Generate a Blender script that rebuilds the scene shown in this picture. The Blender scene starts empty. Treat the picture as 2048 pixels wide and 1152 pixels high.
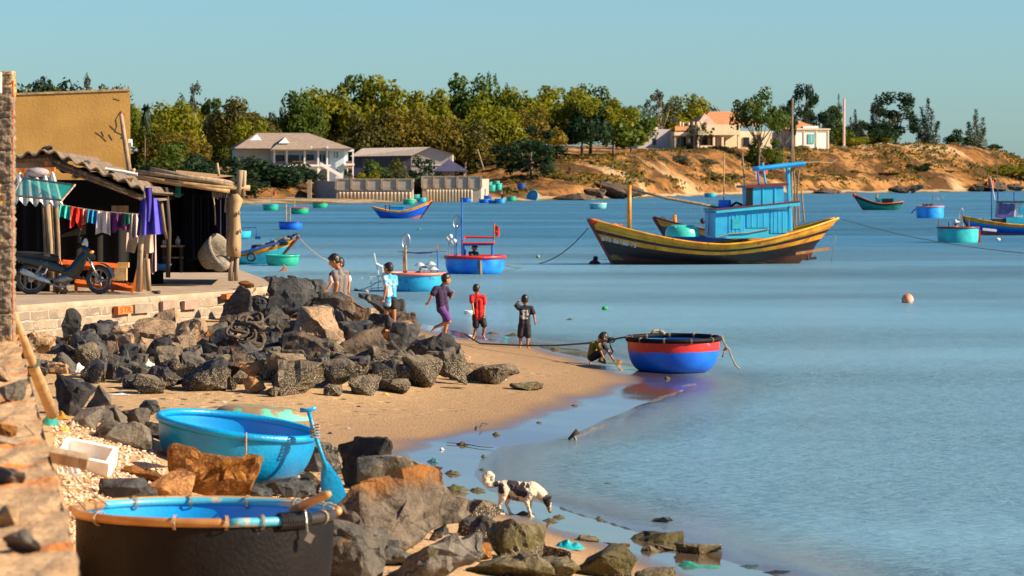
import bpy, bmesh, math, random
from mathutils import Vector, Matrix, noise
from mathutils.bvhtree import BVHTree
R = math.radians
SC = bpy.context.scene
COL = SC.collection
# ------------------------------------------------------------------ camera
F, CX, HY, H = 7000.0, 1024.0, 345.0, 4.1      # focal length (px), principal x, horizon row, eye height
cd = bpy.data.cameras.new('camera')
cam = bpy.data.objects.new('camera', cd); COL.objects.link(cam)
cam.location = (0, 0, H); cam.rotation_euler = (R(90), 0, 0)
cd.sensor_width = 36; cd.lens = F / 2048 * 36
cd.shift_y = -(576 - HY) / 2048
cd.clip_start = 1; cd.clip_end = 20000
cd.dof.use_dof = True; cd.dof.focus_distance = 66; cd.dof.aperture_fstop = 5.6
SC.camera = cam
# ------------------------------------------------------------------ sky, sun, exposure
SUN_EL, SUN_AZ = 30.0, 101.0                    # azimuth clockwise from +Y (view direction)
w = bpy.data.worlds.new('World'); SC.world = w; w.use_nodes = True
wn = w.node_tree.nodes; wl = w.node_tree.links
sky = wn.new('ShaderNodeTexSky'); sky.sky_type = 'NISHITA'; sky.sun_disc = False
sky.sun_elevation = R(SUN_EL); sky.sun_rotation = R(SUN_AZ); sky.air_density = 1.0; sky.dust_density = 0.4; sky.ozone_density = 2.0
tint = wn.new('ShaderNodeMix'); tint.data_type = 'RGBA'; tint.blend_type = 'MULTIPLY'; tint.inputs[0].default_value = 1
tint.inputs[7].default_value = (0.55, 0.855, 1.15, 1)
bg = wn['Background']; bg.inputs[1].default_value = 0.052
wl.new(sky.outputs[0], tint.inputs[6]); wl.new(tint.outputs[2], bg.inputs[0])
sd = bpy.data.lights.new('sun', 'SUN'); sd.energy = 5.0; sd.angle = R(0.5); sd.color = (1.0, 0.80, 0.56)
sun = bpy.data.objects.new('sun', sd); COL.objects.link(sun)
_el, _az = R(SUN_EL), R(SUN_AZ)
SUNDIR = Vector((math.cos(_el) * math.sin(_az), math.cos(_el) * math.cos(_az), math.sin(_el)))
sun.rotation_euler = SUNDIR.to_track_quat('Z', 'Y').to_euler()
SC.view_settings.view_transform = 'Standard'; SC.view_settings.look = 'None'
SC.view_settings.exposure = 1.22; SC.view_settings.gamma = 1.0
SC.render.engine = 'CYCLES'
SC.cycles.max_bounces = 6; SC.cycles.transparent_max_bounces = 12
# ------------------------------------------------------------------ placing helpers
def P(px, py, Y): return Vector(((px - CX) / F * Y, Y, H - (py - HY) / F * Y))
def gY(py, z=0.0): return F * (H - z) / (py - HY)
def G(px, py, z=0.0): return P(px, py, gY(py, z))
def ppm(Y): return F / Y
def S(r, g, b):
    f = lambda c: ((c / 255 + 0.055) / 1.055) ** 2.4 if c > 10 else c / 255 / 12.92
    return (f(r), f(g), f(b))
def lerp(a, b, t): return a + (b - a) * t
def sst(a, b, x):
    t = max(0.0, min(1.0, (x - a) / (b - a))); return t * t * (3 - 2 * t)
def interp(tab, x):
    if x <= tab[0][0]: return tab[0][1]
    for (a, va), (b, vb) in zip(tab, tab[1:]):
        if x <= b: return lerp(va, vb, (x - a) / (b - a))
    return tab[-1][1]
# ------------------------------------------------------------------ materials
MC = {}
def pm(name, c1, c2=None, scale=4.0, rough=0.7, bump=0.0, bscale=None, metal=0.0, c3=None, s3=9.0, t3=0.62, coord='Object',
       stretch=(1, 1, 1), spec=0.4, alpha=1.0, coat=0.0, lo=0.35, hi=0.65, detail=6.0, e3=0.05):
    """procedural paint / cloth / stone: two tones mottled by noise, optional third tone in worn patches, optional bump"""
    if name in MC: return MC[name]
    m = bpy.data.materials.new(name); m.use_nodes = True; MC[name] = m
    n = m.node_tree.nodes; l = m.node_tree.links; b = n['Principled BSDF']
    b.inputs['Roughness'].default_value = rough; b.inputs['Metallic'].default_value = metal
    b.inputs['Specular IOR Level'].default_value = spec; b.inputs['Alpha'].default_value = alpha
    b.inputs['Coat Weight'].default_value = coat
    c2 = c2 or tuple(x * 0.72 for x in c1)
    tc = n.new('ShaderNodeTexCoord'); mp = n.new('ShaderNodeMapping'); mp.inputs['Scale'].default_value = stretch
    l.new(tc.outputs[coord], mp.inputs[0])
    nz = n.new('ShaderNodeTexNoise'); nz.inputs['Scale'].default_value = scale; nz.inputs['Detail'].default_value = detail
    l.new(mp.outputs[0], nz.inputs[0])
    mr = n.new('ShaderNodeMapRange'); mr.inputs[1].default_value = lo; mr.inputs[2].default_value = hi; l.new(nz.outputs[0], mr.inputs[0])
    mx = n.new('ShaderNodeMix'); mx.data_type = 'RGBA'; mx.inputs[6].default_value = (*c1, 1); mx.inputs[7].default_value = (*c2, 1)
    l.new(mr.outputs[0], mx.inputs[0]); out = mx.outputs[2]
    if c3:
        n3 = n.new('ShaderNodeTexNoise'); n3.inputs['Scale'].default_value = s3; n3.inputs['Detail'].default_value = 8
        l.new(mp.outputs[0], n3.inputs[0])
        m3 = n.new('ShaderNodeMapRange'); m3.inputs[1].default_value = t3; m3.inputs[2].default_value = t3 + e3; l.new(n3.outputs[0], m3.inputs[0])
        x3 = n.new('ShaderNodeMix'); x3.data_type = 'RGBA'; x3.inputs[7].default_value = (*c3, 1)
        l.new(m3.outputs[0], x3.inputs[0]); l.new(out, x3.inputs[6]); out = x3.outputs[2]
    l.new(out, b.inputs['Base Color'])
    if bump:
        nb = n.new('ShaderNodeTexNoise'); nb.inputs['Scale'].default_value = bscale or scale * 3; nb.inputs['Detail'].default_value = 8
        l.new(mp.outputs[0], nb.inputs[0])
        bp = n.new('ShaderNodeBump'); bp.inputs['Strength'].default_value = bump; bp.inputs['Distance'].default_value = 0.02
        l.new(nb.outputs[0], bp.inputs['Height']); l.new(bp.outputs[0], b.inputs['Normal'])
    m['bsdf'] = 1
    return m
# ------------------------------------------------------------------ mesh builder
class MB:
    def __init__(s): s.v = []; s.f = []; s.m = []; s.cur = 0
    def add(s, vs, fs, mi=None):
        o = len(s.v); s.v += [tuple(v) for v in vs]; mi = s.cur if mi is None else mi
        for f in fs: s.f.append([i + o for i in f]); s.m.append(mi)
        return s
    def box(s, c, d, rot=None, mi=None, taper=1.0):
        c = Vector(c); x, y, z = d[0] / 2, d[1] / 2, d[2] / 2; t = taper
        vs = [Vector(p) for p in ((-x, -y, -z), (x, -y, -z), (x, y, -z), (-x, y, -z), (-x * t, -y * t, z), (x * t, -y * t, z), (x * t, y * t, z), (-x * t, y * t, z))]
        if rot is not None:
            vs = [rot @ v for v in vs]
        return s.add([v + c for v in vs], [(0, 3, 2, 1), (4, 5, 6, 7), (0, 1, 5, 4), (1, 2, 6, 5), (2, 3, 7, 6), (3, 0, 4, 7)], mi)
    def tube(s, pts, r, n=8, mi=None, caps=True, closed=False):
        pts = [Vector(p) for p in pts]; k = len(pts)
        rs = r if isinstance(r, (list, tuple)) else [r] * k
        vs = []; fs = []; prev = None
        for i, p in enumerate(pts):
            if closed: t = pts[(i + 1) % k] - pts[i - 1]
            else: t = pts[min(i + 1, k - 1)] - pts[max(i - 1, 0)]
            if t.length < 1e-9: t = Vector((0, 0, 1))
            t.normalize()
            if prev is None:
                u = t.cross(Vector((0, 0, 1)) if abs(t.z) < 0.9 else Vector((1, 0, 0))); u.normalize()
            else:
                u = prev - t * prev.dot(t)
                if u.length < 1e-6: u = t.orthogonal()
                u.normalize()
            prev = u; w_ = t.cross(u)
            for j in range(n):
                a = 2 * math.pi * j / n
                vs.append(p + (u * math.cos(a) + w_ * math.sin(a)) * rs[i])
        m = k if closed else k - 1
        for i in range(m):
            for j in range(n):
                a = i * n + j; b = i * n + (j + 1) % n; i2 = ((i + 1) % k) * n
                fs.append((a, b, i2 + (j + 1) % n, i2 + j))
        if caps and not closed:
            fs.append(tuple(reversed(range(n)))); fs.append(tuple(range((k - 1) * n, k * n)))
        return s.add(vs, fs, mi)
    def lathe(s, prof, n=32, c=(0, 0, 0), mi=None, M=None, sq=0.0):
        """prof: (r, z) list, spun round z"""
        c = Vector(c); vs = []; fs = []
        for (r, z) in prof:
            for j in range(n):
                a = 2 * math.pi * j / n
                v = Vector((r * math.cos(a), r * math.sin(a), z))
                vs.append((M @ v if M else v) + c)
        for i in range(len(prof) - 1):
            for j in range(n):
                fs.append((i * n + j, i * n + (j + 1) % n, (i + 1) * n + (j + 1) % n, (i + 1) * n + j))
        return s.add(vs, fs, mi)
    def ball(s, c, r, n=10, mi=None, M=None):
        r = r if isinstance(r, (list, tuple)) else (r, r, r); c = Vector(c); vs = []; fs = []; k = max(4, n // 2 + 1)
        for i in range(k + 1):
            t = math.pi * i / k
            for j in range(n):
                a = 2 * math.pi * j / n
                v = Vector((r[0] * math.sin(t) * math.cos(a), r[1] * math.sin(t) * math.sin(a), -r[2] * math.cos(t)))
                vs.append((M @ v if M else v) + c)
        for i in range(k):
            for j in range(n):
                fs.append((i * n + j, i * n + (j + 1) % n, (i + 1) * n + (j + 1) % n, (i + 1) * n + j))
        return s.add(vs, fs, mi)
    def grid(s, fn, nu, nv, mi=None, flip=False):
        vs = [fn(i / nu, j / nv) for j in range(nv + 1) for i in range(nu + 1)]; fs = []
        for j in range(nv):
            for i in range(nu):
                a = j * (nu + 1) + i; q = (a, a + 1, a + nu + 2, a + nu + 1)
                fs.append(tuple(reversed(q)) if flip else q)
        return s.add(vs, fs, mi)
    def prism(s, poly, axis, a, b, mi=None):
        """extrude a 2-D polygon between two positions on axis x/y/z"""
        def put(p, t):
            return {'x': (t, p[0], p[1]), 'y': (p[0], t, p[1]), 'z': (p[0], p[1], t)}[axis]
        k = len(poly); vs = [put(p, a) for p in poly] + [put(p, b) for p in poly]
        fs = [tuple(range(k)), tuple(reversed(range(k, 2 * k)))] + [(i, i + k, (i + 1) % k + k, (i + 1) % k) for i in range(k)]
        return s.add(vs, fs, mi)
    def build(s, name, mats, parent=None, smooth=False, loc=None, fix=False):
        me = bpy.data.meshes.new(name); me.from_pydata(s.v, [], s.f)
        mats = mats if isinstance(mats, (list, tuple)) else [mats]
        for m in mats: me.materials.append(m)
        me.polygons.foreach_set('material_index', s.m)
        if fix:
            bm = bmesh.new(); bm.from_mesh(me); bmesh.ops.remove_doubles(bm, verts=bm.verts, dist=1e-5)
            bmesh.ops.recalc_face_normals(bm, faces=bm.faces); bm.to_mesh(me); bm.free()
        if smooth:
            me.polygons.foreach_set('use_smooth', [True] * len(me.polygons))
            if smooth != 'all': me.set_sharp_from_angle(angle=R(40))
        me.update()
        o = bpy.data.objects.new(name, me); COL.objects.link(o)
        if parent: o.parent = parent
        if loc is not None: o.location = loc
        return o
def tag(o, label=None, cat=None, group=None, kind=None):
    if label: o['label'] = label
    if cat: o['category'] = cat
    if group: o['group'] = group
    if kind: o['kind'] = kind
    return o
def thing(name, label, cat, loc=(0, 0, 0), rz=0.0, group=None, rot=None):
    o = bpy.data.objects.new(name, None); COL.objects.link(o); o.location = loc
    o.rotation_euler = rot if rot else (0, 0, rz); o.empty_display_size = 0.2
    return tag(o, label, cat, group)
def kids(o): return [c for c in COL.objects if c.parent is o]
def copy_tree(o, parent=None):
    c = o.copy(); COL.objects.link(c)
    if parent: c.parent = parent
    for ch in list(o.children): copy_tree(ch, c)
    return c
def sag(a, b, d, n=12):
    a, b = Vector(a), Vector(b)
    return [a.lerp(b, i / n) - Vector((0, 0, d * 4 * (i / n) * (1 - i / n))) for i in range(n + 1)]
def text_mesh(txt, size, mat, parent, M, name='lettering', extrude=0.004):
    cu = bpy.data.curves.new(name, 'FONT'); cu.body = txt; cu.size = size; cu.extrude = extrude; cu.align_x = 'CENTER'; cu.align_y = 'CENTER'
    to = bpy.data.objects.new(name, cu); COL.objects.link(to)
    bpy.context.view_layer.update()
    dg = bpy.context.evaluated_depsgraph_get()
    me = bpy.data.meshes.new_from_object(to.evaluated_get(dg)); bpy.data.objects.remove(to)
    me.transform(M); me.materials.clear(); me.materials.append(mat)
    o = bpy.data.objects.new(name, me); COL.objects.link(o); o.parent = parent
    return o
# ================================================================== GROUND, SEA, FAR LAND
SHORE = [(7.5,14),(4.9,28),(2.73,35.6),(2.04,38.0),(1.3,40.4),(.53,43.0),(-.3,45),(-.52,47.4),(-.45,50),(-.2,52.2),(.35,53.4),(.91,54.7),(2.34,61.7),
         (3.1,65.2),(3.5,67.5),(3.35,70),(2.95,73),(2.36,76.5),(1.47,81.5),(-.29,85.2),(-1.9,92.6),(-3.45,99),(-4.9,106),(-8.7,130),(-14,142),(-40,160)]
def shore_d(x, y):
    """signed distance to the waterline, positive on land"""
    best = 1e9; sg = 1
    for (ax, ay), (bx, by) in zip(SHORE, SHORE[1:]):
        dx, dy = bx - ax, by - ay; L2 = dx * dx + dy * dy
        t = max(0, min(1, ((x - ax) * dx + (y - ay) * dy) / L2))
        ex, ey = x - ax - t * dx, y - ay - t * dy; d2 = ex * ex + ey * ey
        if d2 < best:
            best = d2; sg = 1 if dx * (y - ay) - dy * (x - ax) > 0 else -1
    return sg * math.sqrt(best)
def fbm(x, y, z=0.0, o=4): return noise.fractal(Vector((x, y, z)), 1.0, 2.0, o)
def ground_z(x, y):
    d = shore_d(x, y)
    if d < 0: return max(-1.6, 0.055 * d)
    z = 0.068 * d if d < 5 else 0.34 + 0.02 * min(d - 5, 6)
    z += 0.012 * fbm(x * .8, y * .35) * min(1, d)
    near = 1 - sst(39.5, 45, y + 0.25 * x)                 # bank of shell and rubble under the two basket boats
    z += near * (0.30 * sst(2.6, -1.6, x) * sst(1.0, 3.0, d) + 0.72 * sst(-2.0, -5.2, x)) * 1.0
    m = sst(57, 66, y) * (1 - sst(71, 79, y)) * sst(-1.4, -3.6, x + (y - 62) * 0.04)   # mound the boulders lie on
    z += m * (0.42 + 0.035 * max(0, min(y, 76) - 60)) * sst(0.5, 3, d)
    return z
def add_attr(o, name, vals):
    a = o.data.attributes.new(name, 'FLOAT', 'POINT'); a.data.foreach_set('value', vals)
def axis_steps(a, b, fn):
    out = [a]
    while out[-1] < b: out.append(min(b, out[-1] + fn(out[-1])))
    return out
gx = [-90, -60, -40, -30] + axis_steps(-22, 9, lambda x: 0.16 if -7 < x < 5 else 0.6)
gy = axis_steps(14, 132, lambda y: 0.22 if 30 < y < 72 else 0.45 if y < 100 else 1.2)
mb = MB(); vs = [(x, y, ground_z(x, y)) for y in gy for x in gx]; nx = len(gx)
mb.add(vs, [(j * nx + i, j * nx + i + 1, (j + 1) * nx + i + 1, (j + 1) * nx + i) for j in range(len(gy) - 1) for i in range(nx - 1)])
def sand_mat():
    m = bpy.data.materials.new('beach_sand'); m.use_nodes = True; n = m.node_tree.nodes; l = m.node_tree.links; b = n['Principled BSDF']
    ge = n.new('ShaderNodeNewGeometry'); sx = n.new('ShaderNodeSeparateXYZ'); l.new(ge.outputs['Position'], sx.inputs[0])
    mp = n.new('ShaderNodeMapping'); mp.inputs['Scale'].default_value = (1, .45, 1); l.new(ge.outputs['Position'], mp.inputs[0])
    nz = n.new('ShaderNodeTexNoise'); nz.inputs['Scale'].default_value = .9; nz.inputs['Detail'].default_value = 5; l.new(mp.outputs[0], nz.inputs[0])
    ad = n.new('ShaderNodeMath'); ad.operation = 'MULTIPLY_ADD'; ad.inputs[1].default_value = -0.06; l.new(nz.outputs[0], ad.inputs[0]); l.new(sx.outputs[2], ad.inputs[2])
    wet = n.new('ShaderNodeMapRange'); wet.inputs[1].default_value = 0.030; wet.inputs[2].default_value = 0.085; wet.inputs[3].default_value = 1; wet.inputs[4].default_value = 0
    l.new(ad.outputs[0], wet.inputs[0])
    damp = n.new('ShaderNodeMapRange'); damp.inputs[1].default_value = 0.06; damp.inputs[2].default_value = 0.34; damp.inputs[3].default_value = 1; damp.inputs[4].default_value = 0
    l.new(ad.outputs[0], damp.inputs[0])
    n2 = n.new('ShaderNodeTexNoise'); n2.inputs['Scale'].default_value = 7; n2.inputs['Detail'].default_value = 9; l.new(mp.outputs[0], n2.inputs[0])
    dry = n.new('ShaderNodeMix'); dry.data_type = 'RGBA'; dry.inputs[6].default_value = (.43, .285, .145, 1); dry.inputs[7].default_value = (.325, .21, .105, 1)
    r2 = n.new('ShaderNodeMapRange'); r2.inputs[1].default_value = .4; r2.inputs[2].default_value = .68; l.new(n2.outputs[0], r2.inputs[0]); l.new(r2.outputs[0], dry.inputs[0])
    dm = n.new('ShaderNodeMix'); dm.data_type = 'RGBA'; dm.inputs[7].default_value = (.25, .158, .080, 1); l.new(damp.outputs[0], dm.inputs[0]); l.new(dry.outputs[2], dm.inputs[6])
    wm = n.new('ShaderNodeMix'); wm.data_type = 'RGBA'; wm.inputs[7].default_value = (.105, .07, .045, 1); l.new(wet.outputs[0], wm.inputs[0]); l.new(dm.outputs[2], wm.inputs[6])
    l.new(wm.outputs[2], b.inputs['Base Color'])
    rr = n.new('ShaderNodeMapRange'); rr.inputs[3].default_value = .85; rr.inputs[4].default_value = .06; l.new(wet.outputs[0], rr.inputs[0]); l.new(rr.outputs[0], b.inputs['Roughness'])
    sp = n.new('ShaderNodeMapRange'); sp.inputs[3].default_value = .2; sp.inputs[4].default_value = .75; l.new(wet.outputs[0], sp.inputs[0]); l.new(sp.outputs[0], b.inputs['Specular IOR Level'])
    nb = n.new('ShaderNodeTexNoise'); nb.inputs['Scale'].default_value = 24; nb.inputs['Detail'].default_value = 7; l.new(mp.outputs[0], nb.inputs[0])
    bs = n.new('ShaderNodeMapRange'); bs.inputs[3].default_value = .55; bs.inputs[4].default_value = .012; l.new(wet.outputs[0], bs.inputs[0])
    bp = n.new('ShaderNodeBump'); bp.inputs['Distance'].default_value = .03; l.new(bs.outputs[0], bp.inputs['Strength']); l.new(nb.outputs[0], bp.inputs['Height'])
    # trodden dents in the dry part
    vf = n.new('ShaderNodeTexVoronoi'); vf.inputs['Scale'].default_value = 1.9; vf.feature = 'SMOOTH_F1'; l.new(ge.outputs['Position'], vf.inputs[0])
    vd = n.new('ShaderNodeMapRange'); vd.interpolation_type = 'SMOOTHSTEP'; vd.inputs[1].default_value = .06; vd.inputs[2].default_value = .24; l.new(vf.outputs[0], vd.inputs[0])
    dw = n.new('ShaderNodeMapRange'); dw.inputs[3].default_value = .9; dw.inputs[4].default_value = 0; l.new(damp.outputs[0], dw.inputs[0])
    b3 = n.new('ShaderNodeBump'); b3.inputs['Distance'].default_value = .09; l.new(dw.outputs[0], b3.inputs['Strength']); l.new(vd.outputs[0], b3.inputs['Height']); l.new(bp.outputs[0], b3.inputs['Normal'])
    l.new(b3.outputs[0], b.inputs['Normal'])
    return m
beach = mb.build('beach', sand_mat(), smooth='all'); tag(beach, kind='structure')
BEACH_BVH = BVHTree.FromPolygons([Vector(v) for v in mb.v], mb.f)
def gz(x, y):
    h = BEACH_BVH.ray_cast(Vector((x, y, 20)), Vector((0, 0, -1)))
    return h[0].z if h[0] else 0.0
def ground_at(px, py):
    """the point of the beach seen at a pixel"""
    d = P(px, py, 1.0) - Vector((0, 0, H)); h = BEACH_BVH.ray_cast(Vector((0, 0, H)), d.normalized())
    p = h[0] if h[0] else G(px, py, 0)
    if p.z < 0: p = G(px, py, 0)
    return p

def sea_mat():
    m = bpy.data.materials.new('sea_surface'); m.use_nodes = True; n = m.node_tree.nodes; l = m.node_tree.links; b = n['Principled BSDF']
    at = n.new('ShaderNodeAttribute'); at.attribute_name = 'shore'
    ge = n.new('ShaderNodeNewGeometry')
    dr = n.new('ShaderNodeMapRange'); dr.inputs[1].default_value = 0.0; dr.inputs[2].default_value = 2.2; l.new(at.outputs['Fac'], dr.inputs[0])
    pw = n.new('ShaderNodeMath'); pw.operation = 'POWER'; pw.inputs[1].default_value = .6; l.new(dr.outputs[0], pw.inputs[0])
    fr = n.new('ShaderNodeMapRange'); fr.inputs[1].default_value = 6.; fr.inputs[2].default_value = 75.; l.new(at.outputs['Fac'], fr.inputs[0])
    deep = n.new('ShaderNodeMix'); deep.data_type = 'RGBA'; deep.inputs[6].default_value = (.165, .335, .455, 1); deep.inputs[7].default_value = (.040, .180, .310, 1)
    l.new(fr.outputs[0], deep.inputs[0])
    # wind streaks: long patches where the chop is finer or coarser
    mp = n.new('ShaderNodeMapping'); mp.inputs['Scale'].default_value = (.020, .055, 1); l.new(ge.outputs['Position'], mp.inputs[0])
    st = n.new('ShaderNodeTexNoise'); st.inputs['Scale'].default_value = 1.; st.inputs['Detail'].default_value = 5; l.new(mp.outputs[0], st.inputs[0])
    mx = n.new('ShaderNodeMix'); mx.data_type = 'RGBA'; mx.inputs[6].default_value = (.115, .078, .048, 1)
    l.new(pw.outputs[0], mx.inputs[0]); l.new(deep.outputs[2], mx.inputs[7]); l.new(mx.outputs[2], b.inputs['Base Color'])
    rf_ = n.new('ShaderNodeMapRange'); rf_.inputs[1].default_value = 2; rf_.inputs[2].default_value = 60; rf_.inputs[3].default_value = .04; rf_.inputs[4].default_value = .26; l.new(at.outputs['Fac'], rf_.inputs[0]); l.new(rf_.outputs[0], b.inputs['Roughness']); b.inputs['IOR'].default_value = 1.33
    m1 = n.new('ShaderNodeMapping'); m1.inputs['Scale'].default_value = (.36, 1.7, 1); m1.inputs['Rotation'].default_value = (0, 0, R(8)); l.new(ge.outputs['Position'], m1.inputs[0])
    n1 = n.new('ShaderNodeTexNoise'); n1.inputs['Scale'].default_value = 4.6; n1.inputs['Detail'].default_value = 5; n1.inputs['Roughness'].default_value = .62; l.new(m1.outputs[0], n1.inputs[0])
    n2 = n.new('ShaderNodeTexNoise'); n2.inputs['Scale'].default_value = 13.; n2.inputs['Detail'].default_value = 4; l.new(m1.outputs[0], n2.inputs[0])
    ss = n.new('ShaderNodeMapRange'); ss.inputs[1].default_value = .35; ss.inputs[2].default_value = .68; ss.inputs[3].default_value = .35; ss.inputs[4].default_value = 1.0; l.new(st.outputs[0], ss.inputs[0])
    cm = n.new('ShaderNodeMath'); cm.operation = 'MULTIPLY'; l.new(ss.outputs[0], cm.inputs[0]); 
    nearf = n.new('ShaderNodeMapRange'); nearf.inputs[1].default_value = 0; nearf.inputs[2].default_value = 40.; nearf.inputs[3].default_value = .9; nearf.inputs[4].default_value = 1.; l.new(at.outputs['Fac'], nearf.inputs[0])
    edge_ = n.new('ShaderNodeMapRange'); edge_.interpolation_type = 'SMOOTHSTEP'; edge_.inputs[1].default_value = 0; edge_.inputs[2].default_value = 1.5; edge_.inputs[3].default_value = .03; l.new(at.outputs['Fac'], edge_.inputs[0])
    em = n.new('ShaderNodeMath'); em.operation = 'MULTIPLY'; l.new(nearf.outputs[0], em.inputs[0]); l.new(edge_.outputs[0], em.inputs[1]); l.new(em.outputs[0], cm.inputs[1])
    b1 = n.new('ShaderNodeBump'); b1.inputs['Distance'].default_value = .50; l.new(cm.outputs[0], b1.inputs['Strength']); l.new(n1.outputs[0], b1.inputs['Height'])
    b2 = n.new('ShaderNodeBump'); b2.inputs['Distance'].default_value = .10; l.new(cm.outputs[0], b2.inputs['Strength']); l.new(n2.outputs[0], b2.inputs['Height']); l.new(b1.outputs[0], b2.inputs['Normal'])
    # choppy water hides part of its own mirror: weaker than a flat sheet at grazing angles
    df = n.new('ShaderNodeBsdfDiffuse'); l.new(mx.outputs[2], df.inputs[0]); l.new(b2.outputs[0], df.inputs['Normal'])
    gl = n.new('ShaderNodeBsdfGlossy'); l.new(b2.outputs[0], gl.inputs['Normal']); g2 = n.new('ShaderNodeMapRange'); g2.inputs[1].default_value = .5; g2.inputs[2].default_value = 40; g2.inputs[3].default_value = .07; g2.inputs[4].default_value = .28; l.new(at.outputs['Fac'], g2.inputs[0]); l.new(g2.outputs[0], gl.inputs['Roughness'])
    fn = n.new('ShaderNodeFresnel'); fn.inputs[0].default_value = 1.33; l.new(b2.outputs[0], fn.inputs['Normal'])
    fk = n.new('ShaderNodeMapRange'); fk.inputs[1].default_value = 0; fk.inputs[2].default_value = 6; fk.inputs[3].default_value = 1.0; fk.inputs[4].default_value = .80; l.new(at.outputs['Fac'], fk.inputs[0])
    fm = n.new('ShaderNodeMath'); fm.operation = 'MULTIPLY'; l.new(fn.outputs[0], fm.inputs[0]); l.new(fk.outputs[0], fm.inputs[1])
    ms = n.new('ShaderNodeMixShader'); l.new(fm.outputs[0], ms.inputs[0]); l.new(df.outputs[0], ms.inputs[1]); l.new(gl.outputs[0], ms.inputs[2]); l.new(ms.outputs[0], n['Material Output'].inputs[0])
    return m
def sea_z(x, y, d):
    z = 0.0
    if y < 130 and d > -0.3:
        k = sst(0, 2, d) * (1 - sst(60, 130, y))
        z += k * .010 * (noise.noise(Vector((x * .9, y * .55, 3))) + .5 * noise.noise(Vector((x * 2.1, y * 1.3, 7))))
    # little breaking swells running parallel to the waterline
    for (dd, a, x0, x1, y0, y1) in ((.30, .045, 1.0, 4.2, 33, 41.5), (1.5, .050, 2.6, 7, 30, 37), (.26, .04, 1.1, 3.6, 56, 68), (2.6, .025, .6, 5, 38, 44)):
        if x0 < x < x1 and y0 < y < y1:
            e = sst(x0, x0 + .8, x) * (1 - sst(x1 - .8, x1, x)) * sst(y0, y0 + 1.5, y) * (1 - sst(y1 - 1.5, y1, y))
            w_ = (d - dd - .25 * noise.noise(Vector((x * .8, y * .5, 1)))) / .22
            z += a * e * math.exp(-w_ * w_) * (0.75 + .6 * noise.noise(Vector((x * 2.2, y * .9, 5))))
    return z
sxs = axis_steps(-60, 60, lambda x: 0.13 if -1.2 < x < 7 else 1.0 if abs(x) < 16 else 6)
sxs = [-4000, -1500, -600, -250, -120] + sxs + [120, 250, 600, 1500, 4000]
sys_ = axis_steps(20, 150, lambda y: 0.16 if y < 48 else .25 if y < 75 else 1.2) + [180, 220, 280, 350, 430, 520, 640, 800, 1100, 1700, 3000, 6000, 12000]
mb = MB(); vs = []; sh = []
for y in sys_:
    for x in sxs:
        d = -shore_d(x, y); sh.append(max(0, d)); vs.append((x, y, sea_z(x, y, d)))
nx = len(sxs)
mb.add(vs, [(j * nx + i, j * nx + i + 1, (j + 1) * nx + i + 1, (j + 1) * nx + i) for j in range(len(sys_) - 1) for i in range(nx - 1)])
sea = mb.build('water', sea_mat(), smooth='all'); tag(sea, kind='structure'); add_attr(sea, 'shore', sh)

# ------------------------------------------------------------------ far land, from the far waterline back over the hill
FAR_SHORE = [(200,412),(480,410),(700,407),(950,403),(1060,401.5),(1150,400),(1250,397.5),(1350,393.5),(1500,389),(1700,386),(1900,384),(2048,382),(2400,380)]
CREST_PX  = [(200,345),(420,330),(700,332),(900,326),(960,324),(1010,320),(1080,320),(1200,312),(1290,304),(1400,300),(1560,298),(1700,292),(1760,287),(1850,290),(1900,288),(1960,297),(2010,306),(2048,318),(2200,330),(2400,340)]
def far_shoreY(px): return gY(interp(FAR_SHORE, px))
def far_z(px, Y):
    ys = far_shoreY(px); t = Y - ys
    if t < 0: return max(-1.2, .05 * t)
    run = interp([(200,150),(900,120),(1000,85),(1150,75),(1300,70),(2048,70)], px)
    zc = H - (interp(CREST_PX, px) - HY) / F * (ys + run)
    bx = (px - CX) / F * Y
    fl = interp([(200,1),(900,1),(1030,.25),(1120,0),(3000,0)], px)          # flat shore strip with the sea wall on one side, a bank on the other
    k1 = sst(0, run, t) if fl < .5 else sst(35, run, t)
    k = lerp(sst(2, run, t) ** .75, sst(45, run, t), fl)
    z = lerp(.55 * sst(0, 12, t), .55 * sst(0, 18, t) + 1.6 * sst(40, 48, t) , fl)
    z = z + (zc - z) * k
    amp = 1.0 * sst(6, 26, t) * (1 - fl) * (1 - .55 * sst(run * .8, run * 1.1, t))
    z += amp * (noise.noise(Vector((bx * .11, Y * .07, 2))) + .55 * noise.noise(Vector((bx * .33, Y * .22, 9))) + .3 * noise.noise(Vector((bx * .8, Y * .5, 4))))
    ledge = noise.noise(Vector((bx * .06, 4, 1)))
    z += (1 - fl) * .7 * sst(9 + 5 * ledge, 11 + 5 * ledge, t) * (1 - sst(14, 30, t))
    if Y > ys + run: z += min(Y - ys - run, 160) * interp([(200,.03),(900,.03),(1200,.02),(1500,.01),(2048,-.02)], px)
    return z
def far_pt(px, Y): return Vector(((px - CX) / F * Y, Y, far_z(px, Y)))
pxs = axis_steps(-1800, 2500, lambda p: 5 if p > -160 else 40)
ts = [-8, -3, 0, 1.5, 3, 5, 7, 9, 10, 11, 12, 13.5, 15, 17, 19, 22, 25, 28, 31, 34, 37, 40, 43, 46, 49, 53, 57, 61, 65, 69, 74, 80, 88, 96, 105, 120, 135, 150, 175, 210, 260, 400, 900]
mb = MB(); vs = []
for t in ts:
    for p in pxs: vs.append(far_pt(p, far_shoreY(p) + t))
nx = len(pxs)
mb.add(vs, [(j * nx + i, j * nx + i + 1, (j + 1) * nx + i + 1, (j + 1) * nx + i) for j in range(len(ts) - 1) for i in range(nx - 1)])
FAR_BVH = BVHTree.FromPolygons([Vector(v) for v in mb.v], mb.f)
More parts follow.
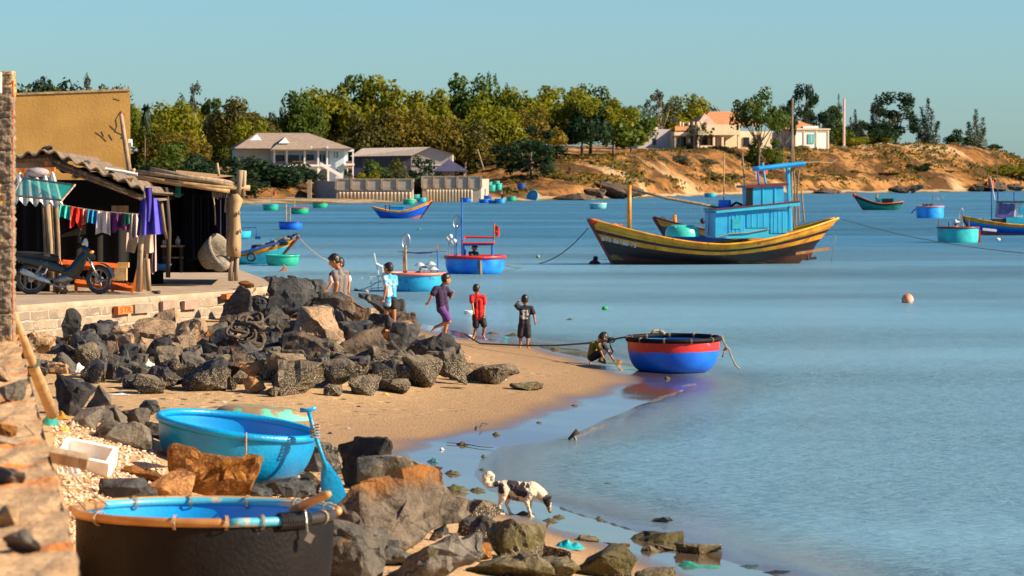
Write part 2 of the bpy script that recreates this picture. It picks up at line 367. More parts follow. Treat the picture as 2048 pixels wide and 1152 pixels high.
def hz(x, y):
    h = FAR_BVH.ray_cast(Vector((x, y, 90)), Vector((0, 0, -1))); return h[0].z if h[0] else 0.0
def far_at(px, Y, sink=0.0):
    x = (px - CX) / F * Y; return Vector((x, Y, hz(x, Y) - sink))
def far_mat():
    m = bpy.data.materials.new('headland_earth'); m.use_nodes = True; n = m.node_tree.nodes; l = m.node_tree.links; b = n['Principled BSDF']
    b.inputs['Roughness'].default_value = .9; b.inputs['Specular IOR Level'].default_value = .1
    ge = n.new('ShaderNodeNewGeometry'); sx = n.new('ShaderNodeSeparateXYZ'); l.new(ge.outputs['Position'], sx.inputs[0])
    def nz(sc, det=6, st=(1, 1, 1)):
        mp = n.new('ShaderNodeMapping'); mp.inputs['Scale'].default_value = st; l.new(ge.outputs['Position'], mp.inputs[0])
        t = n.new('ShaderNodeTexNoise'); t.inputs['Scale'].default_value = sc; t.inputs['Detail'].default_value = det; l.new(mp.outputs[0], t.inputs[0]); return t.outputs[0]
    def mr(s, a, c, lo=0, hi=1):
        t = n.new('ShaderNodeMapRange'); t.inputs[1].default_value = a; t.inputs[2].default_value = c; t.inputs[3].default_value = lo; t.inputs[4].default_value = hi; l.new(s, t.inputs[0]); return t.outputs[0]
    def mix(f, a, c):
        t = n.new('ShaderNodeMix'); t.data_type = 'RGBA'; l.new(f, t.inputs[0])
        if isinstance(a, tuple): t.inputs[6].default_value = (*a, 1)
        else: l.new(a, t.inputs[6])
        t.inputs[7].default_value = (*c, 1); return t.outputs[2]
    c = mix(mr(nz(.09, 8, (1, .4, 1)), .38, .62), (.19, .082, .022), (.32, .165, .058))
    c = mix(mr(nz(.16, 8, (1, .5, 2)), .48, .56), c, (.075, .036, .013))
    c = mix(mr(nz(.5, 6), .52, .62), c, (.075, .052, .015))
    c = mix(mr(nz(.035, 6), .57, .62), c, (.37, .25, .13))
    zz = n.new('ShaderNodeMath'); zz.operation = 'MULTIPLY_ADD'; zz.inputs[1].default_value = 1.1; l.new(nz(.12, 4), zz.inputs[0]); l.new(sx.outputs[2], zz.inputs[2])
    c = mix(mr(zz.outputs[0], 1.15, .95), c, (.30, .23, .15))
    c = mix(mr(zz.outputs[0], .78, .62), c, (.085, .075, .018))
    l.new(c, b.inputs['Base Color'])
    nb = nz(.7, 8)
    bp = n.new('ShaderNodeBump'); bp.inputs['Strength'].default_value = .9; bp.inputs['Distance'].default_value = .7; l.new(nb, bp.inputs['Height']); l.new(bp.outputs[0], b.inputs['Normal'])
    return m
hd = mb.build('terrain', far_mat(), smooth='all'); tag(hd, kind='structure')
# ================================================================== BOULDERS
def rock_mat(name, c1, c2, c3=None, t3=.58, barn=None, moss=None, top=None, scale=3.0):
    """stone with mottling, cracks, an optional coloured weathered top, barnacle crust and weed on the lower part"""
    if name in MC: return MC[name]
    m = pm(name, c1, c2, scale=scale, rough=.82, c3=c3, s3=scale * 1.6, t3=t3, e3=.10, spec=.25, hi=.62, lo=.40)
    n = m.node_tree.nodes; l = m.node_tree.links; b = n['Principled BSDF']
    col = b.inputs['Base Color'].links[0].from_socket
    tc = n.new('ShaderNodeTexCoord'); sx = n.new('ShaderNodeSeparateXYZ'); l.new(tc.outputs['Generated'], sx.inputs[0])
    def mr(s, a, c):
        t = n.new('ShaderNodeMapRange'); t.inputs[1].default_value = a; t.inputs[2].default_value = c; l.new(s, t.inputs[0]); return t.outputs[0]
    def mul(a, c):
        t = n.new('ShaderNodeMath'); t.operation = 'MULTIPLY'; l.new(a, t.inputs[0]); l.new(c, t.inputs[1]); return t.outputs[0]
    def mix(f, a, c):
        t = n.new('ShaderNodeMix'); t.data_type = 'RGBA'; l.new(f, t.inputs[0]); l.new(a, t.inputs[6]); t.inputs[7].default_value = (*c, 1); return t.outputs[2]
    wob = n.new('ShaderNodeTexNoise'); wob.inputs['Scale'].default_value = 3.2; wob.inputs['Detail'].default_value = 5; l.new(tc.outputs['Object'], wob.inputs[0])
    hz_ = n.new('ShaderNodeMath'); hz_.operation = 'MULTIPLY_ADD'; hz_.inputs[1].default_value = .55; l.new(wob.outputs[0], hz_.inputs[0]); l.new(sx.outputs[2], hz_.inputs[2])
    # hairline cracks
    vo = n.new('ShaderNodeTexVoronoi'); vo.feature = 'DISTANCE_TO_EDGE'; vo.inputs['Scale'].default_value = 2.3
    mpw = n.new('ShaderNodeMix'); mpw.data_type = 'VECTOR'; mpw.inputs[0].default_value = .35; l.new(tc.outputs['Object'], mpw.inputs[4]); l.new(wob.outputs[1], mpw.inputs[5]); l.new(mpw.outputs[1], vo.inputs[0])
    col = mix(mr(vo.outputs[0], .022, .0), col, tuple(x * .3 for x in c1))
    gr = n.new('ShaderNodeTexNoise'); gr.inputs['Scale'].default_value = 34; gr.inputs['Detail'].default_value = 8; l.new(tc.outputs['Object'], gr.inputs[0])
    col = mix(mul(mr(gr.outputs[0], .52, .62), mr(gr.outputs[0], 0, 1.4)), col, tuple(min(1, x * 2.0) for x in c1))
    if top: col = mix(mr(hz_.outputs[0], .98, 1.20), col, top)
    hgt = None
    if moss: col = mix(mul(mr(hz_.outputs[0], moss + .15, moss - .15), mr(gr.outputs[0], .40, .52)), col, (.075, .060, .014))
    if barn:
        vb = n.new('ShaderNodeTexVoronoi'); vb.inputs['Scale'].default_value = 44; vb.inputs['Randomness'].default_value = 1; l.new(tc.outputs['Object'], vb.inputs[0])
        rnd = n.new('ShaderNodeSeparateXYZ'); l.new(vb.outputs['Color'], rnd.inputs[0])
        msk = mr(hz_.outputs[0], barn + .10, barn - .05)
        col = mix(mul(msk, mr(rnd.outputs[1], .2, .3)), col, (.055, .042, .024))
        shell = mul(msk, mul(mr(vb.outputs[0], .46, .36), mr(rnd.outputs[0], .36, .42)))
        col = mix(shell, col, (.36, .30, .22))
        hgt = mul(msk, mr(vb.outputs[0], .6, .0))
    l.new(col, b.inputs['Base Color'])
    b1 = n.new('ShaderNodeBump'); b1.inputs['Strength'].default_value = 1.0; b1.inputs['Distance'].default_value = .055
    g2 = n.new('ShaderNodeTexNoise'); g2.inputs['Scale'].default_value = 9; g2.inputs['Detail'].default_value = 10; g2.inputs['Roughness'].default_value = .65; l.new(tc.outputs['Object'], g2.inputs[0])
    l.new(g2.outputs[0], b1.inputs['Height']); last = b1
    if hgt:
        b2 = n.new('ShaderNodeBump'); b2.inputs['Strength'].default_value = .9; b2.inputs['Distance'].default_value = .02; l.new(hgt, b2.inputs['Height']); l.new(b1.outputs[0], b2.inputs['Normal']); last = b2
    l.new(last.outputs[0], b.inputs['Normal'])
    return m
DK = ((.032, .034, .038), (.075, .074, .072)); GY = ((.06, .055, .048), (.13, .112, .092)); TN = ((.30, .205, .125), (.20, .125, .07)); OR = ((.38, .19, .07), (.22, .10, .035)); OC = ((.24, .10, .018), (.12, .048, .010))
RM = {
 'dark': rock_mat('dark_basalt', *DK, c3=(.13, .115, .09), t3=.60),
 'black': rock_mat('black_basalt', (.016, .016, .018), (.045, .043, .042), c3=(.10, .085, .06), t3=.62),
 'grey': rock_mat('grey_stone', *GY, c3=(.20, .13, .075), t3=.60),
 'slate': rock_mat('pale_grey_stone', (.10, .09, .076), (.18, .155, .125), c3=(.075, .068, .035), t3=.57),
 'tan': rock_mat('tan_stone', *TN, c3=(.09, .07, .055), t3=.60),
 'orange': rock_mat('orange_stone', *OR, c3=(.10, .065, .04), t3=.62),
 'ochre': rock_mat('ochre_stone', *OC, c3=(.06, .035, .015), t3=.60, scale=5),
 'brown': rock_mat('brown_stone', (.07, .05, .036), (.15, .10, .06), c3=(.03, .028, .027), t3=.5),
 'greyorange': rock_mat('grey_stone_with_orange', (.09, .08, .07), (.36, .19, .08), c3=(.05, .05, .05), t3=.56, scale=1.6),
 'sand': rock_mat('sandstone', (.34, .23, .13), (.25, .155, .08)),
 'barn': rock_mat('barnacled_stone', (.10, .082, .06), (.17, .135, .09), barn=1.02),
 'barnlow': rock_mat('half_barnacled_stone', (.19, .135, .085), (.11, .085, .06), barn=.72),
 'barndark': rock_mat('barnacled_basalt', *DK, barn=.86),
 'mossbarn': rock_mat('weedy_barnacled_stone', (.10, .085, .055), (.17, .14, .085), moss=1.0, barn=.62),
 'moss': rock_mat('weedy_dark_stone', (.03, .028, .022), (.06, .052, .03), moss=1.15, barn=.45),
 'big': rock_mat('orange_topped_stone', (.095, .075, .056), (.165, .13, .095), c3=(.05, .042, .03), t3=.54, top=(.26, .105, .02), barn=.40, scale=6),
}
def rock_mesh(seed, w_, h_, dpt, blocky=.5, mat=None, name='boulder'):
    rg = random.Random(seed); bm = bmesh.new()
    npt = rg.choice((9, 10, 12, 14))
    for i in range(npt):
        while True:
            v = Vector((rg.uniform(-1, 1), rg.uniform(-1, 1), rg.uniform(-1, 1)))
            if .55 < v.length < 1.25: break
        v.normalize(); e = 1 / max(abs(v.x), abs(v.y), abs(v.z)); v *= lerp(1, e, blocky) * rg.uniform(.82, 1.05)
        bm.verts.new((v.x, v.y, v.z))
    bmesh.ops.convex_hull(bm, input=bm.verts)
    bmesh.ops.delete(bm, geom=[v for v in bm.verts if not v.link_faces], context='VERTS')
    xs = [v.co.x for v in bm.verts]; ys = [v.co.y for v in bm.verts]; zs = [v.co.z for v in bm.verts]
    for v in bm.verts:
        v.co.x = ((v.co.x - min(xs)) / (max(xs) - min(xs)) - .5) * w_; v.co.y = ((v.co.y - min(ys)) / (max(ys) - min(ys)) - .5) * dpt; v.co.z = (v.co.z - min(zs)) / (max(zs) - min(zs)) * h_
    bmesh.ops.bevel(bm, geom=bm.edges[:] , offset=.018 * min(w_, h_), segments=1, affect='EDGES', clamp_overlap=True)
    bmesh.ops.triangulate(bm, faces=bm.faces)
    size = (w_ + h_ + dpt) / 3
    for k in range(3 if size > .5 else 2):
        bmesh.ops.subdivide_edges(bm, edges=[e for e in bm.edges if e.calc_length() > size * .10], cuts=1, use_grid_fill=False)
        bmesh.ops.triangulate(bm, faces=bm.faces)
    bm.normal_update(); off = Vector((seed * 3.7, seed * 1.3, 0))
    for v in bm.verts:
        q = v.co / size
        a = .040 * noise.noise(q * 2.2 + off) + .028 * noise.noise(q * 5 + off) + .030 * (.5 - abs(noise.noise(q * 4.5 + off)))
        c_ = q * 2.6 + off; c_ = c_ + Vector((.3 * noise.noise(c_ * 1.7), .3 * noise.noise(c_ * 1.7 + Vector((9, 0, 0))), 0)); a += .050 * (noise.cell(c_) - .2)
        v.co += v.normal * a * size
    me = bpy.data.meshes.new(name); bm.to_mesh(me); bm.free(); me.materials.append(mat)
    me.polygons.foreach_set('use_smooth', [True] * len(me.polygons)); me.set_sharp_from_angle(angle=R(17))
    return me
SEED = [100]
PILE = ''
def rock(cx, yb, w_, h_, mt, label, z=None, blocky=.45, dep=.85, name='boulder', group=None, Y=None):
    SEED[0] += 1
    g = ground_at(cx, yb - h_ * .10) if Y is None else P(cx, yb, Y)
    if z is not None: g = G(cx, yb - h_ * .08, z)
    s = 1 / ppm(g.y); k_ = 1.10 if group == PILE else 1.06; W_, H_ = w_ * s * k_, h_ * s * k_
    me = rock_mesh(SEED[0], W_ * 1.06, H_ * 1.12, max(W_, H_ * .8) * dep, blocky, RM[mt], name)
    o = bpy.data.objects.new(name, me); COL.objects.link(o)
    o.location = (g.x, g.y + W_ * .2, g.z - H_ * .12)
    rg = random.Random(SEED[0]); o.rotation_euler = (0, rg.uniform(-.12, .12), rg.uniform(-.15, .15))
    return tag(o, label, 'boulder' if name == 'boulder' else 'stone', group)
PILE_X = 0
PILE = 'boulders of the rock pile below the huts'
for r in [
 (475,652,55,68,'dark',"smooth dark boulder leaning on the corner of the brick wall"),
 (507,640,28,50,'tan',"narrow tan rock wedged beside the brick wall's corner boulder"),
 (573,652,78,78,'dark',"tall dark grey boulder near the top of the pile, sharp crested"),
 (547,682,54,56,'grey',"grey angular boulder under the tall sharp-crested dark boulder"),
 (611,608,70,44,'dark',"black peaked boulder topmost of the pile against the water"),
 (625,634,54,46,'dark',"dark boulder just under the topmost peaked black boulder"),
 (640,702,96,76,'tan',"broad tan pyramid-shaped boulder in the middle of the pile"),
 (668,678,46,48,'grey',"grey boulder squeezed between the tan pyramid and the orange-faced boulder"),
 (686,662,90,66,'greyorange',"large grey boulder with orange sunlit face below the man in grey shirt"),
 (738,662,30,38,'tan',"small brown boulder touching the orange-faced boulder's lower end"),
 (760,658,82,54,'dark',"big smooth dark boulder at the feet of the boy in blue jersey"),
 (715,702,68,50,'dark',"jagged black boulder below the orange-faced boulder"),
 (776,672,52,20,'orange',"flat orange stone lying under the smooth dark boulder"),
 (772,693,54,27,'orange',"orange wedge-shaped rock between black rocks on the seaward slope"),
 (800,712,54,54,'dark',"upright dark boulder beside the long black slab"),
 (880,730,110,50,'black',"long black slab boulder at the seaward end, below the running boy"),
 (840,720,40,40,'grey',"grey boulder leaning on the inner end of the long black slab"),
 (712,742,106,74,'brown',"big brown triangular boulder with a shadowed face mid slope"),
 (608,738,106,58,'brown',"long dark brown boulder below the tan pyramid boulder"),
 (500,724,48,34,'dark',"dark boulder under the coil of old rope"),
 (455,722,46,26,'grey',"low grey stone in front of the coil of old rope"),
 (535,737,60,36,'grey',"flat-topped grey boulder beside the yellow weed tuft"),
 (507,762,50,36,'orange',"small orange-capped boulder low in the pile"),
 (506,789,46,29,'orange',"orange stone at the sandy foot of the pile"),
 (457,782,32,25,'barn',"small barnacled round stone at the sandy foot of the pile"),
 (543,796,28,21,'barn',"smallest barnacled stone beside the biggest barnacled boulder"),
 (600,797,98,70,'barn',"biggest barnacled boulder at the foot of the pile, blunt topped"),
 (565,767,78,52,'barnlow',"half-barnacled tan boulder right above the biggest barnacled boulder"),
 (590,737,66,30,'grey',"low grey boulder wedged below the long dark brown boulder"),
 (645,772,38,46,'barn',"narrow barnacled boulder behind the biggest barnacled one"),
 (682,785,68,54,'barn',"rounded barnacled boulder seaward of the biggest barnacled one"),
 (666,794,34,21,'barn',"little barnacled lump lying on the sand in front of rounded boulders"),
 (730,794,60,38,'barn',"dark round barnacled boulder out on the sand edge"),
 (694,754,78,34,'brown',"low brown rock behind the rounded barnacled boulder"),
 (770,758,106,52,'barn',"wide sloping barnacled rock below the triangular brown boulder"),
 (786,788,62,27,'barn',"flat barnacled ledge rock on the sand"),
 (810,770,78,46,'barn',"sloped barnacled boulder above the flat ledge rock"),
 (848,782,70,64,'barn',"tall wedge of barnacled rock close to the seaward end"),
 (905,774,64,62,'barn',"steep barnacled rock below the long black slab"),
 (885,730,56,28,'grey',"weathered grey rock in front of the long black slab"),
 (920,742,42,32,'tan',"pale tan rock at the tip of the long black slab"),
 (942,766,46,34,'barnlow',"brown half-barnacled stone second from the seaward tip"),
 (995,774,80,40,'barn',"outermost ridge of barnacled rock pointing to the sea"),
 (1053,782,60,14,'mossbarn',"flat weed-covered stone lying alone on the sand past the pile"),
 (536,586,44,28,'grey',"grey square rock on the platform edge beside the water"),
 (533,594,26,13,'orange',"yellowish cobble on the end of the brick platform"),
 (645,655,40,40,'dark',"dark rock filling the gap above the tan pyramid boulder"),
 (590,690,40,34,'brown',"brown rock at the shoulder of the tan pyramid boulder"),
 (530,700,40,30,'dark',"small black rock beside the yellow weed tuft"),
 (430,690,44,40,'grey',"grey rock against the brick wall behind the rope coil"),
 (660,720,40,34,'dark',"dark rock between the tan pyramid and the triangular boulder"),
 (755,715,44,36,'grey',"grey rock in the hollow beside the upright dark boulder"),
 (70,690,60,56,'dark',"dark pointed boulder nearest the rusty pillar"),
 (131,692,56,64,'black',"tall black boulder against the wall below the motorbike"),
 (97,670,40,34,'grey',"pale grey stone between the pointed and the tall black boulders"),
 (172,730,80,58,'dark',"broad dark boulder in front of the tall black one"),
 (192,699,64,44,'dark',"dark rock leaning against the brick wall behind the broad dark boulder"),
 (226,764,52,56,'grey',"grey boulder with a flat sunlit face beside the plastic bags"),
 (242,732,36,28,'dark',"small dark rock above the flat-faced grey boulder"),
 (262,730,38,36,'dark',"blocky dark rock beside the litter of bags"),
 (288,718,38,38,'tan',"little tan boulder leaning under the big tan boulder by the wall"),
 (250,685,30,17,'grey',"flat grey stone lying close to the brick wall"),
 (312,704,90,70,'tan',"big tan boulder leaning on the brick wall"),
 (332,729,40,34,'tan',"pale wedge-shaped stone under the big tan wall boulder"),
 (384,716,58,62,'tan',"upright squared tan block beside the brick wall"),
 (419,690,25,25,'ochre',"round ochre cobble beside the squared tan block"),
 (372,737,68,36,'grey',"low grey boulder under the squared tan block"),
 (444,759,84,54,'brown',"long dark brown slab tilted towards the sand"),
 (402,788,88,58,'barndark',"dark-topped barnacled boulder at the foot of the pile"),
 (322,784,78,42,'barndark',"reddish-topped barnacled ledge under the litter of bags"),
 (297,791,56,33,'barn',"pale barnacled rock at the end of the pile near the sand"),
 (262,780,30,26,'barndark',"small dark barnacled stone beside the pale barnacled rock"),
 (75,714,66,42,'sand',"sandy-coloured flat rock behind the leaning bamboo pole"),
 (86,737,52,24,'sand',"low sandstone rock under the flat sandy-coloured rock"),
 (115,750,40,22,'sand',"sandstone lump at the edge of the strip of sand"),
 (350,760,46,34,'dark',"dark rock above the reddish-topped barnacled ledge"),
 (210,690,40,30,'grey',"grey rock tight under the brick wall near the flat grey stone"),
 (150,735,40,30,'black',"black rock in the gap beside the broad dark boulder"),
]:
    rock(*r, group=PILE, blocky=.62 if 'squared' in r[5] else .45)
BANK = 'rocks of the near bank round the basket boats'
for r in [
 (135,838,84,82,'black',"big black boulder beside the foot of the bamboo pole"),
 (162,802,56,38,'grey',"grey mossy boulder behind the big black boulder"),
 (196,824,52,46,'grey',"rough grey boulder between the black boulder and the sand"),
 (178,862,56,44,'slate',"pale grey boulder with a flat tilted top beside shell litter"),
 (217,852,42,36,'grey',"small grey cracked boulder next to the tilted pale one"),
 (241,857,26,38,'slate',"upright thin grey stone beside the cracked boulder"),
 (270,864,58,46,'grey',"brown-grey boulder behind the turquoise basket boat's end"),
 (300,832,40,30,'dark',"dark crested rock at the sand beside the turquoise basket boat"),
 (308,885,42,36,'grey',"grey boulder touching the turquoise basket boat's hull"),
 (243,895,108,44,'slate',"long flat grey slab edging the shell litter"),
 (250,1012,106,50,'dark',"dark boulder tangled with green net behind the black basket boat"),
 (343,1008,92,58,'orange',"clean orange angular boulder behind the black basket boat"),
 (424,1004,164,90,'ochre',"large rough ochre boulder between the two basket boats"),
 (285,962,82,24,'ochre',"low ochre stone half buried in shell litter"),
 (632,957,84,62,'slate',"light grey boulder under the turquoise basket boat's paddle"),
 (715,987,106,100,'black',"black craggy boulder beside the paddle blade"),
 (575,1002,102,38,'dark',"flat dark rock under the turquoise basket boat"),
 (622,988,48,36,'tan',"small tan stone between the two basket boats near the paddle"),
 (500,1006,72,30,'dark',"dark low stone behind the black basket boat's rim"),
 (805,1010,152,88,'slate',"wide pale grey boulder behind the orange-topped boulder"),
 (722,965,52,20,'tan',"narrow buff stone lodged on the black craggy boulder"),
 (812,1120,246,150,'big',"largest boulder, orange topped and rough grey below"),
 (955,1057,94,46,'barn',"barnacle-covered flat rock under the dog's hind feet"),
 (938,1078,46,40,'barndark',"small dark barnacled rock below the flat barnacle-covered one"),
 (1040,1134,112,88,'mossbarn',"pointed weedy boulder below the dog"),
 (970,1104,58,62,'barndark',"black barnacled rock in the shade of the pointed weedy boulder"),
 (955,1128,52,40,'ochre',"ochre weed-covered stone at the largest boulder's foot"),
 (868,1178,192,84,'slate',"broad grey boulder cut by the frame under the largest boulder"),
 (705,1172,132,116,'grey',"grey boulder beside the black basket boat's hull"),
 (805,1138,78,40,'grey',"small grey boulder in front of the largest boulder"),
 (1035,1164,172,48,'mossbarn',"long ochre weedy rock along the lower edge"),
 (1110,1164,92,42,'mossbarn',"weedy rock beside the long dark mossy block"),
 (1205,1164,122,58,'moss',"long dark mossy block at the lower edge"),
 (1310,1168,72,26,'mossbarn',"mossy rock closest to the green net in the shallows"),
 (1110,1124,62,36,'barn',"barnacled stone between the pointed boulder and the teal bag"),
]:
    rock(*r, group=BANK, blocky=.3 if 'slab' in r[5] else .45)
for r in [
 (1172,1100,50,25,'mossbarn',"weedy round stone beside the teal bag"),
 (1312,1088,100,18,'moss',"smooth flat rock with a wave breaking behind it"),
 (1397,1111,86,22,'mossbarn',"dome of dark weed and stone at the water's edge"),
 (1300,1113,38,19,'mossbarn',"small weedy stone before the weed dome"),
 (1330,1106,36,15,'mossbarn',"tiny weedy stone touching the weed dome"),
 (1217,1100,38,13,'moss',"thin dark rock beside the ochre stone on wet sand"),
 (1240,1102,36,13,'ochre',"small ochre stone on wet sand"),
 (1325,1046,42,9,'dark',"dark stone just breaking the surface offshore of the dog"),
 (1800//1,1152+20,70,16,'moss',"dark stone"),
][:-1]:
    rock(*r, z=.0, name='shore_stone', group='small stones in the wash')
rg = random.Random(55); nf = 0
while nf < 190:
    px = rg.uniform(440, 900) if nf < 120 else rg.uniform(60, 440); py = rg.uniform(610, 780) if nf < 120 else rg.uniform(672, 775)
    if py > interp([(440, 770), (600, 785), (820, 775), (900, 740)], px) or py < interp([(440, 690), (500, 660), (560, 600), (640, 610), (760, 660), (900, 700)], px): nf += .02; continue
    w_ = rg.uniform(24, 54); rock(px, py, w_, w_ * rg.uniform(.6, 1.05), rg.choice(('dark', 'grey', 'black', 'brown', 'grey', 'tan', 'barnlow', 'dark')) if py < 735 else rg.choice(('barn', 'barndark', 'barn', 'grey')), "small angular rock filling a gap between the boulders of the pile", name='rock', group='small rocks filling gaps in the boulder pile'); nf += 1
rg = random.Random(56)
for i in range(34):
    px = rg.uniform(650, 1000); py = rg.uniform(1015, 1120) if px > 760 else rg.uniform(930, 1010); w_ = rg.uniform(18, 40)
    rock(px, py, w_, w_ * rg.uniform(.5, .9), rg.choice(('dark', 'grey', 'barndark', 'slate', 'mossbarn')), "small broken rock lying between the big boulders of the near bank", name='rock', group='small rocks between the near boulders')
# rust-brown weed tuft, coil of old rope on the pile
def tuft(px, py, size, mat, label, name, n=70, cat='plant'):
    g = ground_at(px, py); rg = random.Random(px); mb = MB()
    for i in range(n):
        a = rg.uniform(0, 6.28); el = rg.uniform(.15, 1.4); L = size * rg.uniform(.5, 1)
        d = Vector((math.cos(a) * math.cos(el), math.sin(a) * math.cos(el), math.sin(el)))
        p = Vector((rg.gauss(0, .2), rg.gauss(0, .2), 0)) * size
        mb.tube([p, p + d * L * .5, p + d * L + Vector((0, 0, -.2 * L))], [.008, .006, .002], 3)
    o = mb.build(name, mat, loc=g + Vector((0, -.25, .12))); return tag(o, label, cat)
weedm = pm('dry_orange_weed', (.40, .17, .02), (.25, .09, .01), scale=9)
tuft(542, 700, .34, weedm, "rusty orange tuft of dry weed among the boulders", 'weed_tuft', 110)
# ================================================================== BASKET BOATS
def paint(name, c, worn=(.10, .08, .06), rough=.38, t=.66, c2=None, s3=6.0, coat=.0, bump=.12):
    return pm(name, c, c2 or tuple(x * .78 for x in c), scale=2.2, rough=rough, c3=worn, s3=s3, t3=t, bump=bump, bscale=30, spec=.45, coat=coat)
TURQ = (.004, .36, .60); BLUE = (.006, .10, .62); SKYB = (.02, .33, .72); TEAL = (.02, .42, .36); GRN = (.01, .42, .22); RED = (.62, .025, .02); SALM = (.72, .22, .17); YEL = (.82, .36, .012)
bamboo = pm('bamboo_pole', (.46, .30, .14), (.30, .18, .075), scale=6, rough=.6, stretch=(1, 1, 1))
driftw = pm('grey_brown_wood', (.26, .18, .11), (.13, .085, .05), scale=5, rough=.8, bump=.5, bscale=22, stretch=(3, 3, .6), c3=(.38, .30, .20), t3=.62)
ropem = pm('old_rope', (.40, .30, .19), (.22, .16, .10), scale=30, rough=.9, bump=.6, bscale=70)
darkrope = pm('dark_wet_rope', (.05, .07, .06), (.09, .09, .07), scale=30, rough=.9)
blackm = pm('black_rubber', (.012, .012, .013), (.025, .024, .024), scale=8, rough=.55)
whitem = pm('white_plastic', (.72, .71, .68), (.60, .59, .56), scale=6, rough=.5)
steel = pm('dull_steel', (.35, .36, .37), (.22, .22, .23), scale=12, rough=.35, metal=.8)
flagred = pm('red_cloth', (.75, .03, .015), (.55, .02, .01), scale=4, rough=.8)
skin = pm('sunlit_skin', (.40, .17, .075), (.30, .12, .05), scale=7, rough=.5, spec=.35)
hairm = pm('black_hair', (.006, .005, .005), (.016, .013, .011), scale=40, rough=.45, stretch=(1, 1, .2))
def bowl_profile(Rm, h, n=14, base=.50, p=2.3):
    pr = [(0.001, 0)]
    for i in range(n + 1):
        t = i / n; a = t * math.pi / 2
        pr.append((Rm * (base + (1 - base) * math.sin(a) ** (2 / p)), h * (1 - math.cos(a) ** (2 / p))))
    return pr
def coracle(loc, D, h, hull, inner, rim, label, rot=(0, 0, 0), rim_r=.04, group=None, bands=None, ties=None, ry=1.0, base=.50, p=2.3, n=48, cat='basket boat', small=False):
    t = thing('basket_boat', label, cat, loc, rot=rot, group=group); Rm = D / 2 - rim_r
    M = Matrix.Diagonal((1, ry, 1)); k = n if not small else 24
    pr = bowl_profile(Rm, h, 8 if small else 20, base, p)
    if bands:                                     # painted bands from the top down: [(fraction of height from which it starts, material index)]
        mb = MB(); vs = []
        mb.lathe(pr, k, M=M)
        for i, f in enumerate(mb.f):
            zc = sum(mb.v[q][2] for q in f) / len(f) / h
            for (fr, mi) in bands:
                if zc > fr: mb.m[i] = mi; break
        mb.build('hull', hull, t, smooth=True)
    else: MB().lathe(pr, k, M=M).build('hull', hull, t, smooth='all')
    pin = [(max(.001, r - .02), z + .025) for r, z in pr if z < h * .995] + [(Rm - .012, h)]
    MB().lathe(list(reversed(pin)), k, M=M).build('inner_lining', inner, t, smooth='all')
    ring = [Vector((Rm * math.cos(2 * math.pi * i / k), Rm * ry * math.sin(2 * math.pi * i / k), h)) for i in range(k)]
    MB().tube(ring, rim_r, 6 if small else 10, closed=True).build('rim', rim, t, smooth='all')
    if ties:
        mb = MB()
        for i in range(ties):
            a = 2 * math.pi * (i + .3) / ties; c = Vector((Rm * math.cos(a), Rm * ry * math.sin(a), h)); e = Vector((-math.sin(a), math.cos(a), 0)); o = Vector((math.cos(a), math.sin(a), 0))
            for s_ in (-.012, .012):
                mb.tube([c + e * s_ + (o * math.cos(b) + Vector((0, 0, math.sin(b)))) * (rim_r + .006) for b in [2 * math.pi * q / 10 for q in range(10)]], .006, 4, closed=True)
        mb.build('lashing_rope', ropem, t)
    return t
M_turq = paint('turquoise_paint', (.001, .33, .64), c2=(.001, .21, .50), worn=(.20, .30, .30), t=.74, s3=7, rough=.33, bump=.35)
M_turq_in = paint('bright_blue_lining', (.003, .30, .74), worn=(.02, .45, .75), t=.70)
M_blue = paint('deep_blue_paint', BLUE, c2=(.004, .15, .70), worn=(.03, .30, .75), t=.72)
M_red = paint('red_paint', RED, worn=(.45, .12, .35), t=.63, s3=9)
M_black = paint('black_tar', (.003, .0022, .0025), c2=(.009, .007, .007), worn=(.06, .05, .05), t=.70, s3=5, rough=.62, bump=.4)
M_black.node_tree.nodes['Principled BSDF'].inputs['Specular IOR Level'].default_value = .15
M_sky = paint('sky_blue_paint', SKYB, worn=(.05, .25, .45), t=.66)
M_cyan = paint('cyan_paint', (.02, .42, .60), worn=(.06, .28, .36), t=.64)
M_teal = paint('teal_paint', TEAL, worn=(.05, .22, .22), t=.62)
M_green = paint('green_paint', GRN, worn=(.03, .2, .14), t=.62)
M_pale = paint('pale_aqua_paint', (.16, .50, .52), worn=(.2, .3, .3), t=.62)
M_salm = paint('salmon_paint', SALM, worn=(.3, .12, .1), t=.6)
M_yel = paint('yellow_paint', YEL, worn=(.35, .12, .02), t=.62, c2=(.58, .20, .010))
M_dkblue = paint('navy_paint', (.012, .06, .30), worn=(.03, .10, .3), t=.66)
M_brownred = paint('oxide_paint', (.17, .025, .018), worn=(.08, .05, .03), t=.58)
M_white = paint('white_paint', (.70, .70, .68), worn=(.4, .36, .3), t=.64)
# red and blue basket boat half on the tip of the beach
Y0 = 72.0; c = P(1347, 742, Y0)
rb = coracle((c.x, Y0, -.01), 2.0, .70, [M_blue, M_red], M_turq_in, M_black, "red and blue basket boat with black rim beached at the sand tip", rim_r=.05, bands=[(.66, 1), (-1, 0)], ties=11, rot=(R(1), R(-.4), .3), base=.52, p=2.6)
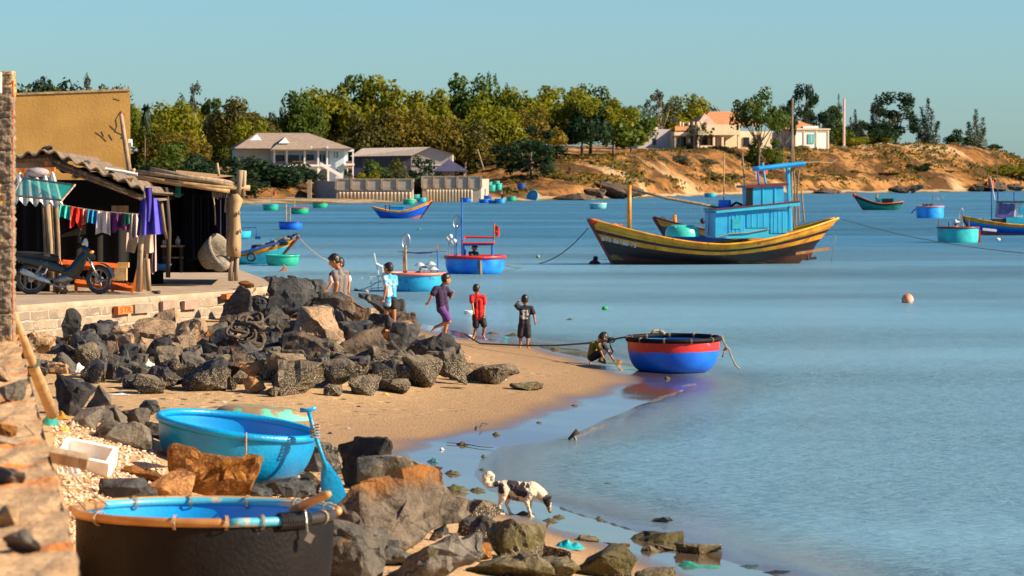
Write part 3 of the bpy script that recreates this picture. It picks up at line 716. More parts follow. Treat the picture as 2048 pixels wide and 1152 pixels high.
# ragged lower edge of the red band
mb = MB(); rg = random.Random(4)
for i in range(46):
    a = 2 * math.pi * i / 46; L = rg.choice((.004, .01, .02, .05)) * rg.uniform(.6, 1.2); zt = .475; rr_ = .95 * (.52 + .48 * math.sin(math.acos((1 - zt / .70) ** (2.6 / 2))) ** (2 / 2.6)) + .003
    e = .06
    mb.add([(rr_ * math.cos(a - e), rr_ * math.sin(a - e), zt), (rr_ * math.cos(a + e), rr_ * math.sin(a + e), zt), ((rr_ - .004) * math.cos(a + e * .5), (rr_ - .004) * math.sin(a + e * .5), zt - L), ((rr_ - .004) * math.cos(a - e * .6), (rr_ - .004) * math.sin(a - e * .6), zt - L * .8)], [(0, 3, 2, 1)])
mb.build('ragged_paint', M_red, rb)
mb = MB(); mb.tube([(.93, -.05, .70), (1.03, -.10, .74), (1.05, -.14, .60), (1.10, -.2, .50), (1.02, -.22, .45), (1.05, -.25, .52), (1.13, -.24, .47), (1.16, -.25, .35), (1.25, -.28, .14), (1.34, -.3, .06)], .018, 6)
mb.tube([(1.10, -.2, .50), (1.03, -.22, .40), (.99, -.22, .30)], .018, 6); mb.build('mooring_rope', ropem, rb, smooth='all')
mb = MB(); mb.tube([(-.15, .92, .74), (-.1, .94, .80), (.05, .95, .80), (.10, .94, .74)], .03, 7); mb.tube([(.02, .95, .80), (.10, .94, .76), (.14, .92, .72)], .04, 7); mb.build('rope_bundle', ropem, rb, smooth='all')
# turquoise basket boat on the near bank, tipped up on the rocks
Y1 = 38.0; c = P(462, 850, Y1)
tb = coracle(c - Vector((0, 0, .60)), 1.80, .60, M_turq, M_turq_in, M_turq, "glossy turquoise basket boat tipped on the rocks with paddle lashed on", rot=(R(4.0), R(7.0), .2), rim_r=.042, base=.45, p=2.2, n=72)
mb = MB(); mb.tube([(-.02, -.86, .645), (-.02, -.905, .60), (0, -.90, .44), (.0, -.885, .36)], .012, 6); mb.ball((0, -.885, .36), .028, 8); mb.tube([(0, -.885, .34), (.0, -.88, .27)], .012, 6)
mb.build('rope_loop', ropem, tb, smooth='all')
# its paddle: a thing lashed to the rim
pd = thing('paddle', "turquoise wooden paddle with T grip standing against the basket boat", 'paddle', P(640, 905, 37.3))
def PL(px, py): v = P(px, py, 37.3) - Vector(pd.location); return v
a = [PL(617, 822), PL(627, 860), PL(642, 905), PL(652, 935)]
MB().tube(a, [.020, .022, .022, .026], 10).build('shaft', M_turq, pd, smooth='all')
MB().tube([PL(600, 820), PL(616, 821), PL(632, 816)], [.026, .020, .026], 10).build('grip', M_turq, pd, smooth='all')
ce = [PL(650, 925), PL(655, 945), PL(661, 965), PL(667, 988), PL(674, 1008), PL(680, 1020)]; wd = [.03, .075, .115, .125, .12, .05]
ax = (PL(680, 1020) - PL(650, 925)).normalized(); sd_ = Vector((ax.z, 0, -ax.x)); mb = MB()
vs = []; 
for c_, w_ in zip(ce, wd): vs += [c_ - sd_ * w_ + Vector((0, .012, 0)), c_ + Vector((0, -.014, 0)), c_ + sd_ * w_ + Vector((0, .012, 0)), c_ + Vector((0, .022, 0))]
mb.add(vs, [(i * 4 + j, i * 4 + (j + 1) % 4, i * 4 + 4 + (j + 1) % 4, i * 4 + 4 + j) for i in range(5) for j in range(4)] + [(20, 21, 22, 23)]); mb.build('blade', M_turq, pd, smooth=True, fix=True)
mb = MB(); b0 = PL(630, 862)
for i in range(5): mb.tube([b0 + Vector((math.cos(q) * .05, math.sin(q) * .05 - .01, .03 * i - .06 + .01 * math.sin(q * 2))) for q in [k * .7 for k in range(9)]], .008, 5, closed=True)
mb.tube([b0, PL(636, 885), PL(640, 900), PL(646, 908)], .008, 5); mb.tube([b0, PL(632, 880), PL(641, 895)], .007, 5); mb.build('lashing', ropem, pd)
# black tarred basket boat closest to the camera
Y2 = 26.0; c = P(408, 1024, Y2)
kb = coracle(c - Vector((0, 0, .78)), 2.0, .78, M_black, M_turq_in, M_black, "black tarred basket boat with bamboo rim and padlocked paddle", rot=(R(-.8), R(.6), 0), rim_r=.044, base=.70, p=3.0, n=96)
for o in list(kb.children):
    if o.name.startswith('rim'): bpy.data.objects.remove(o)
seg = [(0, 12, 'b'), (12, 150, 't'), (150, 285, 'y'), (285, 318, 'k'), (318, 352, 'r'), (352, 360, 'b')]
bamb = pm('varnished_bamboo', (.52, .30, .12), (.40, .20, .06), scale=5, rough=.45, c3=(.16, .07, .03), t3=.66, s3=8); ambr = pm('amber_bamboo', (.42, .24, .08), (.30, .13, .035), scale=4, rough=.4, c3=(.10, .05, .02), t3=.66); tq = paint('scuffed_aqua_paint', (.06, .40, .58), worn=(.46, .36, .24), t=.60, s3=5)
smat = {'b': bamb, 't': tq, 'y': ambr, 'k': tq, 'r': blackm}
Rm = 1.0 - .044
for a0, a1, k in seg:
    n_ = max(3, int((a1 - a0) / 5)); off = 0
    pts = [Vector((Rm * math.cos(R(lerp(a0, a1, i / n_))), Rm * math.sin(R(lerp(a0, a1, i / n_))), .78)) for i in range(n_ + 1)]
    MB().tube(pts, .042 if k == 'r' else .034, 12).build('rim', smat[k], kb, smooth='all')
# outer bamboo hoop over the far half, painted only on its inward side
pts = [Vector(((Rm + .035) * math.cos(R(q)), (Rm + .035) * math.sin(R(q)), .795)) for q in range(-6, 182, 6)]
MB().tube(pts, .028, 8).build('outer_hoop', bamb, kb, smooth='all')
mb = MB()
for q in (20, 48, 75, 102, 130, 158, 172, 190, 222, 262, 284, 300, 318, 338):
    mb = MB(); c_ = Vector((Rm * math.cos(R(q)), Rm * math.sin(R(q)), .78)); o_ = Vector((math.cos(R(q)), math.sin(R(q)), 0))
    for s_ in (-.008, .006): mb.tube([c_ + Vector((-o_.y, o_.x, 0)) * s_ + (o_ * math.cos(b) + Vector((0, 0, math.sin(b)))) * .052 for b in [2 * math.pi * k / 12 for k in range(12)]], .0045, 4, closed=True)
    mb.build('lashing', ropem, kb)
mb = MB(); cK = Vector((Rm * math.cos(R(326)), Rm * math.sin(R(326)), .78))
for i in range(13):
    q = 309 + i * 1.3; c_ = Vector((Rm * math.cos(R(q)), Rm * math.sin(R(q)), .78)); o_ = Vector((math.cos(R(q)), math.sin(R(q)), 0))
    mb.tube([c_ + (o_ * math.cos(b) + Vector((0, 0, math.sin(b)))) * .056 for b in [2 * math.pi * k / 12 for k in range(12)]], .010, 5, closed=True)
mb.build('rubber_binding', blackm, kb)
lk = MB(); lk.tube([(.78, -.62, .84), (.79, -.64, .76), (.80, -.63, .68)], .010, 6); lk.build('chain', steel, kb)
MB().box((.815, -.655, .655), (.055, .03, .065), Matrix.Rotation(.5, 3, 'Y')).build('padlock', steel, kb)
pd2 = thing('oar_handle', "smooth wooden oar lying across the black basket boat's rim", 'oar', P(600, 1015, 25.6))
def PL2(px, py, y=25.6): return P(px, py, y) - Vector(pd2.location)
MB().tube([PL2(560, 1052, 25.9), PL2(582, 1034, 25.75), PL2(600, 1016, 25.5)], [.045, .05, .05], 10).build('shaft', driftw, pd2, smooth='all')
MB().tube([PL2(596, 1018, 25.55), PL2(605, 1012, 25.5), PL2(630, 1000, 25.4), PL2(655, 989, 25.3), PL2(662, 986, 25.3)], [.030, .034, .033, .030, .016], 10).build('grip', bamb, pd2, smooth='all')
# upturned green basket boat half buried behind the turquoise one
c = ground_at(505, 838)
up = MB().lathe([(r, .36 - z) for r, z in bowl_profile(.78, .36, 12)], 40, M=Matrix.Diagonal((1.05, .8, 1))).build('basket_boat', pm('flaking_green_hull', (.20, .14, .07), (.28, .20, .11), scale=3, c3=(.10, .46, .34), s3=2.2, t3=.54, rough=.7), smooth='all', loc=c + Vector((.1, .5, -.20)))
tag(up, "upturned basket boat with flaking green paint half buried in sand", 'basket boat'); up.rotation_euler = (0, R(5), 0)
# turquoise one behind the boulders, by the man in grey
c = P(664, 648, 88); coracle((c.x, 88, .02), 1.62, .66, M_cyan, M_turq_in, M_cyan, "turquoise basket boat mostly hidden behind boulders and the men", rim_r=.04)
# ================================================================== FAR BASKET BOATS
FB = 'small basket boats moored or drawn up across the bay'
M_greenb = paint('emerald_paint', (.015, .40, .26), worn=(.03, .2, .14), t=.62); M_aq = paint('aqua_paint', (.03, .46, .44), worn=(.06, .26, .26), t=.62)
for (px, yb, w_, h_, hull, inn, rim, lab, Y) in [
 (565,531,70,22,M_greenb,M_teal,M_greenb,"emerald green basket boat beside the yellow-gunwaled boat's bow",None),
 (541,421,33,13,M_greenb,M_sky,M_sky,"green basket boat flying a small orange flag",None),
 (599,428,38,13,M_green,M_red,M_red,"green basket boat with red rim and gear aboard",None),
 (640,416,32,11,M_green,M_brownred,M_brownred,"green basket boat with dark red rim under the terrace wall",None),
 (675,405,23,8,M_pale,M_pale,M_pale,"pale blue basket boat on the beach by the wall's corner",None),
 (581,459,50,16,M_blue,M_dkblue,M_dkblue,"blue basket boat with two thin poles, second row",None),
 (818,409,26,11,M_green,M_teal,M_pale,"dark green basket boat beached below the middle of the terrace wall",None),
 (843,405,21,9,M_cyan,M_cyan,M_pale,"light blue basket boat beside the dark green one on the beach",468),
 (830,402,22,9,M_teal,M_teal,M_pale,"teal basket boat resting behind the dark green one",490),
 (932,404,22,8,M_blue,M_dkblue,M_dkblue,"small dark blue basket boat near the wall's end",None),
 (969,406,24,8,M_blue,M_sky,M_sky,"blue basket boat first of the beached trio",None),
 (985,407,18,7,M_dkblue,M_sky,M_sky,"navy basket boat in the middle of the beached trio",None),
 (1000,407,22,10,M_sky,M_sky,M_sky,"sky blue basket boat with an orange bundle, third of the beached trio",None),
 (1022,402,20,9,M_green,M_brownred,M_green,"green basket boat beside a man bending on the sand",470),
 (1196,418,36,12,M_pale,M_pale,M_white,"pale aqua basket boat off the rocky point",None),
 (1420,394,24,8,M_cyan,M_pale,M_pale,"tiny pale blue basket boat beyond the big boat's cabin",None),
 (1042,378,18,11,M_dkblue,M_dkblue,M_dkblue,"dark blue basket boat under the trees at the track's end",515),
 (959,396,26,18,M_dkblue,M_dkblue,M_dkblue,"dark blue basket boat in front of the green stacked ones",500),
 (951,383,18,13,M_teal,M_teal,M_pale,"teal basket boat at the wall end of the green row",508),
 (968,384,18,13,M_green,M_teal,M_pale,"green basket boat second in the beached row",510),
 (983,383,17,13,M_teal,M_green,M_pale,"green basket boat third in the beached row",512),
 (945,377,16,11,M_aq,M_teal,M_pale,"aqua basket boat behind the teal one at the wall end",513),
 (962,376,16,11,M_cyan,M_teal,M_pale,"cyan basket boat in the rear of the beached row",516),
 (977,375,16,11,M_teal,M_teal,M_aq,"sea green basket boat at the rear middle of the beached row",517),
 (992,373,16,11,M_green,M_teal,M_pale,"bright green basket boat highest up the beach",519),
 (952,401,20,10,M_sky,M_dkblue,M_sky,"sky blue basket boat beached nearest the wall's end",497),
 (975,400,18,9,M_dkblue,M_dkblue,M_blue,"second navy basket boat just above the beached trio",498),
 (996,381,17,14,M_aq,M_aq,M_pale,"pale green basket boat at the outer end of the beached row",514),
]:
    Y_ = Y or gY(yb); c = P(px, yb, Y_); s = Y_ / F
    z = 0 if not Y else hz(c.x, Y_)
    coracle((c.x, Y_, (-.05 if Y is None else max(z, c.z) - .03)), w_ * s, h_ * s, hull, inn, rim, lab, rim_r=.05, group=FB, small=True, base=.6, p=3)
# one leaned on edge against the bank
c = P(1073, 365, 512); z = hz(c.x, 512)
coracle((c.x - .3, 512, z + .35), 2.0, .7, M_cyan, M_sky, M_pale, "blue basket boat leaned up on its edge under the trees", rot=(R(70), 0, R(-30)), rim_r=.05, small=True, group=FB)
# little things standing in those boats
def stickthing(boat_pt, parts, label, name, cat): pass
# ------------------------------------------------------------------ lamps, nets, poles helpers
def hand_net(mb_f, mb_n, foot, top, r, ry=None):
    """pole with a round net hoop at the top"""
    foot, top = Vector(foot), Vector(top); mb_f.tube([foot, top], [.035, .02], 6)
    c = top + Vector((0, 0, r * .9)); ry = ry or r
    ring = [c + Vector((r * math.cos(a), .15 * r * math.sin(a), ry * math.sin(a))) for a in [2 * math.pi * i / 20 for i in range(20)]]
    mb_f.tube(ring, .014, 4, closed=True)
    for i in range(-3, 4):
        x = i / 4 * r; hh = ry * math.sqrt(max(0, 1 - (x / r) ** 2)); mb_n.tube([c + Vector((x, 0, -hh)), c + Vector((x * .8, .2 * r, 0)), c + Vector((x, 0, hh))], .006, 3)
        z = i / 4 * ry; ww = r * math.sqrt(max(0, 1 - (z / ry) ** 2)); mb_n.tube([c + Vector((-ww, 0, z)), c + Vector((0, .25 * r, z)), c + Vector((ww, 0, z))], .006, 3)
netm = pm('pale_netting', (.42, .45, .46), (.30, .32, .34), scale=20, rough=.8)
poleblue = paint('blue_pole_paint', (.02, .13, .55), worn=(.3, .3, .3), t=.68)
# teal working boat with salmon rim and lamps
Yb = gY(582); c = P(829, 582, Yb); s = Yb / F
def L_(px, py, dy=0.0): return P(px, py, Yb + dy) - Vector((c.x, Yb, 0))
wb = coracle((c.x, Yb, -.06), 128 * s, 38 * s, [M_teal if 0 else paint('weathered_teal', (.012, .27, .52), c2=(.016, .34, .56), worn=(.02, .12, .22), t=.58, s3=5)], paint('rusty_lining', (.42, .13, .06), worn=(.2, .05, .04), t=.5), M_salm, "teal basket boat with salmon rim, lamps and a net pole", rim_r=.06, ry=.9, base=.62, p=3, cat='basket boat')
MB().tube([L_(812, 556), L_(811, 488)], [.05, .04], 7).build('pole', bamboo, wb); MB().tube([L_(808, 556, .1), L_(808, 500, .1)], .035, 7).build('pole', bamboo, wb)
mf, mn = MB(), MB(); hand_net(mf, mn, L_(810, 490), L_(812, 486), 8 * s, 15 * s); hn = mf.build('hand_net', steel, wb); mn.build('netting', netm, hn)
MB().tube([L_(795, 500), L_(830, 501), L_(892, 499)], .022, 6).build('crossbar', driftw, wb)
MB().tube([L_(814, 501), L_(840, 503), L_(865, 501)], .03, 6).build('rolled_awning', M_dkblue, wb)
MB().tube([L_(876, 556), L_(875, 496)], .03, 6).build('post', poleblue, wb); MB().box(L_(874, 490), (.07, .07, .2)).build('float_cap', bamboo, wb)
for (x, y) in ((840, 528), (862, 526), (848, 535), (866, 536)):
    lm = MB().tube([L_(x, 556), L_(x, y + 4)], .02, 5).build('lamp_stand', steel, wb)
    MB().lathe([(.02, .12), (.10, .08), (.20, 0), (.19, -.01), (.09, .06), (.001, .07)], 14, c=L_(x, y)).build('lamp_shade', pm('galvanised_shade', (.50, .52, .50), (.34, .35, .35), scale=8, rough=.4), lm)
mb = MB(); mb.ball(L_(836, 545), (.12, .12, .12), 10); mb.build('orange_basin', pm('orange_plastic', (.75, .12, .03), scale=5), wb, smooth='all')
MB().tube([L_(826, 553, -.3), L_(848, 551, -.3), L_(862, 553, -.3)], [.10, .14, .1], 8).build('folded_tarp', pm('violet_tarp', (.07, .06, .42), (.04, .03, .25), scale=5), wb, smooth='all')
mb = MB(); mb.tube([L_(758, 549), L_(748, 503)], .02, 5); mb.tube([L_(752, 524), L_(765, 531)], .05, 5); mb.tube([L_(765, 532), L_(766, 545)], .02, 5)
for q in (742, 756): mb.tube([L_(q, 550), L_(q + 1, 585)], .012, 4)
for q in (551, 563, 574): mb.tube([L_(740, q), L_(766, q - 3)], .012, 4)
mb.build('stern_rack', whitem, wb)
# blue one with red rim, canopy frame and flag
Yc = gY(547); c = P(950, 547, Yc); s = Yc / F
def K_(px, py, dy=0.0): return P(px, py, Yc + dy) - Vector((c.x, Yc, 0))
bb = coracle((c.x, Yc, -.06), 126 * s, 36 * s, paint('two_blue_paint', (.006, .12, .72), c2=(.01, .30, .75), worn=(.02, .06, .4), t=.7), M_sky, M_red, "blue basket boat with red rim, canopy frame and red flag", rim_r=.075, ry=.9, base=.66, p=3)
for (x0, y0, x1, y1, m_, nm, r_) in [(913,522,913,448,poleblue,'pole',.035),(924,520,924,395,poleblue,'mast',.035),(929,520,929,484,poleblue,'post',.07),(985,518,985,485,poleblue,'post',.06),(988,484,988,442,driftw,'flag_pole',.03),(898,510,898,480,steel,'lamp_stand',.02),(904,512,904,484,steel,'lamp_stand',.02),(909,514,909,488,steel,'lamp_stand',.02)]:
    MB().tube([K_(x0, y0), K_(x1, y1)], r_, 6).build(nm, m_, bb)
mb = MB(); mb.tube([K_(926, 484, -.4), K_(930, 471, .4), K_(988, 472, .5), K_(987, 484, -.4)], .045, 6, closed=True); mb.build('canopy_frame', M_red, bb); MB().tube([K_(926, 486, -.3), K_(987, 485, -.3)], .06, 6).build('crossbar', poleblue, bb)
for (x, y) in ((895, 474), (901, 470), (909, 479), (904, 482)): MB().ball(K_(x, y), .10, 8).build('lamp', whitem, bb, smooth='all')
mf, mn = MB(), MB(); hand_net(mf, mn, K_(914, 450), K_(914, 448), 8 * s, 13 * s); hn = mf.build('hand_net', steel, bb); mn.build('netting', netm, hn)
def flag(pa, w_, h_, mat, parent, droop=.35, name='flag'):
    return MB().grid(lambda u, v: Vector(pa) + Vector((u * w_, .06 * w_ * math.sin(u * 7), -v * h_ - droop * h_ * u * (1 + .2 * math.sin(u * 5)))), 8, 5).build(name, mat, parent, smooth='all')
fl = flag(K_(989, 444), .2, .40, flagred, bb, .5)
mb = MB(); cs = [(0, .05), (.012, .015), (.048, .015), (.019, -.008), (.03, -.045), (0, -.02), (-.03, -.045), (-.019, -.008), (-.048, .015), (-.012, .015)]
mb.add([K_(989, 444) + Vector((.1 + x_, -.03, -.32 + z_)) for x_, z_ in cs], [tuple(range(10))]); mb.build('star', M_yel, fl)
MB().lathe([(.001, 0), (.15, 0), (.19, .22), (.17, .22), (.14, .02)], 14, c=K_(994, 520)).build('bucket', whitem, bb); MB().tube([K_(960, 518, -1.1), K_(961, 548, -1.15)], .07, 7).build('fender_post', driftw, bb)
MB().tube([K_(946, 521), K_(985, 517)], .06, 6).build('thwart', driftw, bb)
# tiny cargo of the far ones, each held by its boat
def far_flag(px, py0, py1, Y, mat, label):
    t = thing('marker_flag', label, 'flag', P(px, py0, Y)); o = Vector(t.location)
    MB().tube([P(px, py0, Y) - o, P(px, py1, Y) - o], .04, 5).build('pole', driftw, t); flag(P(px, py1, Y) - o, .45, .42, mat, t)
far_flag(544, 412, 381, gY(421), pm('orange_cloth', (.80, .14, .02), scale=4), "small orange marker flag standing in a green basket boat")
for (px, y0, y1, Y, lab) in ((572, 444, 408, gY(459) - .2, "thin upright pole with tan tip in the blue basket boat"), (580, 444, 415, gY(459) + .2, "shorter upright pole in the blue basket boat"), (589, 418, 396, gY(428), "thin pole standing in the red-rimmed green basket boat")):
    tag(MB().tube([P(px, y0, Y), P(px, y1, Y)], .05, 5).build('pole', bamboo), lab, 'pole')
# square-sided boats on the right
def tub(px, yb, w_, h_, hull, rim, label, skew=0.0):
    Yt = gY(yb); c = P(px, yb, Yt); s = Yt / F
    return coracle((c.x, Yt, -.08), w_ * s, h_ * s + .08, hull, M_turq_in, rim, label, rim_r=.06, base=.80, p=4, ry=.8), Yt, c, s
b1, Yt, c, s = tub(1860, 436, 58, 23, paint('bright_blue', (.01, .20, .75), c2=(.02, .35, .75), t=.75), M_salm, "bright blue straight-sided tub boat with a salmon rim and net pole")
def B_(px, py): return P(px, py, Yt) - Vector((c.x, Yt, 0))
MB().tube([B_(1866, 416), B_(1866, 385)], .04, 5).build('mast', driftw, b1); mf, mn = MB(), MB(); hand_net(mf, mn, B_(1879, 416), B_(1880, 400), 6 * s); hn = mf.build('hand_net', steel, b1); mn.build('netting', netm, hn)
for x in (1848, 1855, 1862): MB().ball(B_(x, 409), .18, 7).build('lamp', blackm, b1)
MB().tube([B_(1832, 416), B_(1826, 420), B_(1823, 425)], .05, 5).build('rope_end', darkrope, b1)
b2, Yt2, c2, s2 = tub(1916, 485, 87, 30, paint('teal_to_green', (.02, .32, .42), c2=(.03, .48, .42), worn=(.5, .55, .5), t=.74), M_brownred, "teal tub boat carrying the man in a white hat")
def B2(px, py): return P(px, py, Yt2) - Vector((c2.x, Yt2, 0))
for x, y in ((1877, 437), (1897, 440), (1925, 432), (1938, 434)): MB().tube([B2(x, 458), B2(x, y)], .03, 5).build('stick', driftw, b2)
mf, mn = MB(), MB(); hand_net(mf, mn, B2(1927, 455), B2(1922, 428), 4.5 * s2, 11 * s2); hn = mf.build('hand_net', steel, b2); mn.build('netting', netm, hn)
MB().box(B2(1958, 470), (.12, .5, .75)).build('red_board', M_red, b2)
# ================================================================== WOODEN FISHING BOATS
def hull_mesh(L, B, zmid, zbow, zstern, rake_b, rake_s, mats, bands, bow_left=True, n=40, nv=18, keel=-.35, full=.5, flare=.55):
    """x runs from the bow (0) to the stern (L); bands: list of (v from, material index) measured up the side, last wins"""
    mb = MB(); grid = []
    for i in range(n + 1):
        t = i / n
        sheer = zmid + (zbow - zmid) * max(0, 1 - t / .55) ** 2.0 + (zstern - zmid) * max(0, (t - .5) / .5) ** 2.0
        hb = B / 2 * (1 - max(0, (1 - t / full)) ** 2.4) if t < full else B / 2 * (1 - .80 * ((t - full) / (1 - full)) ** 3.0)
        hb = max(hb, .012)
        row = []
        for j in range(nv + 1):
            v = j / nv; z = keel + (sheer - keel) * v
            zz = (z - keel) / (zbow - keel)
            xb = rake_b * (1 - min(1, zz)); xs = L - rake_s * (1 - min(1, (z - keel) / (zstern - keel)))
            x = lerp(xb, xs, t); y = hb * (1 - (1 - min(1, v * 1.0)) ** 2.2 * (1.0 if t < .15 or t > .9 else .96)) * (flare + (1 - flare) * v)
            row.append((x, y, z))
        grid.append(row)
    sx = 1 if bow_left else -1
    for side in (-1, 1):
        vs = [(sx * (p[0] - L / 2), side * p[1], p[2]) for r in grid for p in r]; fs = []; ms = []
        for i in range(n):
            for j in range(nv):
                a = i * (nv + 1) + j; fs.append((a, a + 1, a + nv + 2, a + nv + 1))
                v = (j + .5) / nv; mi = 0
                for (v0, m_) in bands:
                    if v >= v0: mi = m_
                ms.append(mi)
        o = len(mb.v); mb.v += vs
        for f, m_ in zip(fs, ms): mb.f.append([q + o for q in f]); mb.m.append(m_)
    # transom at the stern
    r = grid[-1]; k = nv + 1
    vs = [(sx * (p[0] - L / 2), -p[1], p[2]) for p in r] + [(sx * (p[0] - L / 2), p[1], p[2]) for p in r]
    mb.add(vs, [(j, j + 1, k + j + 1, k + j) for j in range(nv)], bands[len(bands) // 2][1])
    dk = [(sx * (rw[-3][0] - L / 2), rw[-3][1] * .98, rw[-3][2]) for rw in grid]
    return mb, grid, sx, dk
def fishing_boat(label, loc, L, B, zmid, zbow, zstern, rake_b, rake_s, mats, bands, bow_left=True, rz=0.0, cat='fishing boat', deckmat=None, gun=None, group=None, name='fishing_boat', gun_r=.05, heel=0.0, **kw):
    t = thing(name, label, cat, loc, group=group, rot=(heel, 0, rz))
    mb, grid, sx, dk = hull_mesh(L, B, zmid, zbow, zstern, rake_b, rake_s, mats, bands, bow_left, **kw)
    mb.build('hull', mats, t, smooth=True, fix=True)
    n = len(dk); vs = [(x, -y, z - .12) for x, y, z in dk] + [(x, y, z - .12) for x, y, z in dk]
    MB().add(vs, [(i, i + 1, n + i + 1, n + i) for i in range(n - 1)]).build('deck', deckmat or driftw, t)
    for sd2 in (-1, 1):
        pts = [(sx * (r[-1][0] - L / 2), sd2 * r[-1][1], r[-1][2] + .01) for r in grid]
        MB().tube(pts, gun_r, 6).build('gunwale', gun or mats[-1], t, smooth='all')
    stem = [(sx * (p[0] - L / 2) - sx * .02, 0, p[2]) for p in grid[0]]
    MB().tube(stem, [.05 + .05 * i / len(stem) for i in range(len(stem))], 6).build('stem_post', M_brownred, t, smooth='all')
    return t, grid, sx
# ---- the big one, yellow and black, bow to the left
Yf = gY(528); s = Yf / F; c = P(1427, 528, Yf)
M_hull = paint('black_hull_paint', (.012, .009, .009), c2=(.03, .014, .012), worn=(.11, .035, .02), t=.64, s3=2.5)
M_foul = pm('fouled_hull_bottom', (.10, .030, .018), (.05, .02, .014), scale=1.6, rough=.8, c3=(.16, .13, .04), s3=2.4, t3=.58, stretch=(.5, 1, 2))
M_cab = paint('cabin_blue', (.02, .31, .60), c2=(.03, .38, .60), worn=(.12, .35, .5), t=.64, s3=3)
M_cabt = paint('cabin_turquoise', (.04, .40, .60), c2=(.04, .47, .62), worn=(.05, .27, .48), t=.64, s3=3)
M_deckblue = paint('deck_turquoise', (.05, .42, .55), worn=(.12, .25, .35), t=.6)
bt, grid, sx = fishing_boat("large yellow and black wooden fishing boat with blue wheelhouse", (c.x, Yf, 0), 511 * s, 3.1, 40 * s, 91 * s, 91 * s, 58 * s, 92 * s, [M_foul, M_hull, M_yel, M_hull, M_yel], [(0, 0), (.34, 1), (.62, 2), (.735, 3), (.80, 4)], rz=R(11), deckmat=M_deckblue, gun=M_yel, n=60, nv=26)
o0 = Vector((c.x, Yf, 0))
def T(px, py, dy=0.0): return P(px, py, Yf + dy) - o0
def TX(px): return (px - CX) / F * Yf - c.x
def TZ(py): return H - (py - HY) / F * Yf
def cabin(x0, x1, y0, y1, z0, z1, mat, nm, lean=.0):
    mb = MB(); mb.add([(x0, y0, z0), (x1, y0, z0), (x1, y1, z0), (x0, y1, z0), (x0 + lean, y0, z1), (x1, y0, z1), (x1, y1, z1), (x0 + lean, y1, z1)], [(0, 3, 2, 1), (4, 5, 6, 7), (0, 1, 5, 4), (1, 2, 6, 5), (2, 3, 7, 6), (3, 0, 4, 7)])
    return mb.build(nm, mat, bt)
ya, yb_ = -.95, .95
lc = cabin(TX(1424), TX(1568), ya, yb_, TZ(476), TZ(420), M_cabt, 'lower_cabin')
cabin(TX(1420), TX(1444), ya - .03, yb_ + .03, TZ(474), TZ(422), M_cab, 'cabin_front')
for (xa, xb, z0, z1) in ((1447, 1479, 469, 424), (1484, 1530, 455, 424), (1533, 1566, 466, 420)):
    d_ = MB().box((TX((xa + xb) / 2), ya - .015, (TZ(z0) + TZ(z1)) / 2), (TX(xb) - TX(xa), .03, TZ(z1) - TZ(z0))).build('side_panel', M_cab, bt)
    xs_ = TX((xa + xb) / 2)
    for q in (-.27, .0, .27): MB().box((xs_ + q * (TX(xb) - TX(xa)), ya - .037, (TZ(z0) + TZ(z1)) / 2), (.035, .014, (TZ(z1) - TZ(z0)) * .94)).build('batten', M_cabt, d_)
MB().box((TX(1463), ya - .05, TZ(447)), (TX(1472) - TX(1454), .02, TZ(437) - TZ(457))).build('hatch', paint('hatch_cyan', (.03, .42, .55), t=.66), bt)
# lower cabin roof, rising towards the stern
mb = MB(); xr0, xr1 = TX(1420), TX(1592)
mb.add([(xr0, ya - .18, TZ(426)), (xr1, ya - .18, TZ(411)), (xr1, yb_ + .18, TZ(411)), (xr0, yb_ + .18, TZ(426)), (xr0, ya - .18, TZ(420)), (xr1, ya - .18, TZ(404)), (xr1, yb_ + .18, TZ(404)), (xr0, yb_ + .18, TZ(420))], [(0, 3, 2, 1), (4, 5, 6, 7), (0, 1, 5, 4), (1, 2, 6, 5), (2, 3, 7, 6), (3, 0, 4, 7)])
mb.build('cabin_roof', M_cabt, bt)
MB().box(((xr0 + xr1) / 2, 0, TZ(410.5)), (xr1 - xr0 + .05, 2 * yb_ + .42, .045), Matrix.Rotation(-math.atan2(TZ(404) - TZ(420), xr1 - xr0), 3, 'Y')).build('roof_edge', M_brownred, bt)
wh = cabin(TX(1497), TX(1563), -.75, .75, TZ(414), TZ(372), M_cab, 'wheelhouse', lean=-.06)
MB().box((TX(1492), -.77, TZ(392)), (TX(1500) - TX(1486), .04, TZ(372) - TZ(412))).build('window', pm('dark_glass', (.01, .012, .016), rough=.1), bt)
MB().box((TX(1545), -.765, TZ(392)), (.05, .03, TZ(374) - TZ(412))).build('batten', M_cabt, bt); MB().box((TX(1520), -.765, TZ(391)), (.04, .03, TZ(374) - TZ(410))).build('batten', M_cabt, bt)
mb = MB(); mb.add([(TX(1484), -.85, TZ(376)), (TX(1572), -.85, TZ(371)), (TX(1572), .85, TZ(371)), (TX(1484), .85, TZ(376)), (TX(1484), -.85, TZ(371)), (TX(1572), -.85, TZ(366)), (TX(1572), .85, TZ(366)), (TX(1484), .85, TZ(371))], [(0, 3, 2, 1), (4, 5, 6, 7), (0, 1, 5, 4), (1, 2, 6, 5), (2, 3, 7, 6), (3, 0, 4, 7)]); mb.build('wheelhouse_roof', M_brownred, bt)
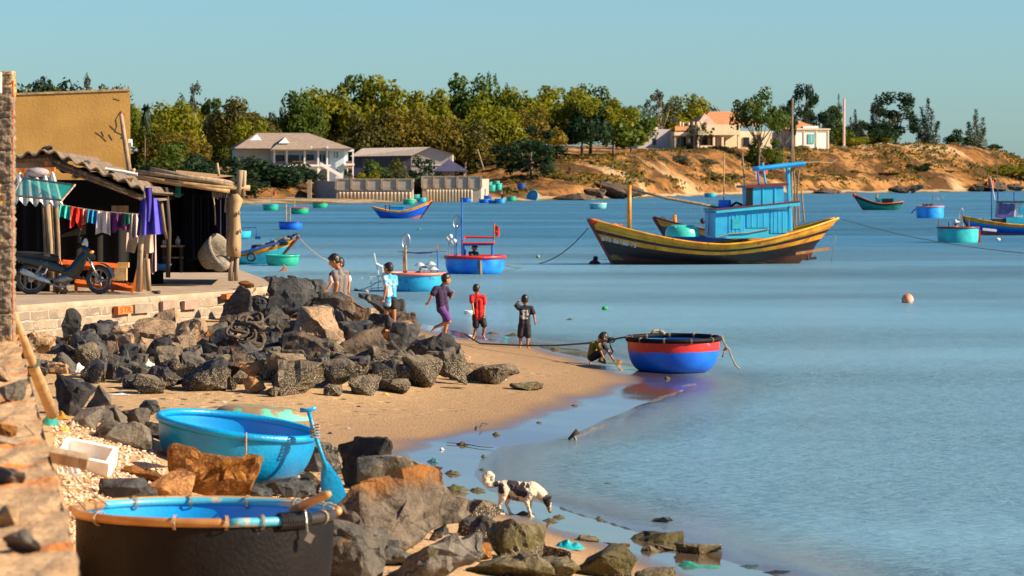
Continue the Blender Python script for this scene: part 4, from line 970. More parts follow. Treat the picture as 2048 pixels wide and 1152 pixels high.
for (xa, ya_, xb, yb2, r_, m_, nm) in [(1521,370,1517,338,.05,poleblue,'post'),(1535,370,1528,326,.05,M_cab,'post'),(1586,462,1580,330,.10,M_cab,'stern_post'),(1588,448,1590,196,.055,driftw,'mast'),(1598,455,1590,250,.04,driftw,'mast'),(1594,455,1604,338,.04,driftw,'pole'),(1492,372,1486,305,.04,driftw,'pole'),(1448,400,1449,306,.03,bamboo,'pole'),(1615,446,1609,382,.04,driftw,'ladder'),(1605,446,1601,384,.035,driftw,'ladder'),(1417,470,1417,400,.025,steel,'aerial')]:
    MB().tube([T(xa, ya_), T(xb, yb2)], r_, 7).build(nm, m_, bt)
mb = MB(); mb.tube([T(1514, 338, -.7), T(1611, 327, -.7)], .10, 7); mb.tube([T(1514, 338, .7), T(1611, 327, .7)], .10, 7); mb.tube([T(1516, 337, -.7), T(1516, 337, .7)], .08, 6); mb.tube([T(1608, 328, -.7), T(1608, 328, .7)], .08, 6); mb.build('boom_rack', M_sky, bt)
MB().tube([T(1610, 326), T(1640, 324), T(1672, 326), T(1684, 318)], .03, 5).build('net_pole', bamboo, bt)
for q in (392, 408, 424): MB().tube([T(1602, q), T(1612, q - 1)], .02, 5).build('rung', driftw, bt)
MB().tube([T(1254, 458), T(1255, 370)], [.11, .085], 9).build('bow_post', paint('orange_post_paint', (.60, .22, .012), worn=(.3, .1, .02), t=.62), bt, smooth='all')
MB().tube([T(1257, 378), T(1330, 396), T(1400, 408), T(1440, 416)], [.05, .07, .07, .05], 7).build('boom', driftw, bt, smooth='all')
br = MB().lathe([(.001, 0), (.28, 0), (.30, .15), (.28, .17), (.30, .19), (.28, .36), (.001, .36)], 18, c=T(1450, 416)).build('water_drum', M_blue, bt, smooth=True)
MB().tube([T(1460, 414), T(1474, 405), T(1486, 410)], .06, 6).build('winch', blackm, bt)
mb = MB(); mb.ball(T(1183, 443), (.3, .2, .14), 8); mb.tube([T(1175, 440), T(1188, 448), T(1192, 455)], .1, 6); mb.build('bow_cap', M_red, bt, smooth='all')
mb = MB(); mb.tube([T(1218, 451), T(1224, 449), T(1232, 452), T(1240, 450)], .09, 6); mb.build('anchor_rope', pm('coral_rope', (.55, .14, .06), scale=9), bt)
MB().tube([T(1425, 475, -1.0), T(1450, 468, -1.0), T(1490, 466, -1.0), T(1534, 458, -1.0)], .025, 5).build('hand_line', ropem, bt)
rd = MB().box(T(1620, 502, .0), (1.6, .08, .12), Matrix.Rotation(R(-8), 3, 'Y')).build('rubbing_strake', pm('raw_orange_wood', (.42, .19, .06), (.25, .1, .03), scale=4), bt); rd.location.y = -1.0
mb = MB(); mb.box(T(1631, 518, .2), (.5, .05, .12), Matrix.Rotation(R(-6), 3, 'Y')); mb.tube([T(1623, 508, .2), T(1625, 520, .2)], .04, 6); mb.build('rudder', blackm, bt)
up = MB().lathe([(r, .55 - z) for r, z in bowl_profile(.78, .52, 12)], 32, c=T(1363, 474)).build('deck_tub', paint('mint_tub', (.04, .50, .42), worn=(.3, .4, .3), t=.64), bt, smooth='all')
MB().box(T(1364, 453.5), (.95, .95, .06)).build('tub_lid', M_white, bt)
# registration number painted along the bow
u0, u1 = Vector((TX(1198), 0, TZ(475))), Vector((TX(1260), 0, TZ(491)))
def hull_y(px, py):
    x = TX(px); z = TZ(py); best = None
    for r in grid:
        for p in r:
            dd = abs(p[0] - 511 * s / 2 - x) + abs(p[2] - z)
            if best is None or dd < best[0]: best = (dd, p[1])
    return -best[1]
ya1, ya2 = hull_y(1198, 476), hull_y(1258, 490)
ang = math.atan2(ya2 - ya1, TX(1260) - TX(1198)); mid = Vector(((TX(1198) + TX(1260)) / 2, (ya1 + ya2) / 2 - .07, TZ(483.5)))
Mt = Matrix.Translation(mid) @ Matrix.Rotation(ang, 4, 'Z') @ Matrix.Rotation(R(12), 4, 'Y') @ Matrix.Rotation(R(90), 4, 'X')
text_mesh('BTh 86188-TS', .275, pm('white_lettering', (.72, .74, .74), rough=.6), bt, Mt, 'registration_lettering')
# boat moored behind it, showing its blue bow
Yg = Yf + 7; s2 = Yg / F; cg = P(1480, 522, Yg)
b2nd, g2, sx2 = fishing_boat("navy blue boat moored behind the large yellow one, bow showing", (cg.x, Yg, 0), 345 * s2, 2.2, 52 * s2, 86 * s2, 80 * s2, 60 * s2, 40 * s2, [M_brownred, M_dkblue, M_dkblue, M_yel], [(0, 0), (.4, 1), (.86, 3)], deckmat=driftw, gun=M_brownred)
og = Vector((cg.x, Yg, 0))
MB().tube([P(1350, 446, Yg) - og, P(1349, 430, Yg) - og], .09, 8).build('bow_post', M_yel, b2nd); MB().tube([P(1325, 440, Yg) - og + Vector((.14 * math.cos(a), 0, .14 * math.sin(a))) for a in [i * .55 for i in range(12)]], .03, 5, closed=True).build('rope_coil', darkrope, b2nd)
MB().tube([P(1406, 470, Yg) - og, P(1406, 442, Yg) - og], .025, 5).build('aerial', steel, b2nd); MB().ball(P(1406, 442, Yg) - og, .14, 8).build('float', blackm, b2nd)
# small blue one in mid bay, bow to the right
Yh = gY(437); s3 = Yh / F; c3 = P(804, 437, Yh); o3 = Vector((c3.x, Yh, 0))
sb, g3, _ = fishing_boat("small blue fishing boat with yellow gunwale in mid bay", (c3.x, Yh, 0), 122 * s3, 1.7, 14 * s3, 36 * s3, 24 * s3, 30 * s3, 24 * s3, [M_salm, M_blue, M_blue, M_yel], [(0, 0), (.36, 1), (.84, 3)], bow_left=False, deckmat=M_dkblue, gun=M_yel, n=30, nv=14)
MB().box(P(795, 421, Yh) - o3, (28 * s3, 1.0, 14 * s3)).build('cabin', M_sky, sb); MB().box(P(795, 413, Yh) - o3, (30 * s3, 1.1, .06)).build('cabin_roof', M_cyan, sb)
for x in (771, 779): MB().tube([P(x, 428, Yh) - o3, P(x, 410, Yh) - o3], .06, 5).build('post', M_dkblue, sb)
MB().tube([P(766, 411, Yh) - o3, P(784, 410, Yh) - o3], .05, 5).build('crossbar', driftw, sb); MB().tube([P(855, 404, Yh) - o3, P(866, 402, Yh) - o3], .09, 6).build('bow_roller', blackm, sb)
# green one in the distance, bow to the left
Yi = gY(420); s4 = Yi / F; c4 = P(1757, 420, Yi); o4 = Vector((c4.x, Yi, 0))
gb, g4, _ = fishing_boat("dark green fishing boat with maroon cabin near the headland", (c4.x, Yi, 0), 101 * s4, 1.9, 13 * s4, 32 * s4, 17 * s4, 24 * s4, 14 * s4, [M_brownred, paint('bottle_green', (.01, .19, .17), c2=(.01, .26, .19), t=.7), M_hull, M_teal], [(0, 0), (.26, 1), (.82, 2)], deckmat=driftw, gun=paint('orange_trim', (.6, .16, .03), t=.6), n=30, nv=14)
MB().box(P(1775, 404, Yi) - o4, (22 * s4, 1.0, 14 * s4)).build('cabin', paint('maroon', (.10, .02, .03), t=.7), gb); MB().box(P(1772, 396, Yi) - o4, (36 * s4, 1.4, .12)).build('cabin_roof', M_teal, gb)
MB().box(P(1756, 403, Yi) - o4, (9 * s4, .9, 9 * s4)).build('window', M_cyan, gb); MB().tube([P(1752, 398, Yi) - o4, P(1755, 388, Yi) - o4], .14, 5).build('exhaust', bamboo, gb); MB().ball(P(1743, 406, Yi) - o4, .28, 8).build('float', whitem, gb); MB().ball(P(1709, 391, Yi) - o4, .22, 8).build('bow_knob', M_red, gb)
# blue and yellow one entering at the right edge, bow to the left
Yj = gY(470); s5 = Yj / F; c5 = P(2042, 470, Yj); o5 = Vector((c5.x, Yj, 0))
rbt, g5, _ = fishing_boat("blue fishing boat with yellow gunwale and purple wheelhouse at the frame's edge", (c5.x, Yj, 0), 236 * s5, 2.4, 20 * s5, 38 * s5, 30 * s5, 26 * s5, 30 * s5, [M_salm, M_blue, M_sky, M_yel], [(0, 0), (.42, 1), (.70, 2), (.86, 3)], deckmat=driftw, gun=M_yel, n=36, nv=18)
MB().box(P(2015, 446, Yj) - o5, (56 * s5, 1.5, 16 * s5)).build('cabin', blackm, rbt); MB().box(P(2032, 445, Yj) - o5, (46 * s5, 1.6, 20 * s5)).build('cabin_side', M_cyan, rbt)
MB().box(P(2010, 422, Yj) - o5, (32 * s5, 1.3, 30 * s5), Matrix.Rotation(R(6), 3, 'Y')).build('wheelhouse', paint('violet_paint', (.10, .09, .26), worn=(.3, .3, .4), t=.6), rbt); MB().box(P(2033, 420, Yj) - o5, (20 * s5, 1.2, 26 * s5)).build('white_cabin', M_white, rbt)
MB().box(P(2024, 404, Yj) - o5, (56 * s5, 1.8, .10)).build('wheelhouse_roof', blackm, rbt)
MB().box(P(2042, 420, Yj) - o5 + Vector((0, -.63, 0)), (10 * s5, .04, 14 * s5)).build('window', M_cyan, rbt)
for (x, y0, y1) in ((1996, 405, 380), (2028, 404, 383), (1983, 440, 375), (1955, 452, 436), (1967, 452, 436)): MB().tube([P(x, y0, Yj) - o5, P(x, y1, Yj) - o5], .035, 5).build('pole', M_dkblue, rbt)
pf = MB().tube([P(1990, 400, Yj) - o5, P(1981, 355, Yj) - o5], .035, 5).build('flag_pole', whitem, rbt); flag(P(1975, 355, Yj) - o5, .42, .45, pm('orange_cloth', (.80, .14, .02), scale=4), rbt, .6)
MB().tube([P(1995, 400, Yj) - o5, P(1993, 300, Yj) - o5], .025, 5).build('aerial', driftw, rbt)
mb = MB(); mb.box(P(1974, 459, Yj) - o5 + Vector((0, -1.3, 0)), (28 * s5, .04, 5 * s5), Matrix.Rotation(R(6), 3, 'Y')); mb.build('name_board', whitem, rbt)
# yellow-gunwaled boat partly hidden by the hut, bow to the right with tyres and ropes
Yk = gY(529); s6 = Yk / F; c6 = P(470, 529, Yk); o6 = Vector((c6.x, Yk, 0))
lb, g6, _ = fishing_boat("sky blue boat with yellow gunwale, tyres and ropes behind the hut", (c6.x, Yk, 0), 254 * s6, 2.0, 22 * s6, 58 * s6, 40 * s6, 50 * s6, 30 * s6, [M_yel, M_cyan, M_cyan, M_yel], [(0, 0), (.10, 1), (.70, 3), (.93, 1)], bow_left=False, deckmat=blackm, gun=M_dkblue, keel=-.08, n=40, nv=22)
def J(px, py, dy=0.0): return P(px, py, Yk + dy) - o6
MB().tube([J(585, 474), J(598, 471)], [.11, .12], 8).build('bow_roller', blackm, lb, smooth='all')
MB().tube([J(543, 505), J(543, 479)], .07, 7).build('post', M_cyan, lb)
mb = MB(); rg = random.Random(9)
for i in range(9): mb.tube([J(500 + i * 7, 502 - i * 2, -.6 + rg.uniform(0, .9)), J(520 + i * 7, 492 - i * 2.2, rg.uniform(-.6, .4)), J(540 + i * 6, 496 - i * 2.4, rg.uniform(-.6, .4))], rg.uniform(.05, .10), 6)
mb.build('net_heap', pm('grey_net_rope', (.07, .065, .06), (.16, .14, .11), scale=14, bump=.5), lb)
def tyre(c_, Rr, r_, M=None):
    return MB().tube([Vector(c_) + Vector((Rr * math.cos(a), 0, Rr * math.sin(a))) for a in [2 * math.pi * i / 20 for i in range(20)]], r_, 8, closed=True)
tyre(J(503, 514, -.95), .17, .05).build('fender_tyre', blackm, lb, smooth='all'); 
for (x, y) in ((520, 494), (560, 486)): MB().tube([J(x, y) + Vector((.3 * math.cos(a), .3 * math.sin(a), 0)) for a in [2 * math.pi * i / 18 for i in range(18)]], .11, 7, closed=True).build('fender_tyre', blackm, lb, smooth='all')
mb = MB(); mb.tube([J(488, 512, 0), J(596, 475, 0)], .025, 5); mb.build('hand_line', ropem, lb)
# hidden boat's blue bits beyond the post
bl = thing('small_raft', "small blue awning frame of a boat beyond the hut post", 'boat', P(492, 478, gY(478))); og2 = Vector(bl.location); Yl = gY(478)
coracle_like = MB().lathe(bowl_profile(.75, .5, 8, .6, 3), 24, c=P(478, 478, Yl) - og2).build('hull', M_cyan, bl, smooth='all')
MB().tube([P(482, 470, Yl) - og2, P(484, 456, Yl) - og2, P(512, 455, Yl) - og2, P(513, 474, Yl) - og2], .03, 5).build('awning_frame', M_dkblue, bl); MB().box(P(516, 476, Yl) - og2, (.34, .3, .22)).build('tub', M_dkblue, bl)
# ================================================================== MOORING LINES, FLOATS
def line(pts, r, mat, label, name='mooring_rope'):
    return tag(MB().tube(pts, r, 5).build(name, mat, smooth='all'), label, 'rope')
line(sag(P(1176, 456, Yf), G(1045, 529, -.05), .5, 16), .022, darkrope, "dark mooring line dipping from the large boat's bow to the water")
line(sag(P(1683, 438, Yf), P(2120, 512, 118), .25, 18), .016, ropem, "pale mooring line running from the large boat's stern past the tub boat")
line(sag(P(597, 474, Yk), G(692, 527, -.05), .35, 14), .020, ropem, "pale mooring line from the tyre-hung boat's bow to the water")
line(sag(P(1012, 531, Yc), G(1076, 525, -.05), .15, 10), .02, darkrope, "dark line trailing off the red-rimmed blue basket boat")
line(sag(P(762, 560, Yb), G(705, 582, -.03), .08, 8), .014, ropem, "thin pale line trailing from the salmon-rimmed boat's rack")
line([G(1662, 525, .02), P(1666, 500, Yf + .3), P(1672, 470, Yf + .3)], .012, ropem, "thin line hanging under the large boat's stern")
rp = [ground_at(930, 686) + Vector((0, 0, .2))] + [P(x, y, Y) for x, y, Y in ((960, 687, 78), (1000, 689, 77.2), (1050, 691, 76.2), (1110, 691, 75), (1170, 687, 73.6), (1205, 683, 72.9))] + [P(1222, 680, 72.5), P(1240, 676, 72.2), P(1252, 674, 72.0)]
line(rp, .020, darkrope, "dark green rope stretched over the beach to the red and blue basket boat")
mb = MB(); k0 = P(1221, 680, 72.5)
for i in range(4): mb.tube([k0 + Vector((.05 * math.cos(a) + .03 * i - .05, .05 * math.sin(a), .05 * math.sin(a + i))) for a in [j * .7 for j in range(9)]], .018, 5, closed=True)
mb.tube([k0, P(1221, 694, 72.5), P(1226, 703, 72.5), P(1222, 709, 72.5), P(1219, 704, 72.5)], .018, 5)
tag(mb.build('rope_knot', darkrope, smooth='all'), "loose green rope knot beside the squatting boy", 'rope')
def float_ball(px, yb, w_, mat, label, name='float_buoy', sq=1.0):
    Y_ = gY(yb); r = w_ / 2 * Y_ / F; c_ = P(px, yb, Y_)
    t = thing(name, label, 'buoy', (c_.x, Y_, 0)); MB().ball((0, 0, r * sq * .55), (r, r, r * sq), 16).build('body', mat, t, smooth='all'); MB().tube([(0, 0, r * 1.3 * sq), (0, 0, r * 1.7 * sq)], r * .15, 6).build('eye', mat, t)
float_ball(1815, 606, 24, pm('pinkish_buoy', (.62, .13, .05), (.66, .42, .32), scale=5, c3=(.2, .1, .08), t3=.64), "pinkish round buoy floating alone on open water")
float_ball(1210, 620, 13, pm('green_float', (.01, .38, .09), (.01, .25, .06), scale=9), "bright green float on the water beyond the squatting boy", sq=.8)
float_ball(1076, 516, 8, pm('olive_float', (.22, .28, .10), scale=9), "olive float near the red-rimmed blue basket boat")
float_ball(540, 489, 10, pm('mauve_float', (.28, .08, .20), scale=9), "tiny mauve float between the blue tub and the moored bow", sq=.5)
float_ball(712, 582, 8, pm('wood_float', (.20, .13, .08), scale=9), "brown float on the thin line beside the two men")
float_ball(733, 584, 9, pm('cork_float', (.45, .36, .25), scale=9), "cork-coloured float on the thin line near the rack", sq=.6)
float_ball(838, 459, 9, pm('sea_green_float', (.02, .35, .16), scale=9), "flat green float in the middle of the bay", sq=.4)
float_ball(1996, 481, 10, whitem, "white float hanging by the yellow-gunwaled boat at the edge", sq=.7)
# ================================================================== NEAR WALL, PILLAR, PLATFORM, HUTS
conc = pm('rough_concrete', (.56, .37, .19), (.40, .24, .11), scale=5, rough=.9, c3=(.66, .22, .035), s3=1.6, t3=.555, e3=.08, bump=.9, bscale=26)
conc2 = pm('pale_concrete', (.38, .295, .205), (.28, .21, .145), scale=2.5, rough=.9, c3=(.22, .17, .12), s3=4, t3=.62, bump=.7, bscale=20)
aggr = pm('exposed_aggregate', (.27, .20, .13), (.13, .10, .07), scale=16, rough=.95, c3=(.48, .26, .07), s3=3.5, t3=.60, bump=1.0, bscale=34)
stucco = pm('ochre_stucco', (.43, .245, .062), (.34, .185, .045), scale=1.1, rough=.85, c3=(.24, .14, .045), s3=.9, t3=.62, e3=.25, bump=.35, bscale=14)
rubm = pm('rubble_stone', (.46, .29, .15), (.22, .14, .08), scale=4, rough=.9, c3=(.50, .19, .05), s3=3, t3=.64, bump=.8)
brickor = pm('orange_brick', (.60, .17, .03), (.45, .11, .02), scale=8, rough=.8, bump=.4)
ashw = pm('sun_bleached_wood', (.36, .265, .17), (.22, .15, .09), scale=4, rough=.75, stretch=(4, 4, .5), c3=(.15, .1, .06), t3=.64, bump=.4)
dkw = pm('dark_old_wood', (.07, .05, .034), (.035, .026, .018), scale=4, rough=.85, stretch=(4, 4, .5), bump=.4)
shade_black = pm('shade_black_sheeting', (.0045, .004, .004), (.008, .007, .007), scale=3, rough=.9)  # near-black colour stands in for the shade inside the huts
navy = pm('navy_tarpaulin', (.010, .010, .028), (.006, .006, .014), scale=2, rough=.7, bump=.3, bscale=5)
zinc = pm('weathered_fibre_cement', (.19, .14, .095), (.11, .08, .055), scale=3, rough=.85, c3=(.10, .08, .06), t3=.6, bump=.3)
whitesheet = pm('white_roof_sheet', (.62, .63, .64), (.50, .50, .51), scale=4, rough=.6, c3=(.30, .27, .22), t3=.68)
# --- seawall along which the camera looks: only its broken top shows
wx = lambda y: -1.71 - (y - 13.9) * 3.69 / 24.1
t = thing('sea_wall', "crumbling concrete seawall with orange stains running away from the camera", 'wall', (wx(24), 24, 0))
o = Vector(t.location); rg = random.Random(2)
def coping(u, v):
    y = lerp(11, 38.5, v); x = wx(y) - u * .62 + .035 * fbm(y * .7, u * 3, 1)
    z = 2.5 - .05 * u + .022 * fbm(x * 9, y * .9, 2) + .008 * fbm(x * 20, y * 6, 8) + .06 * sst(.7, 1, u) * fbm(y * .8, 4, 3)
    return Vector((x, y, z)) - o
MB().grid(coping, 16, 220).build('coping', conc, t, smooth='all')
MB().grid(lambda u, v: Vector((wx(lerp(11, 38.5, v)) - .001 - .25 * (1 - u) , lerp(11, 38.5, v), lerp(.1, 2.5, u))) - o, 4, 60, flip=True).build('wall_face', conc, t, smooth='all')
MB().grid(lambda u, v: Vector((wx(lerp(11, 38.5, v)) - .55 - u * 4, lerp(11, 38.5, v), 2.42 - .25 * u + .12 * fbm(u * 9, v * 22, 6))) - o, 30, 120).build('rubble_bed', rubm, t, smooth='all')
mb = MB()
for i in range(420):
    y = rg.uniform(13, 38); x = wx(y) - .42 - abs(rg.gauss(0, .5)); r = rg.uniform(.03, .10)
    M = Matrix.Rotation(rg.uniform(0, 3), 3, 'Z') @ Matrix.Rotation(rg.uniform(0, 1), 3, 'X')
    mb.box((x, y, 2.48 + rg.uniform(0, .12) * (1 if x < wx(y) - .6 else .3)), (r * rg.uniform(1, 2), r * rg.uniform(.8, 1.6), r * rg.uniform(.6, 1.2)), M, taper=rg.uniform(.5, 1))
tag(mb.build('rubble', rubm, fix=True), "loose stone and brick rubble heaped along the seawall top", 'rubble', kind='stuff')
for k, (px, py, w_, h_, mt, lab) in enumerate([(40,800,62,60,'slate',"pale stone lump on the seawall beside the pillar's foot"), (25,870,46,40,'ochre',"orange stained stone on the seawall"), (30,960,74,44,'grey',"dark flat stone resting on the seawall rubble"), (60,1090,90,60,'slate',"largest pale stone on the seawall rubble near the frame edge"), (20,1040,60,50,'sand',"sandy stone on the seawall rubble"), (15,760,40,44,'tan',"brown stone beside the pillar's base")]):
    Y_ = F * (H - 2.5) / (py - HY); s = Y_ / F; me = rock_mesh(900 + k, w_ * s, h_ * s, w_ * s, .5, RM[mt]); b_ = bpy.data.objects.new('seawall_stone', me); COL.objects.link(b_); b_.location = P(px - 12, py, Y_) - Vector((0, 0, .05)); tag(b_, lab, 'stone', 'stones on the seawall')
pl = MB().prism([(-.28, -.035), (.28, -.03), (.28, .035), (-.28, .03)], 'y', -.04, .04).build('timber_plank', ashw); a_, b_ = P(8, 866, 21.2), P(108, 934, 20.6)
pl.location = (a_ + b_) / 2; dv = b_ - a_; pl.scale = (dv.length / .56, 1, 1.1); pl.rotation_euler = (R(20), -math.asin(dv.z / dv.length), 0); tag(pl, "broken timber plank lying over the seawall's edge", 'plank')
line([P(50, 850, 21), P(110, 912, 22.5), P(170, 975, 24), P(215, 1010, 25.2)], .006, ropem, "thin pale cord from the seawall to the black basket boat")
line([P(100, 925, 21), P(135, 980, 23), P(170, 1018, 25.3)], .006, ropem, "second pale cord slung to the black basket boat's rim")
bp = thing('bamboo_pole', "pale bamboo pole leaning against the seawall beside the pillar", 'pole', P(105, 828, 36.6)); ob = Vector(bp.location)
pts = [P(105, 828, 36.6) - ob, P(86, 780, 36), P(64, 728, 35.4), P(40, 668, 34.8), P(15, 612, 34.2), P(-6, 560, 33.6)]; pts = [pts[0]] + [p - ob for p in pts[1:]]
MB().tube(pts, [.062, .062, .058, .056, .052, .05], 10).build('cane', bamboo, bp, smooth='all')
for i in (1, 2, 3, 4): MB().tube([pts[i] - Vector((0, 0, .012)), pts[i] + Vector((0, 0, .012))], .068, 10).build('node_ring', ashw, bp)
mb = MB()
for q in range(4): mb.tube([pts[2] + Vector((.075 * math.cos(a), .075 * math.sin(a), -.03 + q * .02 + .02 * math.cos(a))) for a in [j * .63 for j in range(10)]], .010, 5, closed=True)
mb.build('wire_binding', darkrope, bp)
# --- rough pillar
Yp = 33.4; sp = Yp / F
t = thing('concrete_pillar', "tall rough aggregate pillar with rusty reinforcing bar", 'pillar', ((1 - CX) * sp, Yp, 2.45)); hp = H - (145 - HY) * sp - 2.45
def pil(u, v, k):
    a = [(-1, -1), (1, -1), (1, 1), (-1, 1), (-1, -1)]; i = int(min(3, u * 4)); f = u * 4 - i
    x = lerp(a[i][0], a[i + 1][0], f) * .125; y = lerp(a[i][1], a[i + 1][1], f) * .125; z = v * hp
    g = -.022 * max(0, 1 - abs(((z / .30) % 1) - .5) / .06) if 0 else -.02 * max(0, 1 - min((z / .31) % 1, 1 - (z / .31) % 1) / .05)
    nn = .016 * noise.noise(Vector((x * 22, y * 22, z * 20))) + .012 * noise.noise(Vector((x * 60, y * 60, z * 55))) + g
    k_ = 1 + nn / .125; return Vector((x * k_, y * k_, z))
MB().grid(lambda u, v: pil(u, v, 0), 48, 300).build('shaft', aggr, t, smooth='all'); MB().box((0, 0, hp - .005), (.25, .25, .03)).build('broken_top', conc, t)
MB().tube([(.128, -.09, 0), (.124, -.10, hp * .5), (.130, -.09, hp * .97)], .009, 6).build('reinforcing_bar', pm('rust', (.38, .07, .02), (.22, .045, .02), scale=20, rough=.9), t)
MB().tube([(.02, -.13, hp - .2), (.02, -.132, hp + .0)], .014, 6).build('conduit', whitem, t)
# --- platform and its brick retaining wall
A, B, C = Vector((-8.9, 62.9)), Vector((-5.74, 70.6)), Vector((-5.06, 74))
ZP = 1.7
poly = [(-16, 61.2), (A.x, A.y), (B.x, B.y), (C.x, C.y), (-5.6, 79), (-8.5, 98), (-24, 98), (-24, 61)]
plat = thing('platform', "raised concrete yard of the fishing huts", 'platform', (-8, 75, 0)); po = Vector((-8, 75, 0))
pm_ = MB(); pm_.prism([(x + 8, y - 75) for x, y in poly], 'z', .2, ZP); plo = pm_.build('slab', conc2, plat, fix=True)
def edge(u, v):
    pts = [Vector((-13, 61.7)), A, B, C]; L = [0, 4.2, 4.2 + (B - A).length, 4.2 + (B - A).length + (C - B).length]; d = u * L[3]
    for i in range(3):
        if d <= L[i + 1] + 1e-6: p = pts[i].lerp(pts[i + 1], (d - L[i]) / (L[i + 1] - L[i])); break
    nv = Vector((.92, -.38)); w_ = .06 + .05 * fbm(d * 1.5, 3) - (v - .5) ** 2 * .1
    return Vector((p.x + nv.x * w_ + 8, p.y + nv.y * w_ - 75, ZP + .012 - v * (.17 + .05 * fbm(d * 2.1, 8))))
MB().grid(edge, 160, 5, flip=True).build('broken_edge', conc2, plat, smooth='all')
d2 = (B - A).normalized(); L = (B - A).length
bw = thing('brick_wall', "low wall of grey mortared blocks holding up the hut yard", 'wall', (A.x, A.y, 0), rz=math.atan2(d2.y, d2.x))
def brick_mat():
    m = pm('mortared_block', (.25, .195, .14), (.35, .28, .20), scale=3, rough=.9, c3=(.24, .19, .14), t3=.62, bump=.8, bscale=26)
    n = m.node_tree.nodes; l = m.node_tree.links; b = n['Principled BSDF']; col = b.inputs['Base Color'].links[0].from_socket
    tc = n.new('ShaderNodeTexCoord'); sx = n.new('ShaderNodeSeparateXYZ'); cx = n.new('ShaderNodeCombineXYZ'); l.new(tc.outputs['Object'], sx.inputs[0]); l.new(sx.outputs[0], cx.inputs[0]); l.new(sx.outputs[2], cx.inputs[1])
    nz = n.new('ShaderNodeTexNoise'); nz.inputs['Scale'].default_value = 5; l.new(tc.outputs['Object'], nz.inputs[0]); vm = n.new('ShaderNodeMix'); vm.data_type = 'VECTOR'; vm.inputs[0].default_value = .06; l.new(cx.outputs[0], vm.inputs[4]); l.new(nz.outputs[1], vm.inputs[5])
    br = n.new('ShaderNodeTexBrick'); br.inputs['Scale'].default_value = 1; br.inputs['Brick Width'].default_value = .62; br.inputs['Row Height'].default_value = .17; br.inputs['Mortar Size'].default_value = .022; br.inputs['Mortar Smooth'].default_value = .3
    br.inputs['Color1'].default_value = (.17, .135, .105, 1); br.inputs['Color2'].default_value = (.30, .235, .165, 1); br.inputs['Mortar'].default_value = (.36, .30, .235, 1); l.new(vm.outputs[1], br.inputs[0])
    mx = n.new('ShaderNodeMix'); mx.data_type = 'RGBA'; pt = n.new('ShaderNodeMapRange'); pt.inputs[1].default_value = .50; pt.inputs[2].default_value = .58; l.new(nz.outputs[0], pt.inputs[0])
    l.new(pt.outputs[0], mx.inputs[0]); l.new(br.outputs[0], mx.inputs[6]); l.new(col, mx.inputs[7]); l.new(mx.outputs[2], b.inputs['Base Color'])
    b0 = [x for x in n if x.type == 'BUMP'][0]; b2 = n.new('ShaderNodeBump'); b2.inputs['Strength'].default_value = .9; b2.inputs['Distance'].default_value = .03; b2.invert = True; l.new(br.outputs[1], b2.inputs['Height']); l.new(b0.outputs[0], b2.inputs['Normal']); l.new(b2.outputs[0], b.inputs['Normal'])
    return m
bm_ = brick_mat()
MB().grid(lambda u, v: Vector((-4 + u * (L + 4.0), -.10 - .03 * fbm(u * 20, v * 3, 2) - .05 * (1 - v), lerp(.2, ZP - .1, v))), 140, 26).build('face', bm_, bw, smooth='all')
MB().box((L + .04, .6, .8), (.30, 1.6, 1.75)).build('corner_block', conc2, bw)
ob_ = MB().box((3.65, -.175, 1.50), (.58, .10, .15)).build('stamped_brick', brickor, bw)
text_mesh('STR', .15, pm('brick_shadow_letter', (.22, .05, .015)), ob_, Matrix.Translation((3.65, -.228, 1.50)) @ Matrix.Diagonal((1.7, 1, 1, 1)) @ Matrix.Rotation(R(90), 4, 'X'))
for x, z, w_ in ((4.4, 1.5, .66), (5.5, 1.52, .6), (6.4, 1.5, .6)): MB().box((x, -.16, z), (w_, .08, .17)).build('block', pm('grey_block%d' % int(x * 10), (.26 + .04 * (x - 4), .22, .17), rough=.9, bump=.6), bw)
MB().box((7.9, -.2, 1.62), (.42, .12, .1), Matrix.Rotation(.2, 3, 'Z')).build('red_brick', brickor, bw)
# --- ochre wall behind
Yw = 85; 
yw = thing('stucco_wall', "tall blank ochre stucco wall rising behind the tin roofed hut", 'wall', P(140, 345, Yw))
yo = Vector(yw.location); xa, xb = P(-60, 345, Yw).x - yo.x, P(257, 345, Yw).x - yo.x; zt0, zt1 = P(0, 190, Yw).z - yo.z, P(257, 180, Yw).z - yo.z
MB().prism([(xa, -3), (xb + .03, -3), (xb, zt1), (xa, zt0 - .04)], 'y', 0, .30).build('wall_panel', stucco, yw, fix=True)
mb = MB(); 
for i in range(20): mb.box((lerp(xa, xb, (i + .5) / 20), .15, lerp(zt0 - .04, zt1, (i + .5) / 20) + .02), ((xb - xa) / 20 - .004, .36, .05), Matrix.Rotation(-.03, 3, 'Y'))
mb.build('cap_edge', pm('stained_cap', (.22, .15, .08), (.45, .3, .14), scale=5), yw)
crk = MB(); cpts = [[(238, 222), (229, 238), (231, 252), (227, 262), (240, 268), (250, 275)], [(217, 250), (229, 262)], [(188, 264), (200, 272), (210, 282)], [(200, 262), (205, 272)], [(215, 268), (222, 280)], [(224, 196), (236, 200)], [(234, 228), (240, 222)]]
for c_ in cpts: crk.tube([P(x, y, Yw - .006) - yo for x, y in c_], .008, 4)
crk.build('plaster_crack', pm('crack_shadow', (.13, .07, .03)), yw)
MB().box(P(243, 226, Yw - .005) - yo, (.10, .02, .05)).build('bare_brick', brickor, yw); MB().box(P(243, 274, Yw - .005) - yo, (.06, .02, .05)).build('bare_brick', brickor, yw)
yw.rotation_euler = (0, 0, R(9)); yw.location.y += .3
